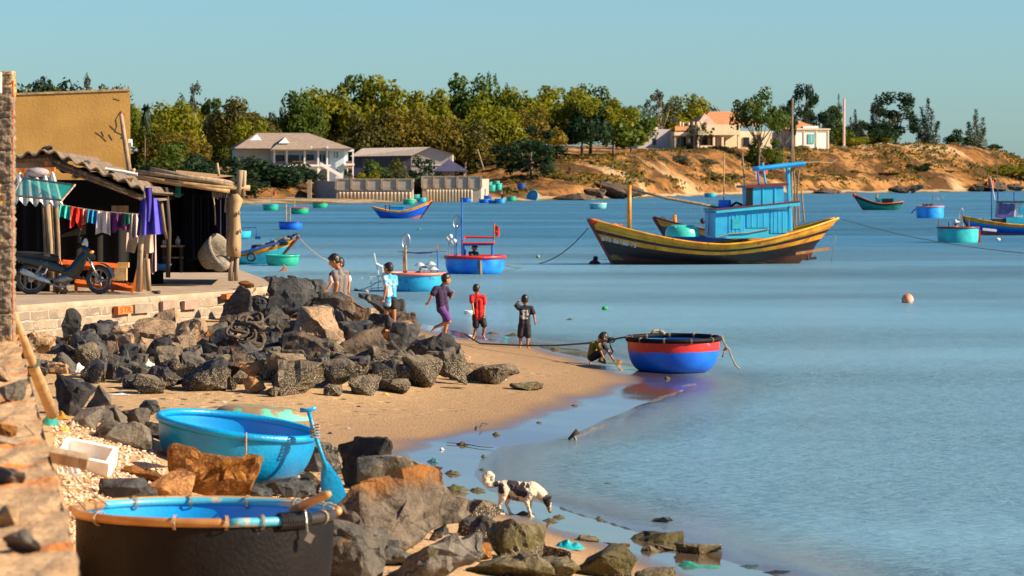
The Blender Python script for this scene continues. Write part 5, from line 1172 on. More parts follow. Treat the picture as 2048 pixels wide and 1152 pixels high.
tag(MB().tube([P(242, 228, Yw - .30), P(250, 285, Yw - .32), P(259, 345, Yw - .5)], [.05, .06, .065], 7).build('leaning_plank', ashw, smooth='all'), "grey pole leaning on the ochre wall's outer edge", 'pole')
tag(MB().tube([P(257, 286, Yw + .12), P(264, 286, Yw + .12)], .10, 10).build('drain_pipe', whitem), "stub of white pipe poking from the ochre wall", 'pipe')
# --- first hut: corrugated roof, awning, posts, dark inside
YH = 70.0
h1 = thing('tin_roof_hut', "open-fronted hut with a corrugated roof and white sheet awning", 'hut', P(165, 585, YH)); h1o = Vector(h1.location)
def Q(px, py, Y=YH): return P(px, py, Y) - h1o
ridge = [(20, 312), (60, 306), (95, 300), (110, 306), (150, 322), (200, 342), (250, 362), (303, 386)]
def roof1(u, v, dz=0.0):
    px = lerp(20, 303, u); y = interp(ridge, px); p = Q(px, y, YH - .4); q = p + Vector((0, v * 7.0, -.10 * v + dz)); q.z += .045 * math.sin(u * 2 * math.pi * 10.2); return q
mb = MB(); mb.grid(lambda u, v: roof1(u, v), 200, 10); mb.grid(lambda u, v: roof1(u, v, -.03), 200, 10, flip=True)
mb.grid(lambda u, v: roof1(u, 0, -.03 * (1 - v)), 200, 1); mb.grid(lambda u, v: roof1(1, u, -.03 * (1 - v)), 10, 1)
mb.build('roof', zinc, h1, smooth='all')
mb = MB(); mb.grid(lambda u, v: Q(lerp(105, 303, u), lerp(336, 403, u), YH + .6) + Vector((0, v * 5, .035 * math.sin(u * 2 * math.pi * 7.5))), 150, 6); mb.build('lower_roof', zinc, h1, smooth='all')
for a, b, r in (((100, 318), (292, 398), .055), ((104, 330), (300, 404), .04), ((20, 322), (108, 316), .05)):
    MB().tube([Q(*a, YH - .1), Q(*b, YH - .1)], r, 7).build('rafter', driftw, h1, smooth='all')
for q in range(7): MB().tube([Q(118 + q * 26, 326 + q * 10.6, YH - .3), Q(118 + q * 26, 322 + q * 10.6, YH + 6)], .035, 6).build('roof_pole', driftw, h1)
MB().box(Q(62, 325, YH + .3), (.95, .4, .28)).build('gable_block', conc2, h1); MB().tube([Q(93, 312, YH), Q(98, 330, YH)], .09, 6).build('gable_stone', conc, h1)
for i in range(4): MB().box(Q(37 + i * 21, 341 - i * .6, YH - .5), (.20, .2, .09)).build('hollow_brick', brickor, h1)
def awn(u, v):
    x0, x1 = lerp(20, 109, u), lerp(14, 127, u); px = lerp(x0, x1, v); py = lerp(350 - 2 * u, lerp(404, 412, u), v)
    p = Q(px, py, YH - .7 - 1.0 * v); p.y -= .05 * math.sin(u * 2 * math.pi * 5.5); p.z += .055 * math.sin(u * 2 * math.pi * 5.5); return p
mb = MB(); mb.grid(awn, 90, 8, flip=True); mb.build('awning', whitesheet, h1, smooth='all')
for (a, b, r) in (((95, 408), (103, 560), .075), ((88, 410), (92, 560), .05), ((112, 400), (118, 585), .05), ((104, 405), (110, 585), .04), ((293, 388), (290, 560), .05)):
    MB().tube([Q(*a, YH - .4), Q((a[0] + b[0]) / 2 + 1.5, (a[1] + b[1]) / 2, YH - .4), Q(b[0], b[1], YH - .4)], [r, r * .9, r], 8).build('post', driftw if r < .06 else ashw, h1, smooth='all')
MB().box((Q(160, 480, YH + 5.6)), (3.6, .05, 2.6)).build('back_sheet', shade_black, h1); MB().box(Q(18, 480, YH + 2.5) , (.05, 6.2, 2.4)).build('side_sheet', shade_black, h1)
MB().grid(lambda u, v: Q(lerp(27, 100, u), lerp(404, 590, v), YH + .5 + .06 * math.sin(u * 17)), 30, 8).build('door_cloth', shade_black, h1)
MB().grid(lambda u, v: Q(lerp(122, 262, u), lerp(412, 530, v), YH + 2.4 + .06 * math.sin(u * 21)), 40, 8).build('inner_curtain', shade_black, h1)
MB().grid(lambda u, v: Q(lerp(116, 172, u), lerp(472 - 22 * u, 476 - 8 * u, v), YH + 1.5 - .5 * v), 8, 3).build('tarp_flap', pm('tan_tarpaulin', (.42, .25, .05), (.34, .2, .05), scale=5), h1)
MB().box(Q(240, 420, YH + 2.3), (.35, .03, .18)).build('hanging_board', ashw, h1)
# things lying on the roof
mb = MB(); mb.ball((0, 0, 0), (.24, .2, .10), 12); sk = mb.build('dried_skate', pm('grey_bundle', (.20, .15, .16), (.42, .38, .38), scale=30, stretch=(4, 1, 1)), smooth='all'); sk.location = P(75, 345, YH - .8); tag(sk, "grey tied bundle resting on the row of orange bricks", 'bundle')
for (px, py, mt, w_, lab) in ((92, 297, 'brown', 26, "brown stone weighing down the roof's ridge"), (172, 322, 'dark', 12, "dark stone on the slope of the corrugated roof"), (221, 341, 'dark', 16, "dark grey stone weighing the corrugated roof near its middle"), (258, 350, 'ochre', 18, "orange tile lump at the low end of the corrugated roof")):
    me = rock_mesh(int(px), w_ / 100, .10, .2, .5, RM[mt]); b_ = bpy.data.objects.new('roof_stone', me); COL.objects.link(b_); b_.location = P(px, interp(ridge, px) - 1, YH) + Vector((0, .1, -.01)); tag(b_, lab, 'stone', 'stones weighing down the roof')
tag(MB().tube([P(210, 338, YH + .3), P(245, 343, YH + .3), P(275, 349, YH + .3)], .04, 6).build('plastic_pipe', whitem), "pale pipe lying along the corrugated roof", 'pipe')
# green mesh drying frame on the awning
netg = pm('green_net', (.02, .42, .34), (.015, .33, .27), scale=6, rough=.6, alpha=.80)
t = thing('drying_frame', "green mesh drying frame leaning over the white awning", 'drying frame', P(90, 380, 67.6)); to = Vector(t.location)
cr = [P(46, 356, 68.6) - to, P(150, 370, 67.6) - to, P(124, 401, 67.0) - to, P(26, 391, 68.2) - to]
MB().add(cr, [(0, 1, 2, 3)]).build('mesh_sheet', netg, t); MB().tube(cr, .022, 6, closed=True).build('frame', ashw, t); MB().tube([(cr[0] + cr[1]) / 2, (cr[2] + cr[3]) / 2], .012, 5).build('brace', ashw, t)
# --- second hut: pole frame and tarpaulins
Y2h = 74.0
h2 = thing('pole_frame_hut', "lean-to of bamboo poles, dark tarpaulins and a thick tree trunk post", 'hut', P(400, 555, Y2h)); h2o = Vector(h2.location)
def W(px, py, Y=Y2h): return P(px, py, Y) - h2o
for (pts, r, m_, nm) in [([(272, 344), (340, 351), (420, 362), (492, 376)], .055, ashw, 'roof_pole'), ([(262, 352), (350, 366), (430, 374), (500, 376)], .06, bamboo, 'roof_pole'), ([(300, 338), (380, 354), (470, 366)], .05, ashw, 'roof_pole'), ([(330, 362), (460, 382)], .06, bamboo, 'roof_pole'), ([(265, 338), (268, 345), (270, 352)], .055, bamboo, 'stub_post'), ([(434, 326), (436, 340), (438, 352)], .03, ashw, 'stub_post'), ([(476, 392), (480, 366), (482, 340)], .075, ashw, 'split_post'), ([(486, 392), (487, 366), (488, 341)], .055, ashw, 'split_post'), ([(466, 505), (462, 535), (461, 562)], .055, ashw, 'lower_pole'), ([(474, 505), (473, 535), (472, 562)], .05, ashw, 'lower_pole'), ([(458, 392), (457, 450), (456, 505)], .04, driftw, 'post'), ([(332, 375), (338, 460), (336, 555)], .05, dkw, 'post'), ([(322, 400), (330, 460), (336, 478)], .05, ashw, 'slant_pole'), ([(426, 386), (430, 420), (431, 450)], .015, ropem, 'hanging_rope'), ([(456, 382), (452, 400), (450, 425)], .02, ropem, 'hanging_rope')]:
    MB().tube([W(*p) for p in pts], r, 8).build(nm, m_, h2, smooth='all')
tr = MB().tube([W(470, 388), W(472, 400), W(468, 420), W(470, 455), W(468, 490), W(467, 514)], [.10, .15, .115, .125, .155, .15], 12).build('tree_trunk_post', pm('smoothed_trunk', (.36, .24, .12), (.26, .16, .07), scale=3, stretch=(3, 3, .6), rough=.7, c3=(.50, .38, .24), t3=.66, bump=.3), h2, smooth='all')
for (x, y) in ((478, 426), (481, 462), (474, 498)): MB().ball(W(x, y, Y2h - .12), (.03, .03, .05), 7).build('knot', ashw, tr)
mb = MB(); mb.add([W(352, 344), W(430, 356), W(452, 372, Y2h), W(356, 362), W(352, 340, Y2h + 4), W(470, 352, Y2h + 4)], [(0, 1, 5, 4), (0, 3, 2, 1)]); mb.build('roof_mat', pm('brown_roof_mat', (.38, .22, .07), (.22, .14, .06), scale=6, c3=(.05, .25, .22), t3=.64), h2)
MB().grid(lambda u, v: W(lerp(262, 496, u), lerp(346, 372, u) - 3 + 2 * math.sin(u * 30), Y2h + .2 + v * 6.5), 40, 8).build('roof_sheet', driftw, h2)
mb = MB(); rg = random.Random(5)
for i in range(34):
    x = rg.uniform(425, 472); y0 = 383 + rg.uniform(-2, 2); mb.tube([W(x, y0), W(x + rg.uniform(-2, 2), y0 + rg.uniform(5, 14))], .012, 4)
mb.build('palm_fringe', driftw, h2)
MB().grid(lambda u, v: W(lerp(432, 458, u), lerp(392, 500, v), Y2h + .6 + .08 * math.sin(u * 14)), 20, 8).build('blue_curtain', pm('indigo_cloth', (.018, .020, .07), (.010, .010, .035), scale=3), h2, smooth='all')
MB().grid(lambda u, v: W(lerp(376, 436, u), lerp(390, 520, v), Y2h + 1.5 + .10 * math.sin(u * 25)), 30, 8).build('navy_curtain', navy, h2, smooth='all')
MB().grid(lambda u, v: W(lerp(305, 470, u), lerp(352, 545, v), Y2h + 4 + .1 * math.sin(u * 25)), 30, 8).build('back_sheet', shade_black, h2)
MB().grid(lambda u, v: W(466 - 6 * u, lerp(385, 545, v), Y2h + .5 + u * 4), 8, 8).build('side_sheet', shade_black, h2)
tag(MB().grid(lambda u, v: P(lerp(350, 362, u), lerp(372, 395, v), Y2h + 1.0), 3, 3).build('green_rag', netg), "scrap of green net hanging under the pole hut's roof", 'net')
# woven basket, table inside
bk = thing('woven_basket', "big grey woven basket tipped on its side in the pole hut", 'basket', P(425, 545, Y2h + .2)); bo = Vector(bk.location)
gb_ = pm('grey_wickerwork', (.33, .29, .23), (.17, .15, .12), scale=22, rough=.9, bump=.8, bscale=40); ax = Matrix.Rotation(R(62), 3, 'Y') @ Matrix.Rotation(R(25), 3, 'X')
MB().lathe([(.001, 0), (.22, .01), (.33, .25), (.40, .50), (.37, .50), (.30, .26), (.19, .04), (.001, .03)], 26, c=P(408, 520, Y2h + .3) - bo, M=ax).build('body', gb_, bk, smooth='all')
tag(MB().ball(P(442, 527, Y2h), (.22, .2, .18), 10).build('net_bundle', gb_, smooth='all'), "grey bundle of net beside the tipped basket", 'bundle'); 
tb_ = thing('wooden_table', "small wooden table in shadow inside the pole hut", 'table', P(347, 545, Y2h + 1)); tbo = Vector(tb_.location)
MB().box(P(346, 492, Y2h + 1) - tbo, (.46, .5, .04)).build('table_top', driftw, tb_)
for x, dy in ((329, -.2), (363, -.2), (329, .2), (363, .2)): MB().tube([P(x, 494, Y2h + 1) - tbo + Vector((0, dy, 0)), P(x, 545, Y2h + 1) - tbo + Vector((0, dy, 0))], .022, 6).build('leg', dkw, tb_)
MB().box(P(346, 515, Y2h + 1) - tbo, (.42, .4, .03)).build('shelf', driftw, tb_)
tag(MB().lathe([(.001, 0), (.05, 0), (.055, .12), (.02, .16), (.02, .2), (.001, .2)], 10, c=P(356, 491, Y2h + .9)).build('bottle', pm('clear_bottle', (.4, .42, .42), rough=.15), smooth='all'), "pale bottle standing on the small table in the hut", 'bottle')
tag(MB().box(P(332, 486, Y2h + 1), (.13, .13, .13)).build('tin_box', steel), "grey tin box on the small table in the hut", 'box')
# --- washing on the line
tag(MB().tube(sag(P(112, 407, YH - 1.2), P(300, 428, YH - 1.2), .05, 14), .008, 5).build('clothes_line', ropem), "washing line strung across the front of the tin roofed hut", 'line')
def lineY(px): return interp([(112, 407), (160, 416), (206, 423), (250, 427), (300, 429)], px)
def cloth(x0, x1, yb, c1, label, cat='cloth', c2=None, hem=3.0, topy=None, Y=None, split=0.0, name='hanging_cloth', c3=None, s3=6.0, t3=.55, sc=3):
    Yc_ = Y or YH - 1.2; t0 = P((x0 + x1) / 2, lineY((x0 + x1) / 2), Yc_); rg = random.Random(int(x0 * 7)); ph = rg.uniform(0, 6)
    m_ = pm('cloth_%s' % label[:18].replace(' ', '_'), c1, c2, scale=sc, rough=.85, c3=c3, s3=s3, t3=t3, e3=.03)
    def f(u, v):
        px = lerp(x0, x1, u) + (u - .5) * 2 * v * 1.5; ty = (topy if topy is not None else lineY(px)); hy = yb + hem * math.sin(u * 5 + ph) - split * max(0, 1 - abs(u - .5) * 5)
        p = P(px, lerp(ty, hy, v), Yc_); p.y += (.025 + .045 * v) * math.sin(u * 13 + ph + v) + .03 * v * math.sin(u * 29 + ph); return p - t0
    b_ = MB().grid(f, 26, 10, flip=True).build(name, m_, smooth='all', loc=t0); return tag(b_, label, cat, 'washing on the line')
cloth(119, 141, 437, (.03, .50, .46), "turquoise towel first on the washing line")
cloth(140, 164, 456, (.68, .02, .012), "bright red T-shirt on the washing line", 'shirt', split=14, name='hanging_shirt')
cloth(159, 180, 447, (.66, .30, .24), "salmon pink vest on the washing line", 'vest', Y=YH - 1.1, name='hanging_vest')
cloth(176, 193, 447, (.01, .27, .55), "blue cloth between the salmon vest and the white towel")
cloth(192, 220, 468, (.72, .62, .58), "long white towel on the washing line", 'towel', name='hanging_towel')
cloth(220, 258, 463, (.30, .012, .12), "magenta and black flowered shorts on the washing line", 'shorts', c2=(.05, .01, .12), split=10, name='hanging_shorts', c3=(.02, .02, .05), sc=7, s3=9)
cloth(247, 258, 450, (.03, .33, .20), "small green cloth beside the flowered shorts", Y=YH - 1.3)
cloth(258, 276, 477, (.50, .42, .40), "pale checked shirt beside the violet dress", 'shirt', c2=(.36, .27, .28), name='hanging_shirt', sc=30)
cloth(254, 306, 506, (.52, .38, .28), "cream shorts hanging behind the wooden prop", 'shorts', topy=465, split=34, Y=YH - .9, name='hanging_shorts')
cloth(302, 312, 545, (.42, .30, .32), "pale trousers hanging at the corner between the huts", 'trousers', topy=465, Y=YH - .6, name='hanging_trousers')
dr = thing('violet_dress', "violet dress with a darker scarf hung on the wooden prop", 'dress', P(298, 380, YH - 1.5)); do = Vector(dr.location); vio = pm('violet_cloth', (.085, .075, .50), (.055, .045, .36), scale=3, rough=.8)
def drs(u, v):
    px = lerp(lerp(281, 273, v), lerp(317, 326, v), u); p = P(px, lerp(400 - 6 * math.sin(u * 3.1), 471 - 3 * u, v), YH - 1.5); p.y += (.05 + .06 * v) * math.sin(u * 15) ; return p - do
MB().grid(drs, 36, 12, flip=True).build('skirt', vio, dr, smooth='all')
def scf(u, v):
    px = lerp(289, 303, u) + 6 * v * (1 - v) + 3 * v; p = P(px, lerp(375, 441 + 4 * u, v), YH - 1.68); p.y += .05 * math.sin(u * 8 + v * 2); return p - do
MB().grid(scf, 14, 14, flip=True).build('scarf', pm('deep_violet_cloth', (.035, .02, .26), (.025, .012, .18), scale=3, rough=.8), dr, smooth='all')
tag(MB().tube([P(292, 372, YH - 1.4), P(282, 480, YH - 1.4), P(277, 583, YH - 1.3)], [.035, .055, .06], 8).build('wooden_prop', ashw, smooth='all'), "pale wooden prop holding up the violet dress", 'prop')
tag(MB().tube([P(295, 518, YH - 1.2), P(298, 582, YH - 1.2)], .045, 8).build('short_stake', ashw, smooth='all'), "short pale stake standing beside the wooden prop", 'stake')
tag(MB().box(P(290, 548, YH - .9), (.07, .06, .62)).build('short_board', ashw), "upright pale board behind the short stake", 'board')
# --- orange bench frame
redw = pm('orange_red_boards', (.60, .12, .015), (.42, .07, .01), scale=4, rough=.7, c3=(.2, .05, .02), t3=.64, bump=.3)
bn = thing('slatted_bench', "low slatted bench with orange-red frame behind the motorbike", 'bench', P(210, 582, YH - .2)); bno = Vector(bn.location)
def N_(px, py, dy=0.0): return P(px, py, YH - .2 + dy) - bno
MB().tube([N_(150, 566), N_(266, 576)], .075, 4).build('front_rail', redw, bn); MB().tube([N_(125, 528, 1), N_(240, 536, 1)], .09, 4).build('back_rail', redw, bn)
for i in range(14): MB().tube([N_(158 + i * 8, 560 + i * .9), N_(150 + i * 8, 552 + i * .9, 1.0)], .025, 4).build('slat', ashw, bn)
for x, y0, y1, dy in ((152, 560, 586, 0), (264, 566, 588, 0), (225, 536, 585, 1), (130, 530, 585, 1)): MB().box(N_(x, (y0 + y1) / 2, dy), (.06, .06, (y1 - y0) / 100)).build('leg', redw, bn)
tag(MB().prism([(-.13, 0), (.10, 0), (.13, .42), (-.03, .44)], 'y', -.09, .09).build('orange_crate', pm('orange_board', (.72, .20, .01), (.6, .14, .01), scale=5), loc=P(277, 582, YH - .7)), "bright orange board box at the foot of the wooden prop", 'box')
tag(MB().box(P(242, 548, YH + .4), (.24, .2, .26)).build('cinder_block', pm('buff_block', (.48, .32, .14), (.36, .24, .12), scale=8, bump=.5)), "buff block standing behind the slatted bench", 'block')
tag(MB().box(P(247, 530, YH + .5), (.22, .2, .10)).build('stacked_brick', pm('yellow_block', (.58, .33, .10), scale=8)), "yellowish brick laid on the buff block", 'brick')
# --- motorbike
mk = thing('motorbike', "dark teal motorbike parked at the edge of the hut yard", 'motorbike', P(130, 586, 69.0)); mk.location.z = ZP; mk.rotation_euler = (R(3), 0, R(4))
teal = pm('motorbike_paint', (.006, .017, .021), (.012, .028, .033), scale=3, rough=.22, coat=.5); tyr = pm('tyre_rubber', (.05, .045, .04), (.10, .09, .075), scale=10, rough=.85); blk = pm('black_vinyl', (.018, .018, .020), scale=6, rough=.5); muf = pm('brushed_steel', (.42, .52, .60), (.30, .36, .42), scale=8, rough=.3, metal=.85)
def wheel(x, z, r, M, nm, cover=False):
    tw = MB().tube([M @ Vector((r * .86 * math.cos(a), 0, r * .86 * math.sin(a))) + Vector((x, 0, z)) for a in [2 * math.pi * i / 32 for i in range(32)]], r * .155, 10, closed=True).build(nm, tyr, mk, smooth='all')
    MB().tube([M @ Vector((r * .70 * math.cos(a), 0, r * .70 * math.sin(a))) + Vector((x, 0, z)) for a in [2 * math.pi * i / 28 for i in range(28)]], r * .05, 7, closed=True).build('rim', steel, tw, smooth='all')
    mb = MB()
    for k in range(5 if not cover else 8):
        a = 2 * math.pi * k / (5 if not cover else 8); mb.tube([M @ Vector((0, 0, 0)) + Vector((x, 0, z)), M @ Vector((r * .70 * math.cos(a), 0, r * .70 * math.sin(a))) + Vector((x, 0, z))], r * (.075 if not cover else .02), 6)
    mb.tube([M @ Vector((0, -.07, 0)) + Vector((x, 0, z)), M @ Vector((0, .07, 0)) + Vector((x, 0, z))], r * .22, 12); mb.build('spoke', steel, tw)
MI = Matrix.Identity(3); MF = Matrix.Rotation(R(-28), 3, 'Z')
wheel(-.66, .31, .31, MI, 'rear_wheel', True); wheel(.67, .29, .29, MF, 'front_wheel')
def loft(secs, mat, nm, par=None, n=14):
    """secs: (x, z, half width, half height) along the bike"""
    mb = MB(); vs = []
    for (x, z, wy, hz_) in secs:
        for j in range(n):
            a = 2 * math.pi * j / n; ca, sa = math.cos(a), math.sin(a); vs.append((x, wy * math.copysign(abs(ca) ** .7, ca), z + hz_ * math.copysign(abs(sa) ** .7, sa)))
    k = len(secs); fs = [(i * n + j, i * n + (j + 1) % n, (i + 1) * n + (j + 1) % n, (i + 1) * n + j) for i in range(k - 1) for j in range(n)] + [tuple(range(n)), tuple(range((k - 1) * n, k * n))]
    mb.add(vs, fs); return mb.build(nm, mat, par or mk, smooth=True, fix=True)
loft([(-1.00, .80, 0.057, 0.039), (-.92, .80, 0.103, 0.052), (-.70, .79, 0.138, 0.065), (-.45, .76, 0.149, 0.072), (-.25, .72, 0.127, 0.078), (-.12, .70, 0.081, 0.065)], blk, 'seat')
loft([(-1.02, .76, 0.046, 0.039), (-.90, .72, 0.103, 0.091), (-.65, .67, 0.127, 0.117), (-.40, .60, 0.138, 0.130), (-.18, .54, 0.115, 0.104), (.02, .47, 0.081, 0.078)], teal, 'tail_fairing')
loft([(-.85, .735, .102, .012), (-.6, .70, .117, .012), (-.35, .635, .124, .014), (-.12, .56, .10, .014)], pm('silver_stripe', (.5, .52, .54), rough=.35), 'stripe')
loft([(-.05, .44, 0.092, 0.065), (.10, .44, 0.115, 0.130), (.22, .52, 0.127, 0.208), (.34, .66, 0.138, 0.208), (.42, .76, 0.115, 0.130)], teal, 'leg_shield')
loft([(.10, .30, .06, .06), (.16, .40, .07, .12), (.24, .46, .07, .10)], teal, 'lower_cowl')
loft([(.33, .86, 0.081, 0.130), (.40, .86, 0.115, 0.130), (.50, .80, 0.103, 0.091), (.60, .72, 0.046, 0.039)], teal, 'front_cowl')
loft([(.33, .96, .05, .05), (.38, 1.01, .08, .09), (.42, 1.00, .075, .10), (.45, .98, .05, .07)], whitem, 'headlight_cowl')
MB().tube([(.30, -.34, 1.10), (.28, -.22, 1.06), (.33, 0, 1.03), (.28, .22, 1.06), (.30, .34, 1.10)], .016, 7).build('handlebar', blk, mk, smooth='all')
for sy in (-1, 1):
    MB().tube([(.28, sy * .25, 1.06), (.27, sy * .30, 1.16), (.29, sy * .32, 1.22)], .007, 5).build('mirror_stem', blk, mk); MB().ball((.29, sy * .32, 1.25), (.02, .06, .04), 8).build('mirror', blk, mk, smooth='all')
    MB().tube([(.42, sy * .07, .78), (.56, sy * .085, .52), (.67, sy * .085, .29)], [.022, .022, .018], 7).build('fork_leg', steel, mk, smooth='all')
    MB().tube([(-.45, sy * .12, .58), (-.60, sy * .13, .36)], .028, 7).build('shock_absorber', steel, mk)
    MB().ball((.52, sy * .10, .83), (.05, .03, .03), 8).build('indicator', pm('amber_lens', (.7, .25, .02), rough=.2), mk, smooth='all')
MB().grid(lambda u, v: MF @ Vector((.33 * math.cos(lerp(.15, 1.9, u)), lerp(-.06, .06, v), .33 * math.sin(lerp(.15, 1.9, u)))) + Vector((.67, 0, .29)), 18, 4).build('front_mudguard', teal, mk, smooth='all')
MB().grid(lambda u, v: Vector((-.66 + .36 * math.cos(lerp(1.2, 3.1, u)), lerp(-.07, .07, v), .31 + .36 * math.sin(lerp(1.2, 3.1, u)))), 18, 4).build('rear_mudguard', teal, mk, smooth='all')
loft([(-.22, .27, .03, .03), (-.10, .29, .10, .08), (.03, .31, .11, .10), (.12, .33, .08, .07), (.18, .33, .04, .04)], steel, 'engine')
MB().tube([(.10, -.12, .24), (.0, -.15, .16), (-.15, -.15, .17), (-.30, -.16, .24)], .022, 7).build('exhaust_pipe', steel, mk, smooth='all'); MB().tube([(-.28, -.17, .24), (-.42, -.18, .31), (-.82, -.19, .47), (-.86, -.19, .485)], [.03, .055, .06, .035], 12).build('muffler', muf, mk, smooth='all')
MB().tube([(-.15, 0, .30), (-.66, -.06, .31)], .025, 6).build('swingarm', steel, mk); MB().tube([(-.45, -.16, .40), (-.38, -.16, .43), (-.34, -.16, .52)], .014, 5).build('footrest_bracket', whitem, mk); MB().tube([(-.05, -.06, .20), (-.12, -.22, .0), (-.10, -.26, .0)], .012, 5).build('side_stand', steel, mk)
MB().box((-.99, 0, .66), (.02, .16, .14), Matrix.Rotation(R(-25), 3, 'Y')).build('number_plate', whitem, mk); MB().ball((-1.01, 0, .75), (.03, .07, .035), 8).build('tail_lamp', M_red, mk, smooth='all'); MB().tube([(-1.0, -.10, .80), (-1.06, -.06, .86), (-1.06, .06, .86), (-1.0, .10, .80)], .012, 6).build('grab_rail', steel, mk)
# coil of old rope against the brick wall
cc = ground_at(475, 705); mb = MB(); rg = random.Random(8)
for i in range(9):
    r = rg.uniform(.15, .27); o1 = Vector((rg.uniform(-.1, .25), rg.uniform(-.1, .1), .12 + .05 * i)); tl = Matrix.Rotation(rg.uniform(.3, 1.1), 3, 'X') @ Matrix.Rotation(rg.uniform(-.4, .4), 3, 'Y')
    mb.tube([o1 + tl @ Vector((r * math.cos(a), r * .8 * math.sin(a), .03 * math.sin(3 * a))) for a in [2 * math.pi * k / 20 for k in range(20)]], .032, 7, closed=True)
mb.tube([(-.3, 0, .1), (-.15, -.1, -.05), (.05, -.3, -.15), (.2, -.35, -.22)], .03, 6)
tag(mb.build('rope_coil', pm('thick_grey_rope', (.12, .09, .065), (.06, .045, .033), scale=24, rough=.95, bump=.7, bscale=60), smooth='all', loc=cc + Vector((.1, -.4, .1))), "heap of thick grey rope lying on the boulders under the brick wall", 'rope')
tag(MB().tube([P(563, 582, 76), P(564, 568, 76), P(565, 553, 76)], [.07, .09, .05], 7).build('wooden_stake', dkw, smooth='all'), "dark weathered stake between the boulders beside the water", 'stake')

mb = MB(); rg = random.Random(3)
for i in range(7): mb.tube([P(118 + rg.uniform(-1, 3), 515 + i, YH - .7), P(121 + rg.uniform(-3, 4), 525 + i, YH - .75), P(125 + rg.uniform(-3, 3), 532 + rg.uniform(0, 5), YH - .8)], .014, 5)
tag(mb.build('rope_tangle', pm('orange_rope', (.58, .20, .03), (.4, .12, .02), scale=20), smooth='all'), "tangle of orange rope hanging on the post behind the motorbike", 'rope')
tag(MB().lathe([(.001, 0), (.16, 0), (.23, .13), (.215, .13), (.15, .02), (.001, .02)], 20, c=P(322, 540, 74.6)).build('plastic_basin', pm('blue_plastic', (.03, .18, .45), scale=6), smooth='all'), "blue plastic basin on the floor beside the small wooden table", 'basin')
for k, (px, py, w_, h_, mt, lab) in enumerate([(118, 588, 20, 10, 'ochre', "ochre stone chip on the yard under the motorbike"), (128, 586, 16, 12, 'orange', "orange brick bit on the yard under the motorbike"), (312, 578, 20, 8, 'brown', "little heap of brown debris beside the wooden prop")]):
    me = rock_mesh(640 + k, w_ / 100, h_ / 100, w_ / 110, .5, RM[mt]); b_ = bpy.data.objects.new('brick_bit', me); COL.objects.link(b_); q = P(px, py, 69.2); b_.location = (q.x, q.y, ZP - .01); tag(b_, lab, 'stone')
# ================================================================== FAR SHORE: HOUSES, TERRACE WALL, TREES
wallw = pm('pale_blue_render', (.50, .60, .66), (.42, .52, .58), scale=.8, rough=.8); wallc = pm('cream_render', (.74, .60, .40), (.66, .52, .33), scale=.8, rough=.8)
roofg = pm('pinkish_roof_tiles', (.29, .225, .175), (.23, .175, .135), scale=1.5, rough=.85, bump=.5, bscale=9, stretch=(1, 1, 3)); rooft = pm('terracotta_roof_tiles', (.50, .215, .095), (.42, .165, .07), scale=1.5, rough=.85, bump=.4, bscale=9)
whit = pm('white_render', (.76, .74, .70), (.68, .66, .62), scale=1, rough=.8); glassd = pm('dark_window_glass', (.02, .022, .028), rough=.15); blueroof = pm('slate_blue_roof', (.06, .06, .13), (.045, .045, .09), scale=2, rough=.7)
shedr = pm('pale_metal_sheet', (.46, .40, .33), (.40, .34, .28), scale=.6, rough=.7, stretch=(3, 1, 1)); shedw = pm('dark_shed_wall', (.045, .045, .075), (.03, .03, .05), scale=.6); blockw = pm('grey_block_wall', (.40, .34, .27), (.32, .27, .21), scale=.9, rough=.9, stretch=(.3, 1, 3), bump=.4)
tealg = pm('teal_glass', (.05, .32, .34), rough=.2)
# ---- white house
Yo = 525.0
t = thing('white_house', "two storey pale house with hipped roof, veranda and arches by the bay", 'house', P(620, 362, Yo)); t.location.z = hz(t.location.x, Yo) - .3; ho = Vector(t.location)
def Hs(px, py, dy=0.0): return P(px, py, Yo) + Vector((0, dy, 0)) - ho
def hbox(x0, x1, y0, y1, d0, d1, mat, nm, par=None):
    a, b = Hs(x0, y1, d0), Hs(x1, y0, d1); return MB().box((a + b) / 2, (b.x - a.x, d1 - d0, b.z - a.z)).build(nm, mat, par or t)
hbox(545, 700, 297, 370, 3.0, 12, wallw, 'wall'); hbox(474, 545, 298, 370, 4.5, 12, wallw, 'wing_wall'); hbox(660, 690, 293, 368, 1.2, 3.0, wallw, 'stair_bay')
hbox(540, 662, 329, 333, .2, 3.0, whit, 'veranda_floor'); hbox(541, 690, 296, 301, .1, 3.0, whit, 'veranda_fascia')
for x in (549, 574, 610, 637, 655): hbox(x - 1.8, x + 1.8, 301, 329, .3, .6, whit, 'pillar')
for x in (600, 637, 657): hbox(x - 2, x + 2, 333, 370, .3, .7, whit, 'arch_pillar')
for (x0, x1) in ((602, 635), (639, 655)):
    mb = MB(); a = []; 
    for i in range(11):
        q = math.pi * i / 10; a.append((lerp(x0, x1, (1 - math.cos(q)) / 2), 345 - 7 * math.sin(q)))
    pl_ = [Hs(x, y, .45) for x, y in a] + [Hs(x1, 333, .45), Hs(x0, 333, .45)]; n_ = len(pl_)
    mb.add(pl_ + [p + Vector((0, .2, 0)) for p in pl_], [tuple(range(n_)), tuple(reversed(range(n_, 2 * n_)))] + [(i, i + n_, (i + 1) % n_ + n_, (i + 1) % n_) for i in range(n_)]); mb.build('arch', whit, t)
for (x0, x1, y0, y1) in ((551, 572, 310, 322), (578, 601, 310, 322), (606, 609, 310, 326), (615, 631, 309, 320), (641, 646, 309, 322), (650, 653, 309, 322), (604, 633, 340, 365), (560, 596, 340, 362)): hbox(x0, x1, y0, y1, 2.85, 3.05, glassd, 'window')
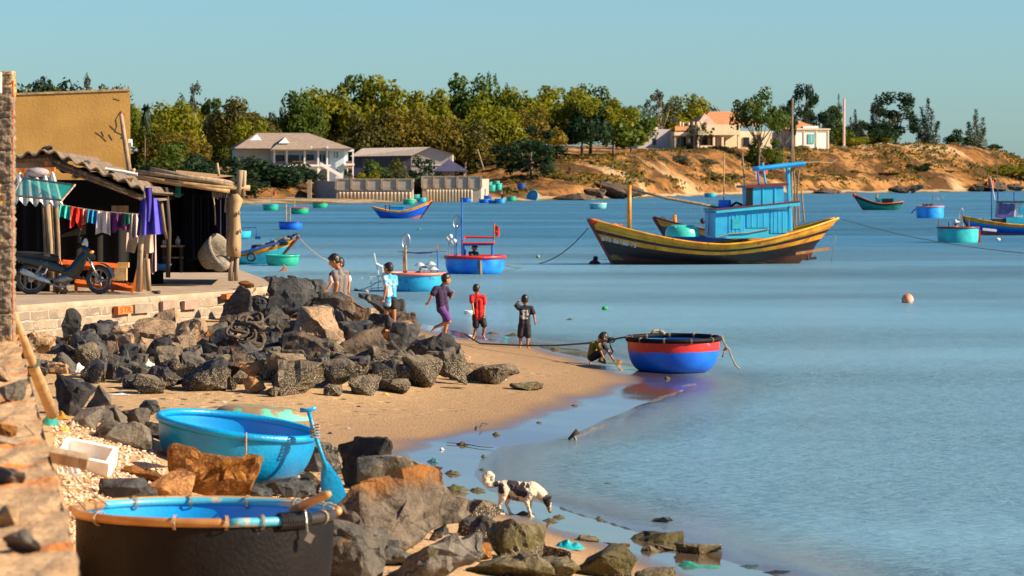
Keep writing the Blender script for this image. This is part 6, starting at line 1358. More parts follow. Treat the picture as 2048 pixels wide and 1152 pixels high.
w_ = hbox(667, 680, 300, 319, 1.1, 1.25, whit, 'window'); hbox(669, 672, 303, 316, 1.04, 1.14, tealg, 'pane', w_); hbox(674, 678, 303, 316, 1.04, 1.14, tealg, 'pane', w_)
w_ = hbox(671, 680, 336, 346, 1.1, 1.25, whit, 'window'); hbox(673, 678, 339, 345, 1.04, 1.14, tealg, 'pane', w_)
mb = MB()
for y in (323, 329): a, b = Hs(548, y, .35), Hs(640, y, .35); mb.tube([a, b], .05, 4)
for i in range(46): mb.tube([Hs(549 + i * 2, 323, .35), Hs(549 + i * 2, 329, .35)], .035, 4)
mb.build('balustrade', pm('brown_railing', (.20, .10, .07)), t)
mb = MB(); mb.prism([(Hs(640, 324).x, Hs(640, 324).z), (Hs(692, 353).x, Hs(692, 353).z), (Hs(692, 361).x, Hs(692, 361).z), (Hs(640, 331).x, Hs(640, 331).z)], 'y', -.6, -.35)
mb.build('staircase', whit, t); hbox(690, 708, 298, 303, -.2, 4, whit, 'balcony_roof'); hbox(688, 709, 327, 331, -.2, 4, whit, 'balcony'); hbox(705, 707.5, 300, 365, -.1, .3, whit, 'pillar'); hbox(692, 704, 322, 327, -.1, .1, pm('brown_railing', (.2, .1, .07)), 'balcony_rail')
def hip(x0, x1, r0, r1, ye, yr, d0, d1, mat, nm, par=None, hs=Hs):
    dm = (d0 + d1) / 2; v = [hs(x0, ye, d0), hs(x1, ye, d0), hs(x1, ye, d1), hs(x0, ye, d1), hs(r0, yr, dm), hs(r1, yr, dm)]
    return MB().add(v, [(0, 1, 5, 4), (1, 2, 5), (2, 3, 4, 5), (3, 0, 4), (0, 3, 2, 1)]).build(nm, mat, par or t)
rf = hip(468, 706, 520, 624, 297, 265, -.5, 14, roofg, 'roof')
v = [Hs(541, 300, -1.4), Hs(625, 298, -1.4), Hs(570, 274, 1.6), Hs(572, 274, 6)]
g = MB().add([Hs(541, 299, -1.3), Hs(624, 299, -1.3), Hs(624, 299, 6), Hs(541, 299, 6), Hs(571, 274, 1.0), Hs(573, 274, 6)], [(0, 1, 4), (1, 2, 5, 4), (3, 0, 4, 5), (0, 3, 2, 1)]).build('gable_roof', roofg, t)
MB().add([Hs(557, 286.5, -.55), Hs(578, 286.5, -.55), Hs(571, 275, .4), Hs(557, 286.5, 2), Hs(578, 286.5, 2)], [(0, 1, 2), (0, 2, 3), (1, 4, 2)]).build('gablet', whit, g); MB().add([Hs(502, 280, 3.2), Hs(526, 280, 3.2), Hs(518, 268, 4.4), Hs(502, 280, 5.5), Hs(526, 280, 5.5)], [(0, 1, 2), (0, 2, 3), (1, 4, 2)]).build('gablet', whit, rf)
for (x, y) in ((622, 292), (654, 292)): hbox(x - 1.5, x + 1.5, y, y + 5, -.8, -.4, whit, 'finial', rf)
t.rotation_euler = (0, 0, R(8))
# ---- shed
Ys = 545.0
t = thing('long_shed', "long pale metal-roofed shed beside the white house", 'shed', P(800, 350, Ys)); t.location.z = hz(t.location.x, Ys) - .2; so = Vector(t.location)
def Sh(px, py, dy=0.0): return P(px, py, Ys) + Vector((0, dy, 0)) - so
mb = MB(); mb.add([Sh(705, 312), Sh(822, 310), Sh(822, 352), Sh(705, 352)], [(0, 3, 2, 1)]); mb.build('side_wall', shedw, t)
mb = MB(); mb.add([Sh(822, 310), Sh(905, 307), Sh(905, 352), Sh(822, 352), Sh(862, 295)], [(0, 3, 2, 1, 4)]); mb.add([Sh(905, 307), Sh(905, 307, 14), Sh(905, 352, 14), Sh(905, 352)], [(0, 3, 2, 1)]); mb.build('gable_wall', shedr, t)
mb = MB(); mb.add([Sh(700, 313, -.6), Sh(824, 311, -.6), Sh(862, 294, -.4), Sh(722, 296, 5), Sh(908, 308, -.4), Sh(908, 308, 14), Sh(862, 294, 14)], [(0, 1, 2, 3), (2, 4, 5, 6), (3, 2, 6)]); mb.build('roof', shedr, t)
for i in range(3): a = Sh(733 + i * 30, 324, -.06); MB().box(a, (1.6, .1, 1.0)).build('window', glassd, t)
a = Sh(864, 330, -.06); MB().box(a, (5.8, .06, .18)).build('wall_band', whit, t)
# ---- gazebo
Yz = 508.0
t = thing('gazebo', "open gazebo with blue-grey pyramid roof on the terrace", 'gazebo', P(900, 358, Yz)); t.location.z = hz(t.location.x, Yz); zo = Vector(t.location)
def Gz(px, py, dy=0.0): return P(px, py, Yz) + Vector((0, dy, 0)) - zo
MB().add([Gz(866, 342, -1.6), Gz(936, 342, -1.6), Gz(936, 342, 3), Gz(866, 342, 3), Gz(898, 318, .7), Gz(866, 344, -1.6), Gz(936, 344, -1.6), Gz(936, 344, 3), Gz(866, 344, 3)], [(0, 1, 4), (1, 2, 4), (2, 3, 4), (3, 0, 4), (0, 5, 6, 1), (1, 6, 7, 2), (2, 7, 8, 3), (3, 8, 5, 0), (5, 8, 7, 6)]).build('roof', blueroof, t)
MB().tube([Gz(898, 320, .7), Gz(898, 312, .7)], .06, 5).build('finial', blueroof, t)
for x, d in ((874, -1.2), (899, -1.3), (928, -1.2), (874, 2.6), (928, 2.6)): MB().tube([Gz(x, 343, d), Gz(x, 362, d)], .16, 6).build('pillar', ashw, t)
MB().box(Gz(888, 352, 2.8), (3.0, .2, 1.6)).build('back_panel', wallc, t)
# ---- terrace wall
t = thing('terrace_wall', "long pale block retaining wall with buttress posts along the beach", 'wall', P(790, 400, 480)); t.location.z = 0; wo = Vector(t.location)
for (x0, x1, yt, Y_, nm) in ((673, 825, 359, 482, 'panel'), (845, 962, 354, 490, 'panel')):
    a, b = P(x0, 402, Y_), P(x1, 402, Y_); zt = P(x0, yt, Y_).z; MB().box(((a.x + b.x) / 2 - wo.x, Y_ - wo.y, zt / 2 - .2), (b.x - a.x, .6, zt + .4)).build(nm, blockw, t)
    MB().box(((a.x + b.x) / 2 - wo.x, Y_ - .05 - wo.y, zt * .54), (b.x - a.x + .1, .72, .10)).build('string_course', conc2, t)
    MB().box(((a.x + b.x) / 2 - wo.x, Y_ - wo.y, zt + .06), (b.x - a.x + .2, .76, .16)).build('coping', conc2, t)
    n_ = 5
    for i in range(n_ + 1): MB().box((lerp(a.x, b.x, i / n_) - wo.x, Y_ - .1 - wo.y, zt * .77 + .1), (.34, .7, zt * .46)).build('pier', conc2, t)
for (x0, Y0_, x1, Y1_, yt) in ((628, 497, 673, 482, 362), (825, 482, 830, 500, 359), (845, 490, 838, 500, 354), (962, 490, 978, 512, 358)):
    a, b = P(x0, 402, Y0_), P(x1, 402, Y1_); zt = P(x0, yt, Y0_).z
    MB().add([(a.x - wo.x, a.y - wo.y, -.3), (b.x - wo.x, b.y - wo.y, -.3), (b.x - wo.x, b.y - wo.y, zt), (a.x - wo.x, a.y - wo.y, zt), (a.x - wo.x, a.y + .5 - wo.y, -.3), (b.x - wo.x, b.y + .5 - wo.y, -.3), (b.x - wo.x, b.y + .5 - wo.y, zt), (a.x - wo.x, a.y + .5 - wo.y, zt)], [(0, 1, 2, 3), (7, 6, 5, 4), (3, 2, 6, 7), (0, 3, 7, 4), (1, 5, 6, 2)]).build('return_panel', blockw, t)
MB().box((P(619, 400, 480).x - wo.x, 0, 1.4), (.55, .6, 3.4)).build('gate_pier', conc2, t)
for (px0, px1, Y_, y0, n_, lab) in ((676, 823, 480.5, 384, 20, "round concrete drum in the row footing the longer terrace wall"), (852, 945, 488.5, 379, 15, "round concrete drum in the row footing the shorter terrace wall")):
    src = None
    for i in range(n_):
        p = P(lerp(px0, px1, (i + .5) / n_), 400, Y_); z1 = P(0, y0, Y_).z; zb = max(0, hz(p.x, Y_)) - .15
        if src is None:
            src = MB().lathe([(.001, 0), (.23, 0), (.23, 1), (.20, 1.12), (.001, 1.16)], 12).build('concrete_drum', pm('drum_concrete', (.40, .30, .19), (.56, .46, .33), scale=2, stretch=(1, 1, .8)), smooth='all'); o_ = src
        else: o_ = src.copy(); COL.objects.link(o_)
        o_.location = (p.x, Y_ - .25, zb); o_.scale = (1, 1, (z1 - zb) / 1.16); tag(o_, lab, 'drum', 'drums footing the terrace wall' if n_ == 20 else 'drums footing the shorter wall')
tag(MB().tube([P(968, 340, 505), P(955, 298, 505)], .10, 6).build('leaning_pole', ashw), "pale pole leaning over the end of the terrace wall", 'pole')
t_v = None
# ---- villa on the headland
Yv = 705.0
t = thing('cream_villa', "cream flat-fronted villa with orange hipped roof on the headland", 'house', P(1430, 303, Yv)); t.location.z = hz(t.location.x, Yv) - .3; vo = Vector(t.location)
def Vs(px, py, dy=0.0): return P(px, py, Yv) + Vector((0, dy, 0)) - vo
def vbox(x0, x1, y0, y1, d0, d1, mat, nm, par=None):
    a, b = Vs(x0, y1, d0), Vs(x1, y0, d1); return MB().box((a + b) / 2, (b.x - a.x, d1 - d0, b.z - a.z)).build(nm, mat, par or t)
shadew = pm('shaded_white_render', (.50, .47, .46), (.42, .40, .39), scale=.8)  # white render greyed so the wing and side walls look shaded
vbox(1283, 1352, 258, 310, 5, 13, shadew, 'wing_wall'); vbox(1282, 1325, 254, 259, 4.8, 9, wallc, 'wing_parapet'); vbox(1350, 1560, 262, 310, 4, 14, wallc, 'wall')
vbox(1395, 1482, 249, 270, 0, 6, wallc, 'portico_fascia'); vbox(1350, 1396, 264, 271, 1.5, 6, wallc, 'side_fascia')
MB().add([Vs(1352, 264, 1.6), Vs(1396, 262, 1.6), Vs(1392, 252, 5), Vs(1360, 252, 5)], [(0, 1, 2, 3)]).build('lean_to_roof', rooft, t)
for x in (1354, 1382, 1397, 1429, 1447, 1480): vbox(x - 2.2, x + 2.2, 270, 304, .3 if x > 1390 else 1.8, .9 if x > 1390 else 2.3, wallc, 'pillar')
vbox(1399, 1426, 291, 304, .3, .8, wallc, 'low_wall'); vbox(1350, 1397, 295, 305, 1.8, 2.2, wallc, 'low_wall')
for (x0, x1, y0, y1) in ((1400, 1412, 273, 290), (1414, 1425, 273, 290), (1432, 1443, 273, 296), (1453, 1462, 275, 290), (1362, 1367, 276, 298), (1370, 1380, 274, 292), (1386, 1395, 275, 292)): vbox(x0, x1, y0, y1, 3.8, 4.05, glassd, 'window')
vbox(1315, 1321, 276, 290, 4.9, 5.1, glassd, 'window'); vbox(1500, 1512, 274, 292, 3.8, 4.05, glassd, 'window')
rf = hip(1402, 1540, 1446, 1500, 250, 221, 4, 16, rooft, 'roof', hs=Vs); 
MB().add([Vs(1402, 250, 3.9), Vs(1446, 250, 3.9), Vs(1430, 225, 8)], [(0, 1, 2)]).build('gable_end', pm('pinkish_render', (.50, .33, .26), scale=.8), t)
for x in (1360, 1366, 1378, 1388, 1396, 1404): MB().tube([Vs(x, 252, 1), Vs(x, 243 + (x % 4), 1)], .22, 8).build('baluster', wallc, t)
t.rotation_euler = (0, 0, R(12))
# ---- small white house
Yt_ = 745.0
t = thing('small_white_house', "small white house with orange roof and turquoise door near the cape", 'house', P(1625, 294, Yt_)); t.location.z = hz(t.location.x, Yt_) - .3; to = Vector(t.location)
def Ws(px, py, dy=0.0): return P(px, py, Yt_) + Vector((0, dy, 0)) - to
def wbox(x0, x1, y0, y1, d0, d1, mat, nm, par=None):
    a, b = Ws(x0, y1, d0), Ws(x1, y0, d1); return MB().box((a + b) / 2, (b.x - a.x, d1 - d0, b.z - a.z)).build(nm, mat, par or t)
wbox(1588, 1660, 257, 300, 0, 9, whit, 'wall'); wbox(1540, 1588, 262, 300, 3, 9, shadew, 'side_wall'); wbox(1605, 1637, 252, 258, -.1, .6, whit, 'parapet'); wbox(1586, 1662, 257, 259.5, -.3, .3, wallc, 'cornice')
mb = MB()
for x in list(range(1592, 1658, 4)): a = Ws(x, 262, -.08); mb.box(a, (.22, .1, .32))
mb.build('frieze', wallc, t)
d_ = wbox(1615, 1628, 268, 287, -.15, .1, pm('turquoise_shutter', (.10, .45, .42)), 'door'); wbox(1621, 1622, 269, 286, -.2, -.1, whit, 'door_frame', d_)
for x in (1589.5, 1607, 1633, 1658): wbox(x - 1.5, x + 1.5, 262, 294, -.12, .1, wallc, 'pilaster')
MB().add([Ws(1566, 258, -.3), Ws(1640, 257, -.3), Ws(1640, 257, 9), Ws(1566, 258, 9), Ws(1592, 237, 4), Ws(1600, 237, 4.5)], [(0, 1, 5, 4), (1, 2, 5), (2, 3, 4, 5), (3, 0, 4), (0, 3, 2, 1)]).build('roof', rooft, t)
wbox(1554, 1560, 272, 284, 2.85, 3.1, glassd, 'window'); t.rotation_euler = (0, 0, R(14))
def post(px, y0, y1, Y, r, mat, label, name='utility_pole', cat='pole', extra=None):
    b = far_at(px, Y); t = thing(name, label, cat, b); MB().tube([Vector((0, 0, -.3)), Vector((0, 0, P(px, y1, Y).z - b.z))], r, 7).build('shaft', mat, t)
    MB().box((0, 0, .1), (r * 5, r * 5, .5)).build('footing', conc2, t); return t
post(1688, 294, 198, 752, .26, pm('pinkish_concrete', (.60, .42, .36), (.5, .36, .3), scale=2), "tall bare concrete pole on the headland by the small white house")
t = thing('garden_flag', "orange flag drooping in front of the cream villa", 'flag', far_at(1512, 672)); fo = Vector(t.location)
MB().tube([(0, 0, 0), (0, 0, 2.1)], .06, 5).build('pole', whit, t); flag((.05, 0, 2.0), 2.2, .9, pm('orange_flag', (.75, .10, .02), scale=3), t, .3)
# low far building roof behind the bushes
t = thing('low_roofed_building', "low dark-roofed building half hidden behind the pole hut", 'building', far_at(330, 470)); lo_ = Vector(t.location); 
MB().box((0, 2, .9), (9, 4, 2.2)).build('wall', blockw, t); MB().add([(-5, -.6, 1.9), (5, -.6, 1.9), (4, 3, 2.9), (-4, 3, 2.9), (5, 5, 1.9), (-5, 5, 1.9)], [(0, 1, 2, 3), (3, 2, 4, 5), (0, 3, 5), (1, 4, 2)]).build('roof', shedw, t)
# ---------------------------------------------------------------- TREES
def leaf_mat(name, c1, c2, c3):
    m = pm(name, c1, c2, scale=.55, rough=.6, c3=c3, s3=1.6, t3=.53, e3=.10, spec=.25, detail=3)
    n = m.node_tree.nodes; l = m.node_tree.links; b = n['Principled BSDF']; tr = n.new('ShaderNodeBsdfTranslucent'); mx = n.new('ShaderNodeMixShader'); mx.inputs[0].default_value = .5
    l.new(b.inputs['Base Color'].links[0].from_socket, tr.inputs[0]); l.new(b.outputs[0], mx.inputs[1]); l.new(tr.outputs[0], mx.inputs[2]); l.new(mx.outputs[0], n['Material Output'].inputs[0])
    return m
LM = {'olive': leaf_mat('olive_leaves', (.225, .215, .005), (.105, .130, .006), (.30, .27, .008)), 'green': leaf_mat('green_leaves', (.085, .130, .010), (.040, .070, .010), (.16, .17, .008)),
      'dark': leaf_mat('dark_leaves', (.022, .055, .020), (.010, .028, .013), (.042, .078, .018)), 'dry': leaf_mat('dry_leaves', (.19, .14, .010), (.095, .085, .010), (.25, .16, .010)),
      'grey': leaf_mat('grey_green_leaves', (.10, .115, .06), (.055, .072, .042), (.15, .16, .085)), 'pine': leaf_mat('needle_sprays', (.040, .058, .034), (.024, .038, .024), (.07, .075, .035)), 'bronze': leaf_mat('bronze_leaves', (.12, .105, .016), (.06, .065, .014), (.17, .135, .014))}
barkm = pm('grey_bark', (.16, .12, .085), (.08, .06, .045), scale=3, rough=.9, stretch=(2, 2, .6)); palebark = pm('pale_bark', (.34, .26, .18), (.2, .15, .1), scale=3, rough=.9)
def leaf_card(mb, p, nrm, s, rg, asp=.55):
    n_ = (nrm + Vector((rg.gauss(0, .55), rg.gauss(0, .55), rg.gauss(0, .45)))).normalized(); u = n_.orthogonal().normalized(); u = Matrix.Rotation(rg.uniform(0, 6.28), 3, n_) @ u; v = n_.cross(u)
    mb.add([p - u * s, p - v * s * asp, p + u * s, p + v * s * asp], [(0, 1, 2, 3)])
def crown_lobes(rg, kind):
    """lobes (centre, radius) of a crown one unit high and one wide, base of the crown at z = .25"""
    L = []
    if kind == 'dome':
        for i in range(24):
            a = rg.uniform(0, 6.28); r = .40 * math.sqrt(rg.random()); z = .30 + .55 * (1 - (r / .46) ** 2) * rg.uniform(.2, 1.0); L.append((Vector((r * math.cos(a), r * math.sin(a), z)), rg.uniform(.11, .18)))
    elif kind == 'tall':
        for i in range(20):
            z = rg.uniform(.15, .9); w_ = .46 * math.sin(math.pi * min(1, (z - .05) / .95) ** .8) + .03; a = rg.uniform(0, 6.28); r = w_ * math.sqrt(rg.random()); L.append((Vector((r * math.cos(a), r * math.sin(a), z)), rg.uniform(.08, .14)))
    elif kind == 'parasol':
        for i in range(22):
            a = rg.uniform(0, 6.28); r = .44 * math.sqrt(rg.random()); z = .55 + .36 * (1 - (r / .5) ** 2) * rg.uniform(.1, 1.0); L.append((Vector((r * math.cos(a), r * math.sin(a), z)), rg.uniform(.08, .14)))
    elif kind == 'sparse':
        for i in range(24):
            a = rg.uniform(0, 6.28); r = .46 * math.sqrt(rg.random()); z = .40 + .52 * rg.random() * (1 - (r / .6) ** 2); L.append((Vector((r * math.cos(a), r * math.sin(a), z)), rg.uniform(.045, .09)))
    elif kind == 'bush':
        for i in range(16):
            a = rg.uniform(0, 6.28); r = .42 * math.sqrt(rg.random()); z = .10 + .72 * (1 - (r / .5) ** 2) * rg.random(); L.append((Vector((r * math.cos(a), r * math.sin(a), z)), rg.uniform(.13, .20)))
    return L
def crown_mesh(mb, rg, kind, per, s, sc=Vector((1, 1, 1)), off=Vector((0, 0, 0))):
    L = crown_lobes(rg, kind)
    for c_, r in L:
        for i in range(per):
            d = Vector((rg.gauss(0, 1), rg.gauss(0, 1), rg.gauss(.15, 1))).normalized(); q = c_ + d * r * (rg.random() ** .30); q = Vector((q.x * sc.x, q.y * sc.y, q.z * sc.z)) + off
            leaf_card(mb, q, d, s * rg.uniform(.6, 1.3), rg)
    return L
PROTO = {}
def tree_meshes(kind, var, leaf):
    k = (kind, var)
    if k not in PROTO:
        rg = random.Random(hash(kind) % 1 + 17 * var + len(kind) * 101); cm = MB(); tm = MB()
        if kind in ('dome', 'tall', 'sparse', 'bush', 'parasol'):
            L = crown_mesh(cm, rg, kind, {'parasol': 130, 'dome': 130, 'tall': 125, 'sparse': 60, 'bush': 120}[kind], {'parasol': .026, 'dome': .030, 'tall': .030, 'sparse': .024, 'bush': .040}[kind])
            if kind != 'bush':
                tm.tube([(0, 0, -.04), (.01, 0, .14), (-.01, .01, .30), (.01, 0, .50)], [.026, .020, .017, .008], 7)
                for c_, r in L[:11]: st = Vector((0, 0, rg.uniform(.16, .34))); tm.tube([st, st.lerp(c_, .55) + Vector((0, 0, -.03)), c_], [.011, .007, .002], 5)
            else:
                for c_, r in L[:6]: tm.tube([(0, 0, -.03), c_ * .5, c_], [.02, .012, .003], 5)
        elif kind == 'casuarina':
            tops = [(0, 0, 1.0), (-.2, .05, .78), (.22, -.05, .66), (.1, .15, .82), (-.3, -.1, .5), (.33, .1, .42)]
            for (x, y, z) in tops:
                top = Vector((x, y, z)); base = Vector((x * .15, y * .15, -.03)); tm.tube([base, base.lerp(top, .5) + Vector((x * .2, 0, 0)), top], [.018, .011, .002], 5)
                for i in range(190):
                    t_ = rg.uniform(.18, 1) ** .8; p0 = base.lerp(top, t_) + Vector((x * .4 * t_ * (1 - t_), 0, 0)); rr = .19 * (1.08 - t_) + .03; a = rg.uniform(0, 6.28)
                    d = Vector((math.cos(a), math.sin(a), rg.uniform(.2, 1.1))).normalized(); p1 = p0 + d * rr * rg.uniform(.4, 1.2); w_ = Vector((-d.y, d.x, 0)).normalized() * .010 if abs(d.z) < .98 else Vector((.010, 0, 0)); e = p1 + d * .05
                    cm.add([p1 - d * .03, p1 - w_ * 1.6, e, p1 + w_ * 1.6], [(0, 1, 2, 3)])
            for i in range(650):
                a = rg.uniform(0, 6.28); r = .34 * math.sqrt(rg.random()); z = .06 + .26 * rg.random() * (1 - r); leaf_card(cm, Vector((r * math.cos(a), r * math.sin(a), z)), Vector((math.cos(a), math.sin(a), .6)), .028, rg)
        elif kind == 'palm':
            tm.tube([(.03, 0, -.03), (.0, 0, .3), (.02, 0, .6), (.06, 0, .80)], [.020, .014, .012, .012], 7)
            for i in range(26):
                a = 6.28 * i / 26 + rg.uniform(-.1, .1); el = rg.uniform(-.7, 1.25); Lf = rg.uniform(.20, .27); c_ = Vector((.06, 0, .80)); prev = c_
                for k_ in range(9):
                    t_ = (k_ + 1) / 9; p1 = c_ + Vector((math.cos(a) * Lf * t_ * math.cos(el), math.sin(a) * Lf * t_ * math.cos(el), Lf * (math.sin(el) * t_ - .75 * t_ * t_)))
                    sdv = Vector((-math.sin(a), math.cos(a), 0)); w_ = .045 * math.sin(math.pi * min(.95, t_ + .05)) + .006; dn = Vector((0, 0, -w_ * .8))
                    cm.add([prev, p1, p1 + sdv * w_ + dn, prev + sdv * w_ + dn], [(0, 1, 2, 3)]); cm.add([prev, p1, p1 - sdv * w_ + dn, prev - sdv * w_ + dn], [(0, 3, 2, 1)]); prev = p1
        PROTO[k] = (cm, tm); PROTO[k + ('t',)] = tm
    kk = k + (leaf,)
    if kk not in PROTO:
        cm, tm = PROTO[k]; me = bpy.data.meshes.new('crown'); me.from_pydata(cm.v, [], cm.f); me.materials.append(LM[leaf]); tme = bpy.data.meshes.new('trunk'); tme.from_pydata(tm.v, [], tm.f); tme.materials.append(palebark if kind in ('palm', 'sparse') else barkm); tme.polygons.foreach_set('use_smooth', [True] * len(tme.polygons)); PROTO[kk] = (me, tme)
    return PROTO[kk]
TN_ = [0]; HS = 'low scrub on the bare headland slope'
def tree(px, ytop, wpx, Y, kind, leaf, label, name='tree', base=None, group=None, near=False, cat=None):
    if px > 1580 and group is None and Y > 675: Y = far_shoreY(px) + 62 + (Y - 690) * .35
    if group == HS and px > 1650: Y = far_shoreY(px) + 24
    TN_[0] += 1; rg = random.Random(TN_[0]); b = far_at(px, Y) if base is None else P(px, base, Y); s = Y / F
    hgt = P(px, ytop, Y).z - b.z; wid = wpx * s
    cm, tm = tree_meshes(kind, TN_[0] % 3, leaf)
    t = thing(name, label, cat or ('bush' if name in ('bush', 'shrub') else 'tree'), b, rz=rg.uniform(0, 6.28), group=group); k_ = 1.52 if kind in ('dome', 'tall', 'bush') else 1.0; t.scale = (wid * k_, wid * k_, hgt * {'dome': 1.14, 'tall': 1.14, 'sparse': 1.14, 'bush': 1.28, 'parasol': 1.05}.get(kind, 1.03))
    for nm, me in (('crown', cm), ('trunk', tm)): o_ = bpy.data.objects.new(nm, me); COL.objects.link(o_); o_.parent = t
    return t
for r in [
 # px, ytop, width, Y, kind, leaves, label
 (290,186,62,500,'palm','dark',"single palm with drooping dark fronds beyond the ochre wall",'palm_tree'),
 (60,150,120,560,'dome','dark',"dark tree topping the ochre wall next to the pillar"),
 (118,154,110,565,'dome','dark',"dark rounded tree behind the middle of the ochre wall"),
 (185,156,90,570,'sparse','grey',"grey thin-leaved tree just above the ochre wall's top"),
 (226,158,80,560,'dome','green',"upright green tree by the ochre wall's top corner"),
 (335,200,110,540,'dome','olive',"yellow-green tree between the palm and the tall grey-green tree"),
 (395,170,100,575,'sparse','grey',"tall loose-crowned grey-green tree to the side of the palm"),
 (352,255,100,520,'dome','dry',"brownish tree in front of the loose grey-green one"),
 (480,193,110,560,'dome','bronze',"bronze-green tree above the pale house's wing"),
 (440,210,80,570,'tall','green',"green tree between the loose grey tree and the bronze one"),
 (500,232,70,545,'dome','olive',"bright yellow-green tree peeking over the pale house's ridge"),
 (560,215,60,580,'sparse','grey',"sparse tree right above the pale house's roof"),
 (605,185,90,575,'dome','green',"green tree behind the pale house's chimney side"),
 (650,163,120,585,'dome','olive',"large olive-green tree over the end of the pale house's roof"),
 (705,172,90,590,'tall','green',"upright green tree above the long shed's near end"),
 (765,155,130,590,'dome','olive',"tall spreading yellow-green tree above the long shed"),
 (800,205,110,560,'dome','dry',"amber tinged tree standing behind the long shed roof"),
 (735,222,90,556,'dome','bronze',"bronze low-crowned tree behind the long shed"),
 (850,180,110,590,'dome','olive',"olive tree rising beyond the shed's gable"),
 (880,225,100,560,'dome','dry',"brown and green tree beside the shed's gable"),
 (945,146,120,600,'dome','green',"highest tree of the wood with a split crown"),
 (990,150,70,605,'sparse','green',"thin topped tree beside the highest tree"),
 (985,205,110,575,'dome','olive',"broad yellowish tree below the highest tree"),
 (930,240,100,560,'dome','bronze',"darker brownish tree over the gazebo"),
 (1030,178,100,600,'dome','olive',"round yellow-green tree in the middle of the wood"),
 (1115,163,120,610,'dome','olive',"large sunlit tree above the drawn-up green boats"),
 (1060,215,100,580,'dome','dry',"russet tinted tree above the dark tree by the track"),
 (1062,262,110,545,'tall','dark',"dark heavy tree beside the sandy track at the shore"),
 (1165,190,135,590,'parasol','olive',"big olive tree on the slope with a forked trunk showing"),
 (1228,200,125,600,'parasol','olive',"sunny yellow-green tree with bare trunk at the wood's end"),
 (1180,170,100,625,'dome','green',"green tree behind the forked-trunk tree"),
 (1262,205,70,630,'dome','green',"green tree at the wood's edge before the villa"),
 (1322,180,90,720,'sparse','grey',"airy grey-leaved tree behind the villa's wing"),
 (1372,190,90,735,'dome','olive',"yellow-green tree behind the villa's terrace"),
 (1408,205,60,745,'dome','dark',"small dark tree next to the villa's orange roof"),
 (1400,245,66,690,'sparse','bronze',"slim thin-leaved tree standing in front of the villa's wing"),
 (1518,182,128,686,'parasol','green',"wide dark tree hiding the villa's end"),
 (1566,205,66,697,'parasol','dark',"dark tree between the villa and the small white house"),
 (1606,183,60,735,'tall','dark',"slender dark tree right behind the small white house"),
 (1640,203,60,740,'tall','dark',"narrow dark tree behind the white house's far corner"),
 (1662,220,60,738,'tall','green',"green tree between the white house and the bare pole"),
 (1677,195,36,745,'casuarina','pine',"thin wispy casuarina beside the bare concrete pole"),
 (1710,222,44,740,'casuarina','pine',"small feathery casuarina right of the bare pole by the dense bush"),
 (1752,195,50,745,'casuarina','pine',"bare topped casuarina above the dense dark bush"),
 (1792,196,96,735,'tall','dark',"tall full dark tree standing alone on the cape"),
 (1742,236,76,732,'bush','dark',"dense rounded dark tree beside the tall full one"),
 (1856,202,74,735,'casuarina','pine',"many-spired casuarina on the open cape"),
 (1952,222,70,745,'casuarina','grey',"open leaning casuarina farthest out on the cape"),
]:
    tree(*r[:7], name=r[7] if len(r) > 7 else 'tree')
for r in [
 (425,300,100,480,'bush','dark',"big dark bush below the bronze-green tree near the pole hut"),
 (530,302,130,500,'bush','dark',"largest dark bush in front of the pale house's wing"),
 (575,330,90,498,'bush','dark',"dark bush hanging over the terrace corner by the arches"),
 (460,335,100,476,'bush','dark',"low dark bush on the shore beside the hut's trunk post"),
 (380,310,90,478,'bush','dark',"dark shoreline bush just beyond the hut roof"),
 (340,288,90,500,'bush','green',"green bush under the brownish tree"),
 (765,314,70,500,'bush','green',"dense garden bush in front of the shed's side wall"),
 (722,326,46,498,'bush','grey',"light garden bush at the shed's near end"),
 (795,322,44,499,'bush','bronze',"pale garden bush on the terrace in front of the shed"),
 (738,336,40,494,'bush','olive',"small yellow-green garden shrub on the terrace"),
 (822,332,44,495,'bush','grey',"grey-green garden shrub at the terrace's notch"),
 (850,317,56,505,'bush','dark',"dark garden bush between the shed's gable and the gazebo"),
 (640,352,22,500,'bush','olive',"tiny yellow shrub under the pale house's arch"),
 (690,330,26,500,'palm','green',"little garden palm by the pale house's stair"),
 (1918,260,44,738,'bush','dark',"round dark bush beside the farthest casuarina"),
 (1975,287,40,735,'bush','dark',"low dark bush sloping down at the cape's end"),
 (1690,265,60,728,'bush','olive',"low yellow-green bush at the bare pole's foot"),
 (1750,268,50,728,'bush','olive',"straw-green bush under the tall full dark tree"),
 (1630,272,40,760,'bush','green',"green bush behind the small white house's corner"),
 (1370,282,24,684,'bush','dark',"small dark bush at the villa's side steps"),
 (1310,290,20,684,'palm','green',"small spiky plant before the villa's grey wing"),
 (1530,262,50,690,'bush','green',"green bush in front of the villa's shaded end"),
]:
    tree(*r, name='bush' if r[4] == 'bush' else 'palm_tree', cat='bush' if r[4] == 'bush' else 'palm')
HS = 'low scrub on the bare headland slope'
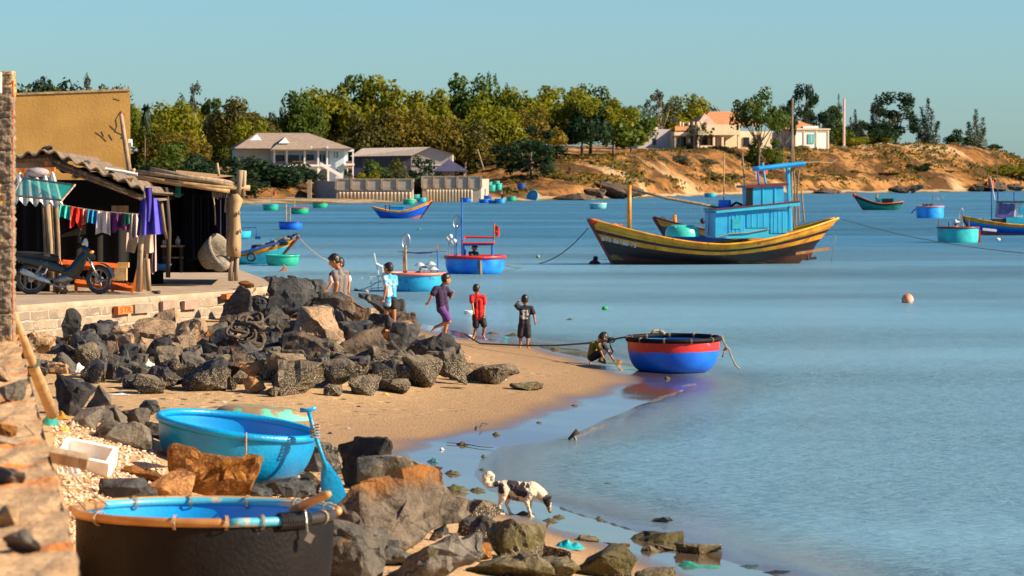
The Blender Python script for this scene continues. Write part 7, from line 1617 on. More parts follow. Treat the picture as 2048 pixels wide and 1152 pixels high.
for r in [
 (1262,352,44,610,'bush','grey',"dusty scrub bush behind the rocky point"), (1300,348,50,625,'bush','grey',"grey scrub bush above the rocky point"),
 (1345,338,60,640,'bush','grey',"wide grey-green scrub in the middle of the bank"), (1395,330,70,655,'bush','grey',"broad scrub patch high on the bank"), (1375,348,44,632,'bush','grey',"low scrub just below the broad patch"),
 (1420,352,40,640,'bush','bronze',"brown scrub near the fishing boat's drum"), (1838,322,40,720,'bush','dark',"dark scrub bush alone on the pale slope"), (2022,328,110,760,'bush','olive',"big olive bush mound at the frame's edge"),
 (1465,345,36,660,'bush','grey',"small scrub tuft behind the wheelhouse"), (1160,352,44,560,'bush','dry',"dry scrub at the foot of the bank near the leaned boat"), (1120,348,40,548,'bush','dry',"dry brown scrub beside the leaned blue boat"), (1900,340,26,715,'bush','bronze',"tiny brown scrub low on the cape"), (1700,352,34,700,'bush','bronze',"brown scrub at the eroded gully"), (1780,345,40,705,'bush','bronze',"bronze scrub by the sandy slip"),
]:
    tree(*r, name='shrub', group=HS)
# dry grass and litter of plants over the bank
rg = random.Random(21); mb = MB()
for i in range(6500):
    px = rg.uniform(1000, 2060); ys_ = far_shoreY(px); Yq = ys_ + rg.uniform(9, 78); b = far_at(px, Yq)
    if noise.noise(Vector((b.x * .09, Yq * .05, 3))) + .45 * noise.noise(Vector((b.x * .35, Yq * .2, 7))) < .0: continue
    r = rg.uniform(.2, .65); mb.cur = rg.choice((0, 0, 1, 2))
    for k in range(3): leaf_card(mb, b + Vector((rg.gauss(0, r), rg.gauss(0, r), r * .5 * rg.random())), Vector((rg.gauss(0, .6), rg.gauss(0, .6), .5)), r * .7, rg)
tag(mb.build('dry_grass', [LM['dry'], LM['bronze'], LM['dark']]), "patches of dry grass and dark low growth over the headland bank", 'grass', kind='stuff')
# rocks at the cape's end, point of rocks
for (px, yb, w_, h_, Y_, mt, lab) in [(1985,318,60,22,752,'brown',"dark brown crag at the end of the cape"),(1950,312,36,14,750,'brown',"smaller brown crag on the cape's ridge"),(2030,322,40,14,760,'brown',"crag at the frame's edge on the cape"),(1235,399,120,28,545,'brown',"big shadowed rock mound forming the low point"),(1150,402,90,14,520,'brown',"low flat rock in the shallows before the track"),(1190,398,50,18,535,'brown',"rock on the landward side of the low point"),(1835,378,26,16,690,'black',"dark block standing at the cape's waterline"),(1800,376,50,14,690,'brown',"low brown rock ledge at the cape's foot"),(1655,380,60,10,680,'brown',"long flat ledge behind the mast")]:
    s = Y_ / F; me = rock_mesh(int(px), w_ * s, h_ * s * 1.1, w_ * s * .8, .4, RM[mt], 'shore_rock'); o_ = bpy.data.objects.new('shore_rock', me); COL.objects.link(o_); b = far_at(px, Y_); zt = P(px, yb - h_, Y_).z; o_.location = (b.x, Y_, min(b.z, zt - h_ * s * .9)); tag(o_, lab, 'rock')
# the far-off wood that fills the hill behind the trees one can tell apart
rg = random.Random(77); mb = MB()
SKY_ = [(0,165),(60,158),(120,158),(200,170),(300,215),(395,190),(440,225),(500,210),(560,232),(610,200),(650,182),(720,190),(770,178),(850,195),(945,175),(1010,190),(1060,200),(1115,185),(1190,190),(1240,215),(1275,240),(1330,225),(1380,222),(1420,225)]
for i in range(340):
    px = rg.uniform(-420, 1270) if i < 315 else rg.uniform(1300, 1420); Y_ = rg.uniform(585, 680) if px < 1270 else rg.uniform(745, 790); b = far_at(px, Y_)
    yt = interp(SKY_, px) + abs(rg.gauss(0, 10)) - 4; hgt = P(px, yt, Y_).z - b.z
    if hgt < 2.5: continue
    w_ = hgt * rg.uniform(.7, 1.0); mb.cur = rg.choice((0, 0, 0, 1, 1, 2, 3))
    crown_mesh(mb, rg, 'dome', 34, .52, Vector((w_, w_, hgt)), b)
for i in range(90):       # undergrowth below the crowns
    px = rg.uniform(150, 1120); Y_ = rg.uniform(560, 600); b = far_at(px, Y_); mb.cur = rg.choice((2, 2, 3, 1)); hgt = rg.uniform(2.0, 4.2)
    crown_mesh(mb, rg, 'bush', 18, .45, Vector((hgt * 1.3, hgt, hgt)), b)
wd_ = mb.build('woodland', [LM['olive'], LM['green'], LM['dark'], LM['bronze']]); tag(wd_, "mixed wood of olive and brown trees covering the hill behind the bay", 'woodland', kind='stuff')
# ================================================================== PEOPLE AND DOG
TMP = bpy.data.scenes.new('remesh_bench')
def remeshed(mb, vox, name, mat, parent, smooth_it=4, factor=.5):
    """fuse overlapping shapes into one continuous skin"""
    me = bpy.data.meshes.new(name); me.from_pydata(mb.v, [], mb.f); bm = bmesh.new(); bm.from_mesh(me); bmesh.ops.recalc_face_normals(bm, faces=bm.faces); bm.to_mesh(me); bm.free()
    o = bpy.data.objects.new(name, me); TMP.collection.objects.link(o)
    r = o.modifiers.new('r', 'REMESH'); r.mode = 'VOXEL'; r.voxel_size = vox; r.use_smooth_shade = True
    if smooth_it: s = o.modifiers.new('s', 'SMOOTH'); s.iterations = smooth_it; s.factor = factor
    
    with bpy.context.temp_override(scene=TMP, view_layer=TMP.view_layers[0]):
        dg = bpy.context.evaluated_depsgraph_get(); dg.update(); nm = bpy.data.meshes.new_from_object(o.evaluated_get(dg))
    o.modifiers.clear(); o.data = nm; nm.name = name; bpy.data.meshes.remove(me); TMP.collection.objects.unlink(o); COL.objects.link(o)
    nm.materials.clear(); nm.materials.append(mat); nm.polygons.foreach_set('use_smooth', [True] * len(nm.polygons))
    if parent: o.parent = parent
    return o
def cap(mb, a, b, ra, rb, n=12):
    a, b = Vector(a), Vector(b); d = b - a; L = d.length; 
    if L < 1e-5: mb.ball(a, ra, n); return
    d.normalize(); pts = []; rs = []
    for i in range(5): q = math.pi / 2 * i / 4; pts.append(a - d * ra * math.cos(q)); rs.append(max(.0005, ra * math.sin(q)))
    for i in range(5): q = math.pi / 2 * i / 4; pts.append(b + d * rb * math.sin(q)); rs.append(max(.0005, rb * math.cos(q)))
    mb.tube(pts, rs, n)
def chain(mb, pts, rs):
    for i in range(len(pts) - 1): cap(mb, pts[i], pts[i + 1], rs[i], rs[i + 1])
def hand(mb, wrist, d, side, s, curl=.5, up=None):
    """palm, four fingers of different lengths bent at the knuckles, a thumb leaving the side of the palm"""
    d = Vector(d).normalized(); up = Vector(up or (0, -1, 0)); sd_ = d.cross(up)
    if sd_.length < .1: sd_ = d.cross(Vector((1, 0, 0)))
    sd_.normalize(); pn = sd_.cross(d).normalized(); w_ = Vector(wrist)
    for q in (-1, 0, 1): cap(mb, w_ + sd_ * q * .010 * s, w_ + d * .055 * s + sd_ * q * .019 * s, .014 * s, .013 * s, 8)
    for k, (off, L) in enumerate(((-.027, .050), (-.009, .060), (.009, .056), (.026, .042))):
        b0 = w_ + d * .062 * s + sd_ * off * s; c1 = curl * (.8 + .1 * k); d1 = (d * math.cos(c1) + pn * math.sin(c1)); d2_ = (d * math.cos(c1 * 2) + pn * math.sin(c1 * 2)); b1 = b0 + d1 * L * .5 * s; b2 = b1 + d2_ * L * .5 * s
        cap(mb, b0, b1, .0085 * s, .008 * s, 7); cap(mb, b1, b2, .008 * s, .0065 * s, 7)
    t0 = w_ + d * .020 * s - sd_ * .022 * s * side; t1 = t0 + (d * .6 - sd_ * side * .8 + pn * .3).normalized() * .030 * s; cap(mb, t0, t1, .011 * s, .009 * s, 7); cap(mb, t1, t1 + (d * .9 - sd_ * side * .3 + pn * .4).normalized() * .024 * s, .009 * s, .007 * s, 7)
def person(label, loc, J, hs=1.0, shirt=None, shorts=None, build=1.0, face=0.0, pitch=0.0, head_r=.095, hands=(.5, .5), sleeve=.6, leg_cover=.75, hem=.06, group=None, hair_len=1.0, print_=None, feet=True, hat=None):
    """J holds joints in metres: pel, che, nec, head, sL eL wL, sR eR wR, hL kL aL tL, hR kR aR tR (x across the picture, y away, z up)"""
    t = thing('person', label, 'person', loc, group=group); J = {k: Vector(v) for k, v in J.items()}; b = build; sk = MB()
    sh = (J['sR'] - J['sL']); shn = sh.normalized(); fw = Vector((math.sin(face), -math.cos(face), 0))     # face 0 looks at the camera; pi/2 to the right
    # trunk
    for q in (-1, 1): chain(sk, [J['pel'] + shn * q * .045 * b, (J['pel'] + J['che']) / 2 + shn * q * .045 * b, J['che'] + shn * q * .055 * b], [.085 * b, .078 * b, .085 * b])
    chain(sk, [J['che'], J['nec']], [.07 * b, .043 * b]); cap(sk, J['sL'], J['sR'], .046 * b, .046 * b)
    hd = J['head']; cap(sk, J['nec'], hd - Vector((0, 0, head_r * .4)), .042 * b, .040 * b)
    Mh = Matrix.Rotation(face, 3, 'Z') @ Matrix.Rotation(pitch, 3, 'X')
    sk.ball(hd, (head_r * .80, head_r * .95, head_r * 1.12), 20, M=Mh); sk.ball(hd + Mh @ Vector((0, -head_r * .25, -head_r * .55)), (head_r * .55, head_r * .62, head_r * .60), 14, M=Mh)
    sk.ball(hd + Mh @ Vector((0, -head_r * .98, -head_r * .20)), (head_r * .14, head_r * .20, head_r * .22), 8, M=Mh); sk.ball(hd + Mh @ Vector((0, -head_r * .86, -head_r * .56)), (head_r * .26, head_r * .10, head_r * .08), 8, M=Mh)
    for q in (-1, 1): sk.ball(hd + Mh @ Vector((q * head_r * .82, head_r * .08, -head_r * .15)), (head_r * .12, head_r * .2, head_r * .28), 8, M=Mh)
    for s_, q in (('L', -1), ('R', 1)):
        chain(sk, [J['s' + s_], J['e' + s_], J['w' + s_]], [.042 * b, .034 * b, .024 * b]); hand(sk, J['w' + s_], J['w' + s_] - J['e' + s_], q, .95 * b * (.9 if b < .9 else 1), hands[0 if q < 0 else 1], up=(0, -1, .2))
        chain(sk, [J['h' + s_], J['k' + s_], J['a' + s_]], [.078 * b, .052 * b, .034 * b]); kn, an = J['k' + s_], J['a' + s_]; cap(sk, kn.lerp(an, .15), kn.lerp(an, .42) + Vector((0, .0, 0)), .046 * b, .049 * b)
        if feet: tt = J['t' + s_]; cap(sk, an + (an - tt).normalized() * .025, tt, .034 * b, .024 * b); sd_ = (tt - an).cross(Vector((0, 0, 1))).normalized(); [cap(sk, tt + sd_ * k * .011 * b, tt + (tt - an).normalized() * (.035 - .006 * abs(k + 1)) * b + sd_ * k * .014 * b, .011 * b, .009 * b, 6) for k in (-2, -1, 0, 1, 2)]
    remeshed(sk, .0085, 'body', skin, t, 3)
    # hair: a cap over the skull, lower at the nape
    hm = MB(); hr = head_r * 1.03
    for i in range(4):
        hm.ball(hd + Mh @ Vector((0, head_r * (.10 + .05 * i), head_r * (.34 - .14 * i))), (hr * .84, hr * (.93 - .06 * i), hr * (.95 - .08 * i)), 18, M=Mh)
    hm.ball(hd + Mh @ Vector((0, -head_r * .55, head_r * .68)), (head_r * .62, head_r * .45, head_r * .34), 12, M=Mh)
    rg = random.Random(int(abs(loc[0]) * 100))
    for i in range(46):
        d = Vector((rg.gauss(0, 1), rg.gauss(.25, .9), rg.gauss(.6, .7))).normalized(); p = Vector((d.x * hr * .78, d.y * hr * .90 + head_r * .1, d.z * hr * .98 + head_r * .18)); e = p + (d + Vector((0, .2, -.5))).normalized() * head_r * .26
        if d.y > -.35 or d.z > .55: cap(hm, hd + Mh @ p, hd + Mh @ e, head_r * .075, head_r * .02, 5)
    remeshed(hm, .0085, 'hair', hairm, t, 1)
    for q in (-1, 1): MB().ball(hd + Mh @ Vector((q * head_r * .34, -head_r * .86, -head_r * .02)), (head_r * .12, head_r * .06, head_r * .07), 8, M=Mh).build('eye', hairm, t)
    # clothes: shells a centimetre off the body
    if shirt:
        cm = MB(); o_ = .016; low = J['pel'] + (J['pel'] - J['che']).normalized() * hem
        for q in (-1, 1): chain(cm, [low + shn * q * .058 * b, J['pel'] + shn * q * .055 * b, (J['pel'] + J['che']) / 2 + shn * q * .052 * b, J['che'] + shn * q * .055 * b], [.085 * b + o_, .088 * b + o_, .084 * b + o_, .085 * b + o_])
        cap(cm, J['sL'], J['sR'], .048 * b + o_, .048 * b + o_); chain(cm, [J['che'], J['nec'] - Vector((0, 0, .03))], [.075 * b + o_, .046 * b + o_])
        for s_ in 'LR': e = J['s' + s_].lerp(J['e' + s_], sleeve); cap(cm, J['s' + s_], e, .046 * b + o_, .050 * b + o_ * 1.4)
        so = remeshed(cm, .011, 'shirt', shirt, t, 2); wrinkle(so, .007)
        if print_: print_(so, J, t)
    if shorts:
        cm = MB(); o_ = .016
        for s_ in 'LR': chain(cm, [J['h' + s_], J['h' + s_].lerp(J['k' + s_], leg_cover)], [.082 * b + o_, .062 * b + o_ * 1.9])
        cap(cm, J['pel'] + shn * -.05 * b, J['pel'] + shn * .05 * b, .087 * b + o_ * .7, .087 * b + o_ * .7); so = remeshed(cm, .011, 'shorts', shorts, t, 2); wrinkle(so, .006)
    return t
def wrinkle(o, a):
    out = []
    for v in o.data.vertices:
        p = v.co; k = noise.noise(Vector((p.x * 7, p.y * 7, p.z * 15))) + .5 * noise.noise(Vector((p.x * 19, p.y * 19, p.z * 26 + 5))); out.extend(p + v.normal * a * k)
    o.data.vertices.foreach_set('co', out); o.data.update()
def fig(px, feet_py, Y, pts):
    """joint pixels (px, py[, dy]) -> local joints about the feet point"""
    o = P(px, feet_py, Y); return o, {k: P(v[0], v[1], Y + (v[2] if len(v) > 2 else 0)) - o for k, v in pts.items()}
def cl(name, c1, c2=None, **k): return pm(name, c1, c2, scale=k.pop('scale', 6), rough=.85, **k)
PG = 'people on the beach and rocks'
def patch(o, mat, test):
    o.data.materials.append(mat); i = len(o.data.materials) - 1
    for p in o.data.polygons:
        if test(p.center, p.normal): p.material_index = i
# boy in black, back to the camera, arm raised, standing at the water
o, J = fig(1049, 701, 79.6, dict(pel=(1049, 655), che=(1050, 628), nec=(1051, 616), head=(1050, 606), sL=(1037, 622), eL=(1032, 615, -.06), wL=(1037, 609, -.12), sR=(1063, 622), eR=(1068, 637), wR=(1070, 650), hL=(1043, 657), kL=(1041, 680), aL=(1041, 696), tL=(1039, 701, -.05), hR=(1055, 657), kR=(1056, 680), aR=(1055, 697), tR=(1057, 702, -.05)))
blackc = cl('black_cotton', (.014, .013, .016), (.024, .022, .026)); whp = cl('grey_white_print', (.50, .48, .44), (.3, .28, .25), scale=30)
o.z = gz(o.x, o.y) + .02
person("boy in black printed T-shirt and shorts, arm raised, back turned, barefoot on sand", o, J, shirt=blackc, shorts=blackc, build=.82, face=math.pi - .15, head_r=.098, hands=(1.2, .4), leg_cover=.85, group=PG,
       print_=lambda so, J, t: patch(so, whp, lambda c, n: n.y < -.4 and abs(c.x - J['pel'].x) < .095 - .2 * abs(c.z - J['pel'].z - .22) and .12 < c.z - J['pel'].z < .33 and noise.noise(c * 22) > -.12))
# boy in red walking off
o, J = fig(957, 678, 84.0, dict(pel=(957, 629), che=(956, 601), nec=(954, 587), head=(953, 577), sL=(943, 592), eL=(945, 608, -.12), wL=(947, 622, -.2), sR=(967, 593), eR=(969, 611), wR=(968, 629, -.05), hL=(951, 631), kL=(952, 654), aL=(947, 673), tL=(945, 678, -.06), hR=(963, 631), kR=(969, 652), aR=(966, 669, .1), tR=(970, 677, .05)))
redc = cl('red_cotton', (.60, .015, .012), (.46, .01, .01)); o.z = gz(o.x, o.y) + .02
dkp = cl('dark_red_print', (.10, .01, .012)); redst = cl('red_stripe', (.6, .02, .015))
person("boy in red T-shirt and black shorts walking barefoot, back turned", o, J, shirt=redc, shorts=blackc, build=.86, face=math.pi - .5, head_r=.098, group=PG, leg_cover=.8,
       print_=lambda so, J, t: patch(so, dkp, lambda c, n: n.y < -.3 and -.10 < c.x - J['che'].x < -.03 and -.16 < c.z - J['che'].z < .06))
# boy in purple running to the right
o, J = fig(884, 668, 82.0, dict(pel=(885, 607), che=(882, 579), nec=(885, 563), head=(892, 552), sL=(871, 570, -.1), eL=(862, 588, -.15), wL=(856, 599, -.12), sR=(893, 570, .1), eR=(901, 589, .12), wR=(905, 579, .05), hL=(882, 610, -.05), kL=(898, 636, -.06), aL=(870, 648, -.05), tL=(864, 655, -.05), hR=(890, 610, .06), kR=(893, 641, .08), aR=(889, 664, .08), tR=(897, 668, .06)))
purp = cl('plum_cotton', (.030, .012, .050), (.020, .008, .034)); o.z = min(o.z, gz(o.x, o.y) + .06)
person("boy in plum T-shirt and purple shorts running with bent arms", o, J, shirt=purp, shorts=cl('violet_shorts', (.11, .035, .20), (.075, .025, .14)), build=1.0, face=math.pi / 2 + .35, head_r=.112, hands=(1.1, 1.5), leg_cover=.80, sleeve=.55, group=PG)
# boy in light blue jersey
o, J = fig(780, 664, 83.0, dict(pel=(780, 592), che=(780, 561), nec=(779, 546), head=(777, 534), sL=(769, 552, -.06), eL=(772, 573, -.12), wL=(768, 593, -.14), sR=(790, 552, .08), eR=(791, 573, .14), wR=(788, 592, .2), hL=(775, 596), kL=(773, 630), aL=(772, 658), tL=(768, 663, -.04), hR=(786, 596), kR=(788, 630), aR=(787, 658), tR=(784, 663, -.02)))
jer = cl('sky_blue_jersey', (.08, .42, .66), (.03, .30, .58), c3=(.62, .66, .68), s3=5, t3=.52); o.z = min(o.z, gz(o.x, o.y) + .06)
person("boy in light blue and white jersey standing among the boulders", o, J, shirt=jer, shorts=blackc, build=1.02, face=-math.pi / 2 - .5, head_r=.118, leg_cover=.42, hem=.14, group=PG)
# man in grey shirt behind the boulders
o, J = fig(680, 668, 80.5, dict(pel=(680, 596), che=(682, 558), nec=(677, 536), head=(669, 522), sL=(668, 545, -.06), eL=(675, 569, -.18), wL=(671, 590, -.2), sR=(692, 544, .12), eR=(693, 566, .2), wR=(690, 588, .24), hL=(675, 600), kL=(676, 634), aL=(675, 662), tL=(669, 667, -.02), hR=(687, 600), kR=(688, 634), aR=(688, 662), tR=(683, 667)))
grys = cl('grey_flecked_cotton', (.20, .18, .17), (.09, .08, .08), scale=60); o.z = min(o.z, gz(o.x, o.y) + .06)
person("man in grey flecked shirt looking down behind the boulders", o, J, shirt=grys, shorts=cl('charcoal_trousers', (.06, .052, .05)), build=1.12, face=-math.pi / 2 - .15, pitch=.35, head_r=.135, leg_cover=1.0, hem=.05, sleeve=.55, group=PG)
o, J = fig(676, 668, 82.2, dict(pel=(675, 600), che=(678, 562), nec=(679, 541), head=(678, 528), sL=(664, 549, -.1), eL=(661, 569, -.2), wL=(655, 578, -.25), sR=(695, 548, .1), eR=(698, 566, .05), wR=(697, 584, .0), hL=(670, 604), kL=(670, 636), aL=(670, 662), tL=(664, 667), hR=(682, 604), kR=(683, 636), aR=(683, 662), tR=(678, 667)))
pink = cl('pale_pink_cotton', (.62, .47, .46), (.52, .38, .38)); o.z = min(o.z, gz(o.x, o.y) + .06)
def blk_sh(so, J, t): patch(so, blackc, lambda c, n: c.z > J['che'].z + .13)
person("person in pale pink top with black shoulders behind the man in grey", o, J, shirt=pink, shorts=blackc, build=1.1, face=-math.pi / 2 + .5, head_r=.128, leg_cover=.9, sleeve=.6, group=PG, print_=blk_sh)
# boy squatting on the wet sand
o, J = fig(1202, 727, 73.2, dict(pel=(1184, 712), che=(1188, 690), nec=(1201, 680), head=(1206, 676), sL=(1196, 686, -.12), eL=(1201, 702, -.2), wL=(1208, 718, -.2), sR=(1204, 686, .12), eR=(1216, 702, .1), wR=(1226, 718, .02), hL=(1184, 714, -.08), kL=(1204, 704, -.14), aL=(1200, 722, -.12), tL=(1210, 726, -.14), hR=(1186, 714, .08), kR=(1208, 702, .10), aR=(1184, 721, .06), tR=(1180, 726, .02)))
oliv = cl('olive_cotton', (.23, .16, .02), (.17, .115, .015)); o.z = gz(o.x, o.y) + .03
def shade_side(so, J, t): patch(so, blackc, lambda c, n: c.x > J['che'].x + .13)  # shade on the forward side of the olive top, coloured black
person("boy in olive top squatting on wet sand reaching down", o, J, shirt=oliv, shorts=blackc, build=.84, face=math.pi / 2 + .5, pitch=.75, head_r=.108, hands=(.2, .2), leg_cover=.9, hem=.02, sleeve=.7, group=PG, print_=shade_side)
# fisherman sitting in the blue and red basket boat
o, J = fig(947, 535, Yc - .2, dict(pel=(945, 527), che=(946, 511), nec=(948, 502), head=(949, 495), sL=(940, 506), eL=(944, 515, -.2), wL=(953, 517, -.3), sR=(953, 506, .1), eR=(957, 512), wR=(960, 517, -.15), hL=(943, 529, -.1), kL=(950, 526, -.4), aL=(951, 534, -.4), tL=(954, 535, -.45), hR=(948, 529, .1), kR=(955, 527, -.2), aR=(956, 534, -.2), tR=(959, 535, -.25)))
person("man in dark shirt bending over his nets in the red rimmed blue basket boat", o, J, shirt=blackc, shorts=blackc, build=1.1, face=.9, pitch=.5, head_r=.125, leg_cover=.9, sleeve=.8)
# man with hat in the teal tub
o, J = fig(1918, 482, Yt2 - .1, dict(pel=(1921, 470), che=(1918, 460), nec=(1914, 452), head=(1912, 447), sL=(1911, 454, -.1), eL=(1906, 458, -.2), wL=(1902, 457, -.3), sR=(1920, 455, .1), eR=(1923, 463, -.05), wR=(1915, 464, -.2), hL=(1919, 472), kL=(1911, 470), aL=(1911, 479), tL=(1907, 480), hR=(1923, 472), kR=(1916, 471), aR=(1917, 479), tR=(1913, 480)))
m_ = person("bare-backed man in a white hat leaning in the teal tub boat", o, J, shorts=blackc, build=1.15, face=-math.pi / 2 + .3, pitch=.5, head_r=.125)
hp_ = J['head']; MB().lathe([(.001, .20), (.08, .19), (.12, .08), (.24, .02), (.24, .0), (.12, .05), (.001, .06)], 18, c=hp_ + Vector((0, 0, .03)), M=Matrix.Rotation(-.3, 3, 'Y')).build('sun_hat', pm('white_hat', (.62, .60, .58), scale=9), m_, smooth='all')
# swimmer at the big boat's bow, diver's feet by the green basket boat
Ysw = gY(528); c = P(1188, 528, Ysw); sk = MB(); o = Vector((c.x, Ysw, 0))
def SW(px, py, dy=0.0): return P(px, py, Ysw + dy) - o
t = thing('person', "swimmer up to the shoulders beside the large boat's stem", 'person', o)
cap(sk, SW(1183, 527, -.12), SW(1195, 527, .12), .12, .12); cap(sk, SW(1188, 532), SW(1188, 526), .17, .15); cap(sk, SW(1189, 526), SW(1190, 522), .07, .06); sk.ball(SW(1191, 518.5), (.10, .115, .135), 16); cap(sk, SW(1183, 527, -.1), SW(1179, 530, -.3), .06, .04); hand(sk, SW(1179, 530, -.3), (-.7, -.2, -.4), -1, 1)
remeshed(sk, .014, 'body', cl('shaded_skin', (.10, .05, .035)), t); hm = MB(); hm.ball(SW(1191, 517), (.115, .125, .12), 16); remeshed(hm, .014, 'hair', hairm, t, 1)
Ydv = gY(543); c = P(568, 543, Ydv); o = Vector((c.x, Ydv, 0)); sk = MB(); t = thing('person', "diver going under with only feet and calves above water", 'person', o)
def DV(px, py, dy=0.0): return P(px, py, Ydv + dy) - o
chain(sk, [DV(560, 545), DV(566, 540), DV(570, 534)], [.075, .06, .04]); cap(sk, DV(570, 534), DV(567, 530), .04, .03); chain(sk, [DV(562, 546, .3), DV(569, 542, .3), DV(573, 539, .3)], [.075, .06, .04]); cap(sk, DV(573, 539, .3), DV(573, 535, .3), .035, .025)
remeshed(sk, .012, 'body', skin, t)
# man bending on the far sand
o, J = fig(1003, 404, 468, dict(pel=(1004, 394), che=(1006, 388), nec=(1008, 385), head=(1009, 382), sL=(1004, 387), eL=(1003, 391), wL=(1004, 394), sR=(1008, 387), eR=(1010, 391), wR=(1011, 394), hL=(1003, 395), kL=(1003, 399), aL=(1002, 403), tL=(1003, 404), hR=(1005, 395), kR=(1006, 399), aR=(1006, 403), tR=(1007, 404)))
o.z = hz(o.x, o.y); person("tiny dark figure standing on the far sand by the blue boats", o, J, shirt=blackc, shorts=blackc, build=1.1, face=1.2, head_r=.12)
# ---------------------------------------------------------------- dog
Yd = 41.2; o = P(1045, 1034, Yd); dogw = pm('white_fur', (.66, .54, .40), (.56, .44, .32), scale=9, rough=.9, c3=(.40, .25, .12), s3=2.4, t3=.64, e3=.2, bump=.6, bscale=60); dogb = pm('black_fur', (.012, .009, .012), (.025, .02, .022), scale=20, rough=.7, bump=.5, bscale=60); dogt = pm('tan_fur', (.36, .20, .09), (.26, .14, .06), scale=14, rough=.8)
dg_ = thing('dog', "white dog with black patches and curled tail sniffing the shallows", 'dog', (o.x, Yd, 0)); zb = gz(o.x, Yd); dg_.location.z = zb; oo = Vector((o.x, Yd, P(1045, 1034, Yd).z))
def D(px, py, dy=0.0): return P(px, py, Yd) + Vector((0, dy, 0)) - oo
def body_side(c, n): return True
sk = MB()
chain(sk, [D(1008, 975), D(1022, 978), D(1036, 982), D(1052, 985), D(1064, 985)], [.070, .088, .095, .108, .100])        # trunk: narrow loin, deep chest
chain(sk, [D(1060, 992), D(1048, 996), D(1030, 995)], [.075, .07, .055]); cap(sk, D(1064, 978), D(1072, 982), .075, .070)
chain(sk, [D(1068, 982), D(1080, 990), D(1090, 999)], [.085, .075, .058])          # neck reaching down
sk.ball(D(1095, 1005), (.055, .052, .056), 14); chain(sk, [D(1096, 1009), D(1098, 1018), D(1099, 1025)], [.038, .029, .021])
for q in (-1, 1): MBp = [D(1092, 1000, q * .035), D(1103, 996, q * .05)]; cap(sk, MBp[0], MBp[1], .026, .007, 8)
for dy, hip, knee, hock, paw in ((-.055, (1007, 982), (1005, 998), (998, 1012), (1002, 1030)), (.055, (1012, 982), (1016, 1000), (1013, 1012), (1022, 1032))):
    chain(sk, [D(*hip, dy), D(*knee, dy * 1.1), D(*hock, dy), D(paw[0] - 1, paw[1] - 1, dy)], [.075, .045, .020, .017]); cap(sk, D(paw[0] - 1, paw[1], dy), D(paw[0] + 5, paw[1] + 1, dy), .019, .016)
for dy, sh_, el, wr, paw in ((-.06, (1060, 988), (1052, 1003), (1057, 1018), (1062, 1036)), (.06, (1064, 988), (1060, 1003), (1061, 1016), (1058, 1031))):
    chain(sk, [D(*sh_, dy), D(*el, dy), D(*wr, dy), D(paw[0], paw[1] - 2, dy)], [.060, .034, .020, .017]); cap(sk, D(paw[0], paw[1] - 1, dy), D(paw[0] + 6, paw[1] + 1, dy), .020, .017)
ta = [D(1003, 972), D(996, 970), D(987, 972), D(978, 972), D(972, 966), D(972, 957), D(978, 952), D(984, 955), D(985, 962)]
chain(sk, ta, [.030, .032, .038, .044, .048, .050, .046, .036, .022])
for x in (1020, 1026, 1032): cap(sk, D(x, 999, -.03), D(x, 1003, -.035), .014, .008, 6)
bd = remeshed(sk, .0075, 'body', dogw, dg_, 3)
out = []
for v in bd.data.vertices: out.extend(v.co + v.normal * .006 * noise.noise(v.co * 45))
bd.data.vertices.foreach_set('co', out); bd.data.update()
def near_(c, pts): return any((c.x - D(x, y).x) ** 2 + (c.z - D(x, y).z) ** 2 < (r * Yd / F) ** 2 for x, y, r in pts)
bd.data.materials.append(dogb); bd.data.materials.append(dogt); bd.data.materials.append(pm('brown_belly', (.13, .06, .05), (.22, .12, .09), scale=12))
for p in bd.data.polygons:
    c = p.center; w_ = Vector((.012 * noise.noise(c * 18), 0, .012 * noise.noise(c * 18 + Vector((5, 5, 5))))); c2_ = c + w_
    if near_(c2_, [(1024, 969, 10), (1030, 975, 10), (1040, 983, 12), (1047, 988, 8), (1003, 973, 5), (1003, 983, 6), (1002, 977, 6), (992, 970, 6), (1045, 972, 5), (1055, 973, 4)]) and not near_(c2_, [(1012, 975, 5)]): p.material_index = 1
    if near_(c2_, [(1094, 1003, 9), (1099, 999, 9), (1096, 1012, 5)]): p.material_index = 1
    if near_(c2_, [(1098, 1022, 7)]): p.material_index = 2
    if near_(c2_, [(1026, 1000, 5), (1034, 1001, 5), (1019, 998, 4)]): p.material_index = 3
for q in (-1, 1): MB().ball(D(1098, 1007, q * .043), .008, 8).build('eye', hairm, dg_)
MB().ball(D(1100, 1026), .017, 8).build('nose', blackm, dg_, smooth='all')

bpy.data.scenes.remove(TMP)
# ================================================================== LITTER, SHELLS, WEED
shellm = pm('pale_shells', (.62, .42, .28), (.74, .60, .46), scale=14, rough=.7, c3=(.50, .22, .10), s3=10, t3=.60)
rg = random.Random(31); mb = MB(); n_ = 0
while n_ < 3800:
    px = rg.uniform(85, 330); py = rg.uniform(845, 1090)
    lo_ = interp([(845, 150), (900, 300), (950, 345), (1010, 330), (1090, 150)], py); a_ = interp([(845, 100), (900, 112), (1010, 130), (1090, 140)], py)
    if not (a_ < px < lo_): 
        n_ += .2; continue
    p = ground_at(px, py)
    if p.x < wx(p.y) + .05 or p.y < 22: n_ += .2; continue
    r = rg.uniform(.012, .034); M = Matrix.Rotation(rg.uniform(0, 6.3), 3, 'Z') @ Matrix.Rotation(rg.uniform(-.9, .9), 3, 'X'); k = rg.uniform(.5, 1)
    v = [M @ Vector(q) * r for q in ((-1, 0, 0), (0, -k, .35), (1, 0, 0), (0, k, .35), (0, 0, .55))]; mb.add([p + q + Vector((0, 0, r * .3)) for q in v], [(0, 1, 4), (1, 2, 4), (2, 3, 4), (3, 0, 4)]); n_ += 1
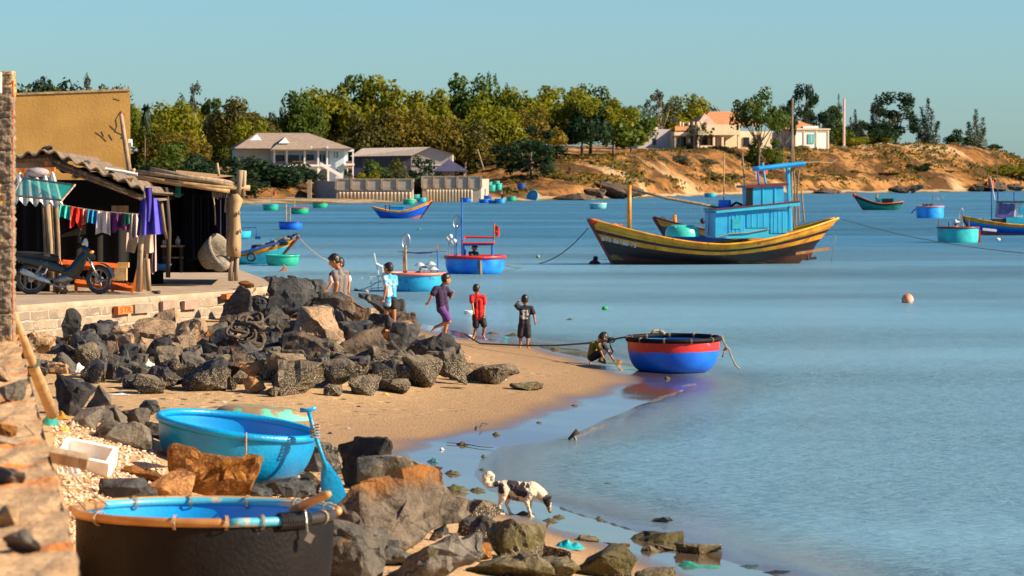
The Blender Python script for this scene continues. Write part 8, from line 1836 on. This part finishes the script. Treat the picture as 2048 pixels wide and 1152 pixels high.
tag(mb.build('shell_litter', shellm), "pinkish drift of broken shells between seawall and basket boats", 'shells', kind='stuff')
rg = random.Random(41); mb = MB()
for i in range(380):     # shells and chips between the nearer boulders
    px = rg.uniform(690, 800); py = rg.uniform(1080, 1125) if i < 200 else rg.uniform(975, 1010); px = px if i < 200 else rg.uniform(540, 640); p = ground_at(px, py); r = rg.uniform(.012, .028); M = Matrix.Rotation(rg.uniform(0, 6.3), 3, 'Z') @ Matrix.Rotation(rg.uniform(-.9, .9), 3, 'X')
    mb.add([p + M @ Vector(q) * r + Vector((0, 0, .03)) for q in ((-1, 0, 0), (0, -.7, .35), (1, 0, 0), (0, .7, .35), (0, 0, .55))], [(0, 1, 4), (1, 2, 4), (2, 3, 4), (3, 0, 4)])
tag(mb.build('shell_chips', pm('ochre_shells', (.56, .34, .16), (.66, .48, .30), scale=14)), "ochre shell chips in the gaps between the near boulders", 'shells', kind='stuff')
# white foam box and lid
g = ground_at(172, 940); t = thing('foam_box', "open white foam fish box with yellow band lying on the shells", 'box', g + Vector((0, 0, .02)), rot=(R(24), R(11), R(-6))); W_, D_, Hh = .52, .34, .20
for (c_, d_, nm) in (((0, 0, .02), (W_, D_, .04), 'base'), ((0, -D_ / 2 + .02, .12), (W_, .04, .16), 'side'), ((0, D_ / 2 - .02, .12), (W_, .04, .16), 'side'), ((-W_ / 2 + .02, 0, .12), (.04, D_ - .084, .16), 'end'), ((W_ / 2 - .02, 0, .12), (.04, D_ - .084, .16), 'end')):
    MB().box(c_, d_).build(nm, pm('white_foam', (.80, .79, .76), (.70, .68, .64), scale=9, rough=.9, bump=.3, bscale=60), t)
MB().box((0, -D_ / 2 - .004, .035), (W_ + .01, .012, .045)).build('band', pm('yellow_tape', (.75, .40, .01)), t)
g = ground_at(136, 950); t = thing('foam_tray', "small white ribbed tray leaning on the shells under the foam box", 'tray', g, rot=(R(20), R(-6), R(10)))
MB().box((0, 0, .02), (.24, .16, .03)).build('base', whitem, t); 
for i in range(5): MB().box((-.09 + i * .045, 0, .045), (.012, .15, .02)).build('rib', whitem, t)
def rag(px, py, w_, h_, c1, label, name='plastic_bag', cat='bag', c2=None, n=16, lift=.35, z=None, rough=.45, seed=None, alpha=1.0):
    g = ground_at(px, py) if z is None else G(px, py, z); s = g.y / F; rg = random.Random(seed or int(px * 3 + py)); a0 = rg.uniform(0, 9); W_ = w_ * s; Dp = max(W_ * .5, h_ * s * 2.0); Hh = h_ * s
    def f(u, v):
        a = 2 * math.pi * u; r = v; x = W_ / 2 * r * math.cos(a) * (1 + .25 * noise.noise(Vector((3 * math.cos(a), 3 * math.sin(a), a0)))); y = Dp / 2 * r * math.sin(a) * (1 + .25 * noise.noise(Vector((3 * math.sin(a), 3 * math.cos(a), a0 + 4))))
        z_ = Hh * (1 - r ** 1.6) * (.75 + .6 * noise.noise(Vector((x / W_ * 4, y / Dp * 3, a0)))) + .10 * Hh * noise.noise(Vector((x / W_ * 13, y / Dp * 9, a0 + 1))); return Vector((x, y, max(z_, -.02) + .004))
    m_ = pm('litter_' + label[:22].replace(' ', '_'), c1, c2, scale=12, rough=rough, bump=.4, alpha=alpha)
    return tag(MB().grid(f, 30, n).build(name, m_, smooth='all', loc=g), label, cat)
rag(300, 738, 62, 26, (.70, .68, .66), "crumpled white plastic bags heaped between boulders", c2=(.5, .46, .44)); rag(333, 728, 34, 16, (.05, .50, .52), "turquoise printed bag lying on the white plastic bags", c2=(.6, .2, .1))
rag(255, 748, 40, 20, (.62, .54, .56), "greyish pink bag on the rocks above the strip of sand"); rag(160, 744, 30, 22, (.66, .64, .62), "white cups caught in the shade of the boulders", name='plastic_cup', cat='cup'); rag(272, 682, 12, 9, (.60, .50, .58), "scrap of pinkish white plastic between boulders", name='plastic_scrap', cat='scrap')
rag(240, 790, 50, 4, (.70, .66, .62), "flattened white strip of plastic on the sand", name='plastic_strip', cat='scrap'); rag(100, 850, 40, 26, (.02, .32, .27), "teal net bundle at the foot of the bamboo pole", name='net_bundle', cat='net'); rag(120, 838, 40, 16, (.42, .22, .03), "orange-brown net scrap beside the teal net bundle", name='net_scrap', cat='net'); rag(125, 862, 34, 10, (.60, .42, .05), "yellow plastic scrap beside the teal net bundle", name='plastic_scrap', cat='scrap'); rag(150, 852, 26, 20, (.50, .40, .30), "pale canvas bundle on the shell litter", name='canvas_bundle', cat='bundle')
rag(275, 935, 110, 12, (.045, .03, .035), "dark purple net spread over the shells", name='fishing_net', cat='net', rough=.9); rag(322, 908, 26, 8, (.55, .05, .04), "red net scrap against the turquoise basket boat", name='net_scrap', cat='net', rough=.9); rag(245, 972, 70, 18, (.05, .20, .18), "blue-green net tangled over the dark boulder", name='net_tangle', cat='net', rough=.9)
rag(1138, 1098, 66, 22, (.01, .36, .42), "teal plastic bag on the sand by the weedy stones"); rag(938, 1011, 30, 8, (.02, .42, .60), "bright blue plastic scrap on the wet sand behind the barnacled rock", name='plastic_scrap', cat='scrap'); rag(866, 924, 24, 9, (.02, .16, .20), "dark teal plastic lump on the wet sand", name='plastic_lump', cat='scrap')
rag(1385, 1140, 124, 18, (.01, .24, .17), "green fishing net washing in the shallows", name='fishing_net', cat='net', z=.0, rough=.8); rag(1500, 1134, 60, 5, (.03, .10, .10), "dark rope scrap floating near the frame's bottom", name='rope_scrap', cat='rope', z=.0); rag(1565, 1146, 80, 6, (.02, .03, .035), "dark weed line floating by the lower edge", name='weed_strand', cat='weed', z=.0)
WD = 'weed and driftwood scraps on the wet sand'
weed = (.045, .04, .016)
for (px, py, w_, h_, lab) in [(925, 890, 26, 8, "weed clump with twig high on the wet sand"), (993, 870, 16, 7, "small olive weed clump alone on the sheen"), (905, 948, 34, 9, "pebbly weed line above the light grey boulder"), (868, 946, 30, 10, "dark weed heap beside the light grey boulder's top"), (862, 962, 28, 5, "dark stick-like weed below the weed heap"), (965, 940, 14, 5, "tiny weed scrap in the shallow water"), (967, 914, 10, 6, "dot of weed in mid shallows"), (908, 982, 60, 15, "largest weed heap between the boulder and the dog's tail"), (955, 982, 40, 8, "weed strand by the dog's tail"), (1050, 1030, 46, 8, "brown weed under the dog's belly"), (1100, 1042, 36, 6, "olive weed before the dog's forepaws"), (1118, 1035, 30, 6, "dark drift scrap under the dog's nose"), (1060, 1062, 18, 7, "weed tuft on the sand below the dog"), (1198, 1038, 16, 6, "dark weed in the wavelet offshore of the dog's nose"), (1216, 968, 16, 3, "lone brown scrap floating offshore"), (1150, 812, 14, 4, "dark drift twig on the upper sheen"), (1078, 846, 12, 4, "short twig on the upper sheen"), (1335, 758, 12, 7, "black and yellow tin on the sand tip by the basket boat"), (1030, 672, 40, 6, "weed line at the water behind the boy in red"), (985, 668, 30, 5, "dark wrack on the waterline near the running boy"), (1110, 700, 26, 5, "dark wrack near the boy in black"), (1060, 690, 30, 5, "wrack at the boy in black's ankles"), (1290, 728, 24, 3, "dark scrap of wrack near the red and blue boat"), (900, 776, 60, 3, "thin trail of dry weed on the upper sand"), (1140, 640, 14, 4, "weed fleck in the water off the sand tip")]:
    m_c = weed if 'tin' not in lab else (.05, .04, .02)
    rag(px, py, w_, h_, m_c, lab, name='weed_clump' if 'tin' not in lab else 'tin_can', cat='weed' if 'tin' not in lab else 'can', c2=(.09, .08, .03), n=10, rough=.9); COL.objects[-1]['group'] = WD
for (px, py, w_, h_, c_, lab) in [(884, 900, 10, 5, (.75, .73, .70), "white shell scrap on the upper wet sand"), (737, 892, 22, 4, (.60, .25, .22), "pink plastic wisp on the dry sand"), (726, 790, 8, 4, (.7, .68, .62), "white chip in front of the barnacled rocks"), (718, 814, 9, 4, (.06, .05, .045), "dark chip on the dry sand by the paddle"), (770, 790, 14, 6, (.62, .46, .08), "yellow plastic scrap at the barnacled rocks' foot"), (1010, 760, 8, 4, (.75, .75, .75), "tiny white scrap by the outermost ridge rock"), (448, 806, 14, 4, (.66, .60, .58), "pale scrap on the sand strip behind the upturned boat"), (470, 802, 16, 3, (.05, .05, .05), "dark scrap on the sand strip behind the upturned boat"), (1000, 970, 14, 5, (.74, .74, .72), "white foam chip near the dog's back"), (660, 868, 12, 4, (.05, .045, .04), "dark pebble on the sand past the paddle grip"), (695, 858, 12, 3, (.55, .50, .46), "pale flat chip on the sand past the paddle"), (745, 666, 12, 5, (.05, .5, .5), "aqua plastic at the waterline by the blue-jersey boy"), (940, 672, 14, 4, (.6, .6, .58), "white plastic at the waterline by the boy in red"), (1010, 676, 12, 3, (.03, .4, .3), "green plastic at the waterline past the boy in red")]:
    rag(px, py, w_, h_, c_, lab, name='plastic_chip', cat='scrap', n=8)
# floating white tub, v-shaped driftwood
Y_ = gY(628); c = P(938, 628, Y_); t = thing('floating_tub', "white plastic tub floating beside the boy in red", 'tub', (c.x, Y_, -.02)); MB().lathe([(.001, 0), (.12, 0), (.15, .12), (.14, .12), (.11, .02)], 16).build('body', whitem, t, smooth='all')
t = thing('driftwood', "forked dark driftwood sticking out of the shallows", 'driftwood', G(1146, 880, 0)); o = Vector(t.location); yv = o.y
MB().tube([P(1137, 879, yv) - o, P(1146, 870, yv) - o, P(1156, 862, yv) - o], [.02, .03, .05], 7).build('branch', dkw, t, smooth='all'); MB().tube([P(1147, 870, yv) - o, P(1150, 876, yv) - o, P(1152, 882, yv) - o], [.025, .022, .02], 6).build('fork', driftw, t, smooth='all')
tag(MB().tube([ground_at(960, 862) + Vector((0, 0, .05)), ground_at(964, 854) + Vector((0, 0, .06)), ground_at(975, 852) + Vector((0, 0, .03))], .010, 5).build('twig', dkw), "bent twig on the edge of the wet sheen", 'twig')
tag(MB().tube([ground_at(893, 888) + Vector((0, 0, .02)), ground_at(925, 890) + Vector((0, 0, .02)), ground_at(960, 896) + Vector((0, 0, .02)), ground_at(986, 898) + Vector((0, 0, .02))], [.006, .007, .006, .004], 5).build('branch', dkw), "long thin branch lying over the weed clump on wet sand", 'branch')
# foam fringe where the wavelets break
foam = pm('broken_foam', (.34, .26, .17), (.24, .18, .11), scale=30, rough=.4, bump=.9, bscale=40)
mb = MB()
def froth(path, wid):
    n = len(path) * 16
    def f(u, v):
        t_ = u * (len(path) - 1); k = min(int(t_), len(path) - 2); q = t_ - k; a_, b_ = path[k], path[k + 1]; e = wid * (.5 + .9 * abs(noise.noise(Vector((t_ * 3, path[0][0], 1))))) * math.sin(math.pi * min(.97, .03 + u)) ** .5
        p = G(lerp(a_[0], b_[0], q) + (v - .5) * e * .8, lerp(a_[1], b_[1], q) + (v - .5) * e * .6, 0); z = .010 + .022 * max(0, noise.noise(Vector((p.x * 9, p.y * 3, 2))) + .25) * (1 - abs(2 * v - 1))
        return p + Vector((0, 0, z * (1 - abs(2 * v - 1) ** 3) - .004))
    mb.grid(f, n, 12, flip=True)
froth([(1150, 874), (1180, 859), (1215, 848), (1250, 838)], 22); froth([(1262, 822), (1290, 812), (1320, 798), (1350, 788), (1366, 780)], 26); froth([(1330, 781), (1360, 772), (1392, 768)], 22); froth([(1120, 1016), (1160, 1030), (1205, 1042), (1240, 1053), (1262, 1060)], 16); froth([(1285, 1058), (1310, 1062), (1335, 1066)], 20); froth([(1440, 1108), (1480, 1113), (1515, 1118)], 18)
foam.node_tree.nodes['Principled BSDF'].inputs['Alpha'].default_value = .62; foam.node_tree.nodes['Principled BSDF'].inputs['Roughness'].default_value = .15
tag(mb.build('foam', foam, smooth='all'), "broken brown foam where little waves run up the sand", 'foam', kind='stuff')
# rubble stones along the broken outer end of the hut platform
for k, (px, py, w_, h_, mt, lab) in enumerate([(520, 592, 40, 20, 'slate', "pale slab stone on the platform's outer corner"), (495, 598, 36, 24, 'sand', "sandy block on the platform's broken corner"), (548, 596, 30, 18, 'tan', "tan stone at the platform's end by the water"), (470, 596, 34, 20, 'slate', "pale stone bedded above the smooth dark boulder"), (512, 612, 40, 30, 'slate', "whitish rubble block below the platform's corner"), (535, 612, 28, 22, 'grey', "grey rubble stone under the platform's end"), (492, 574, 36, 14, 'ochre', "low ochre weed-covered stone beside the hut's poles"), (555, 578, 26, 22, 'dark', "dark stone at the outermost end of the platform")]):
    Y_ = interp([(460, 71), (555, 75)], px); s_ = Y_ / F; me = rock_mesh(700 + k, w_ * s_, h_ * s_, w_ * s_, .6, RM[mt]); o_ = bpy.data.objects.new('rubble_stone', me); COL.objects.link(o_); o_.location = P(px, py, Y_) - Vector((0, .1, .02)); tag(o_, lab, 'stone', 'rubble stones at the platform end')
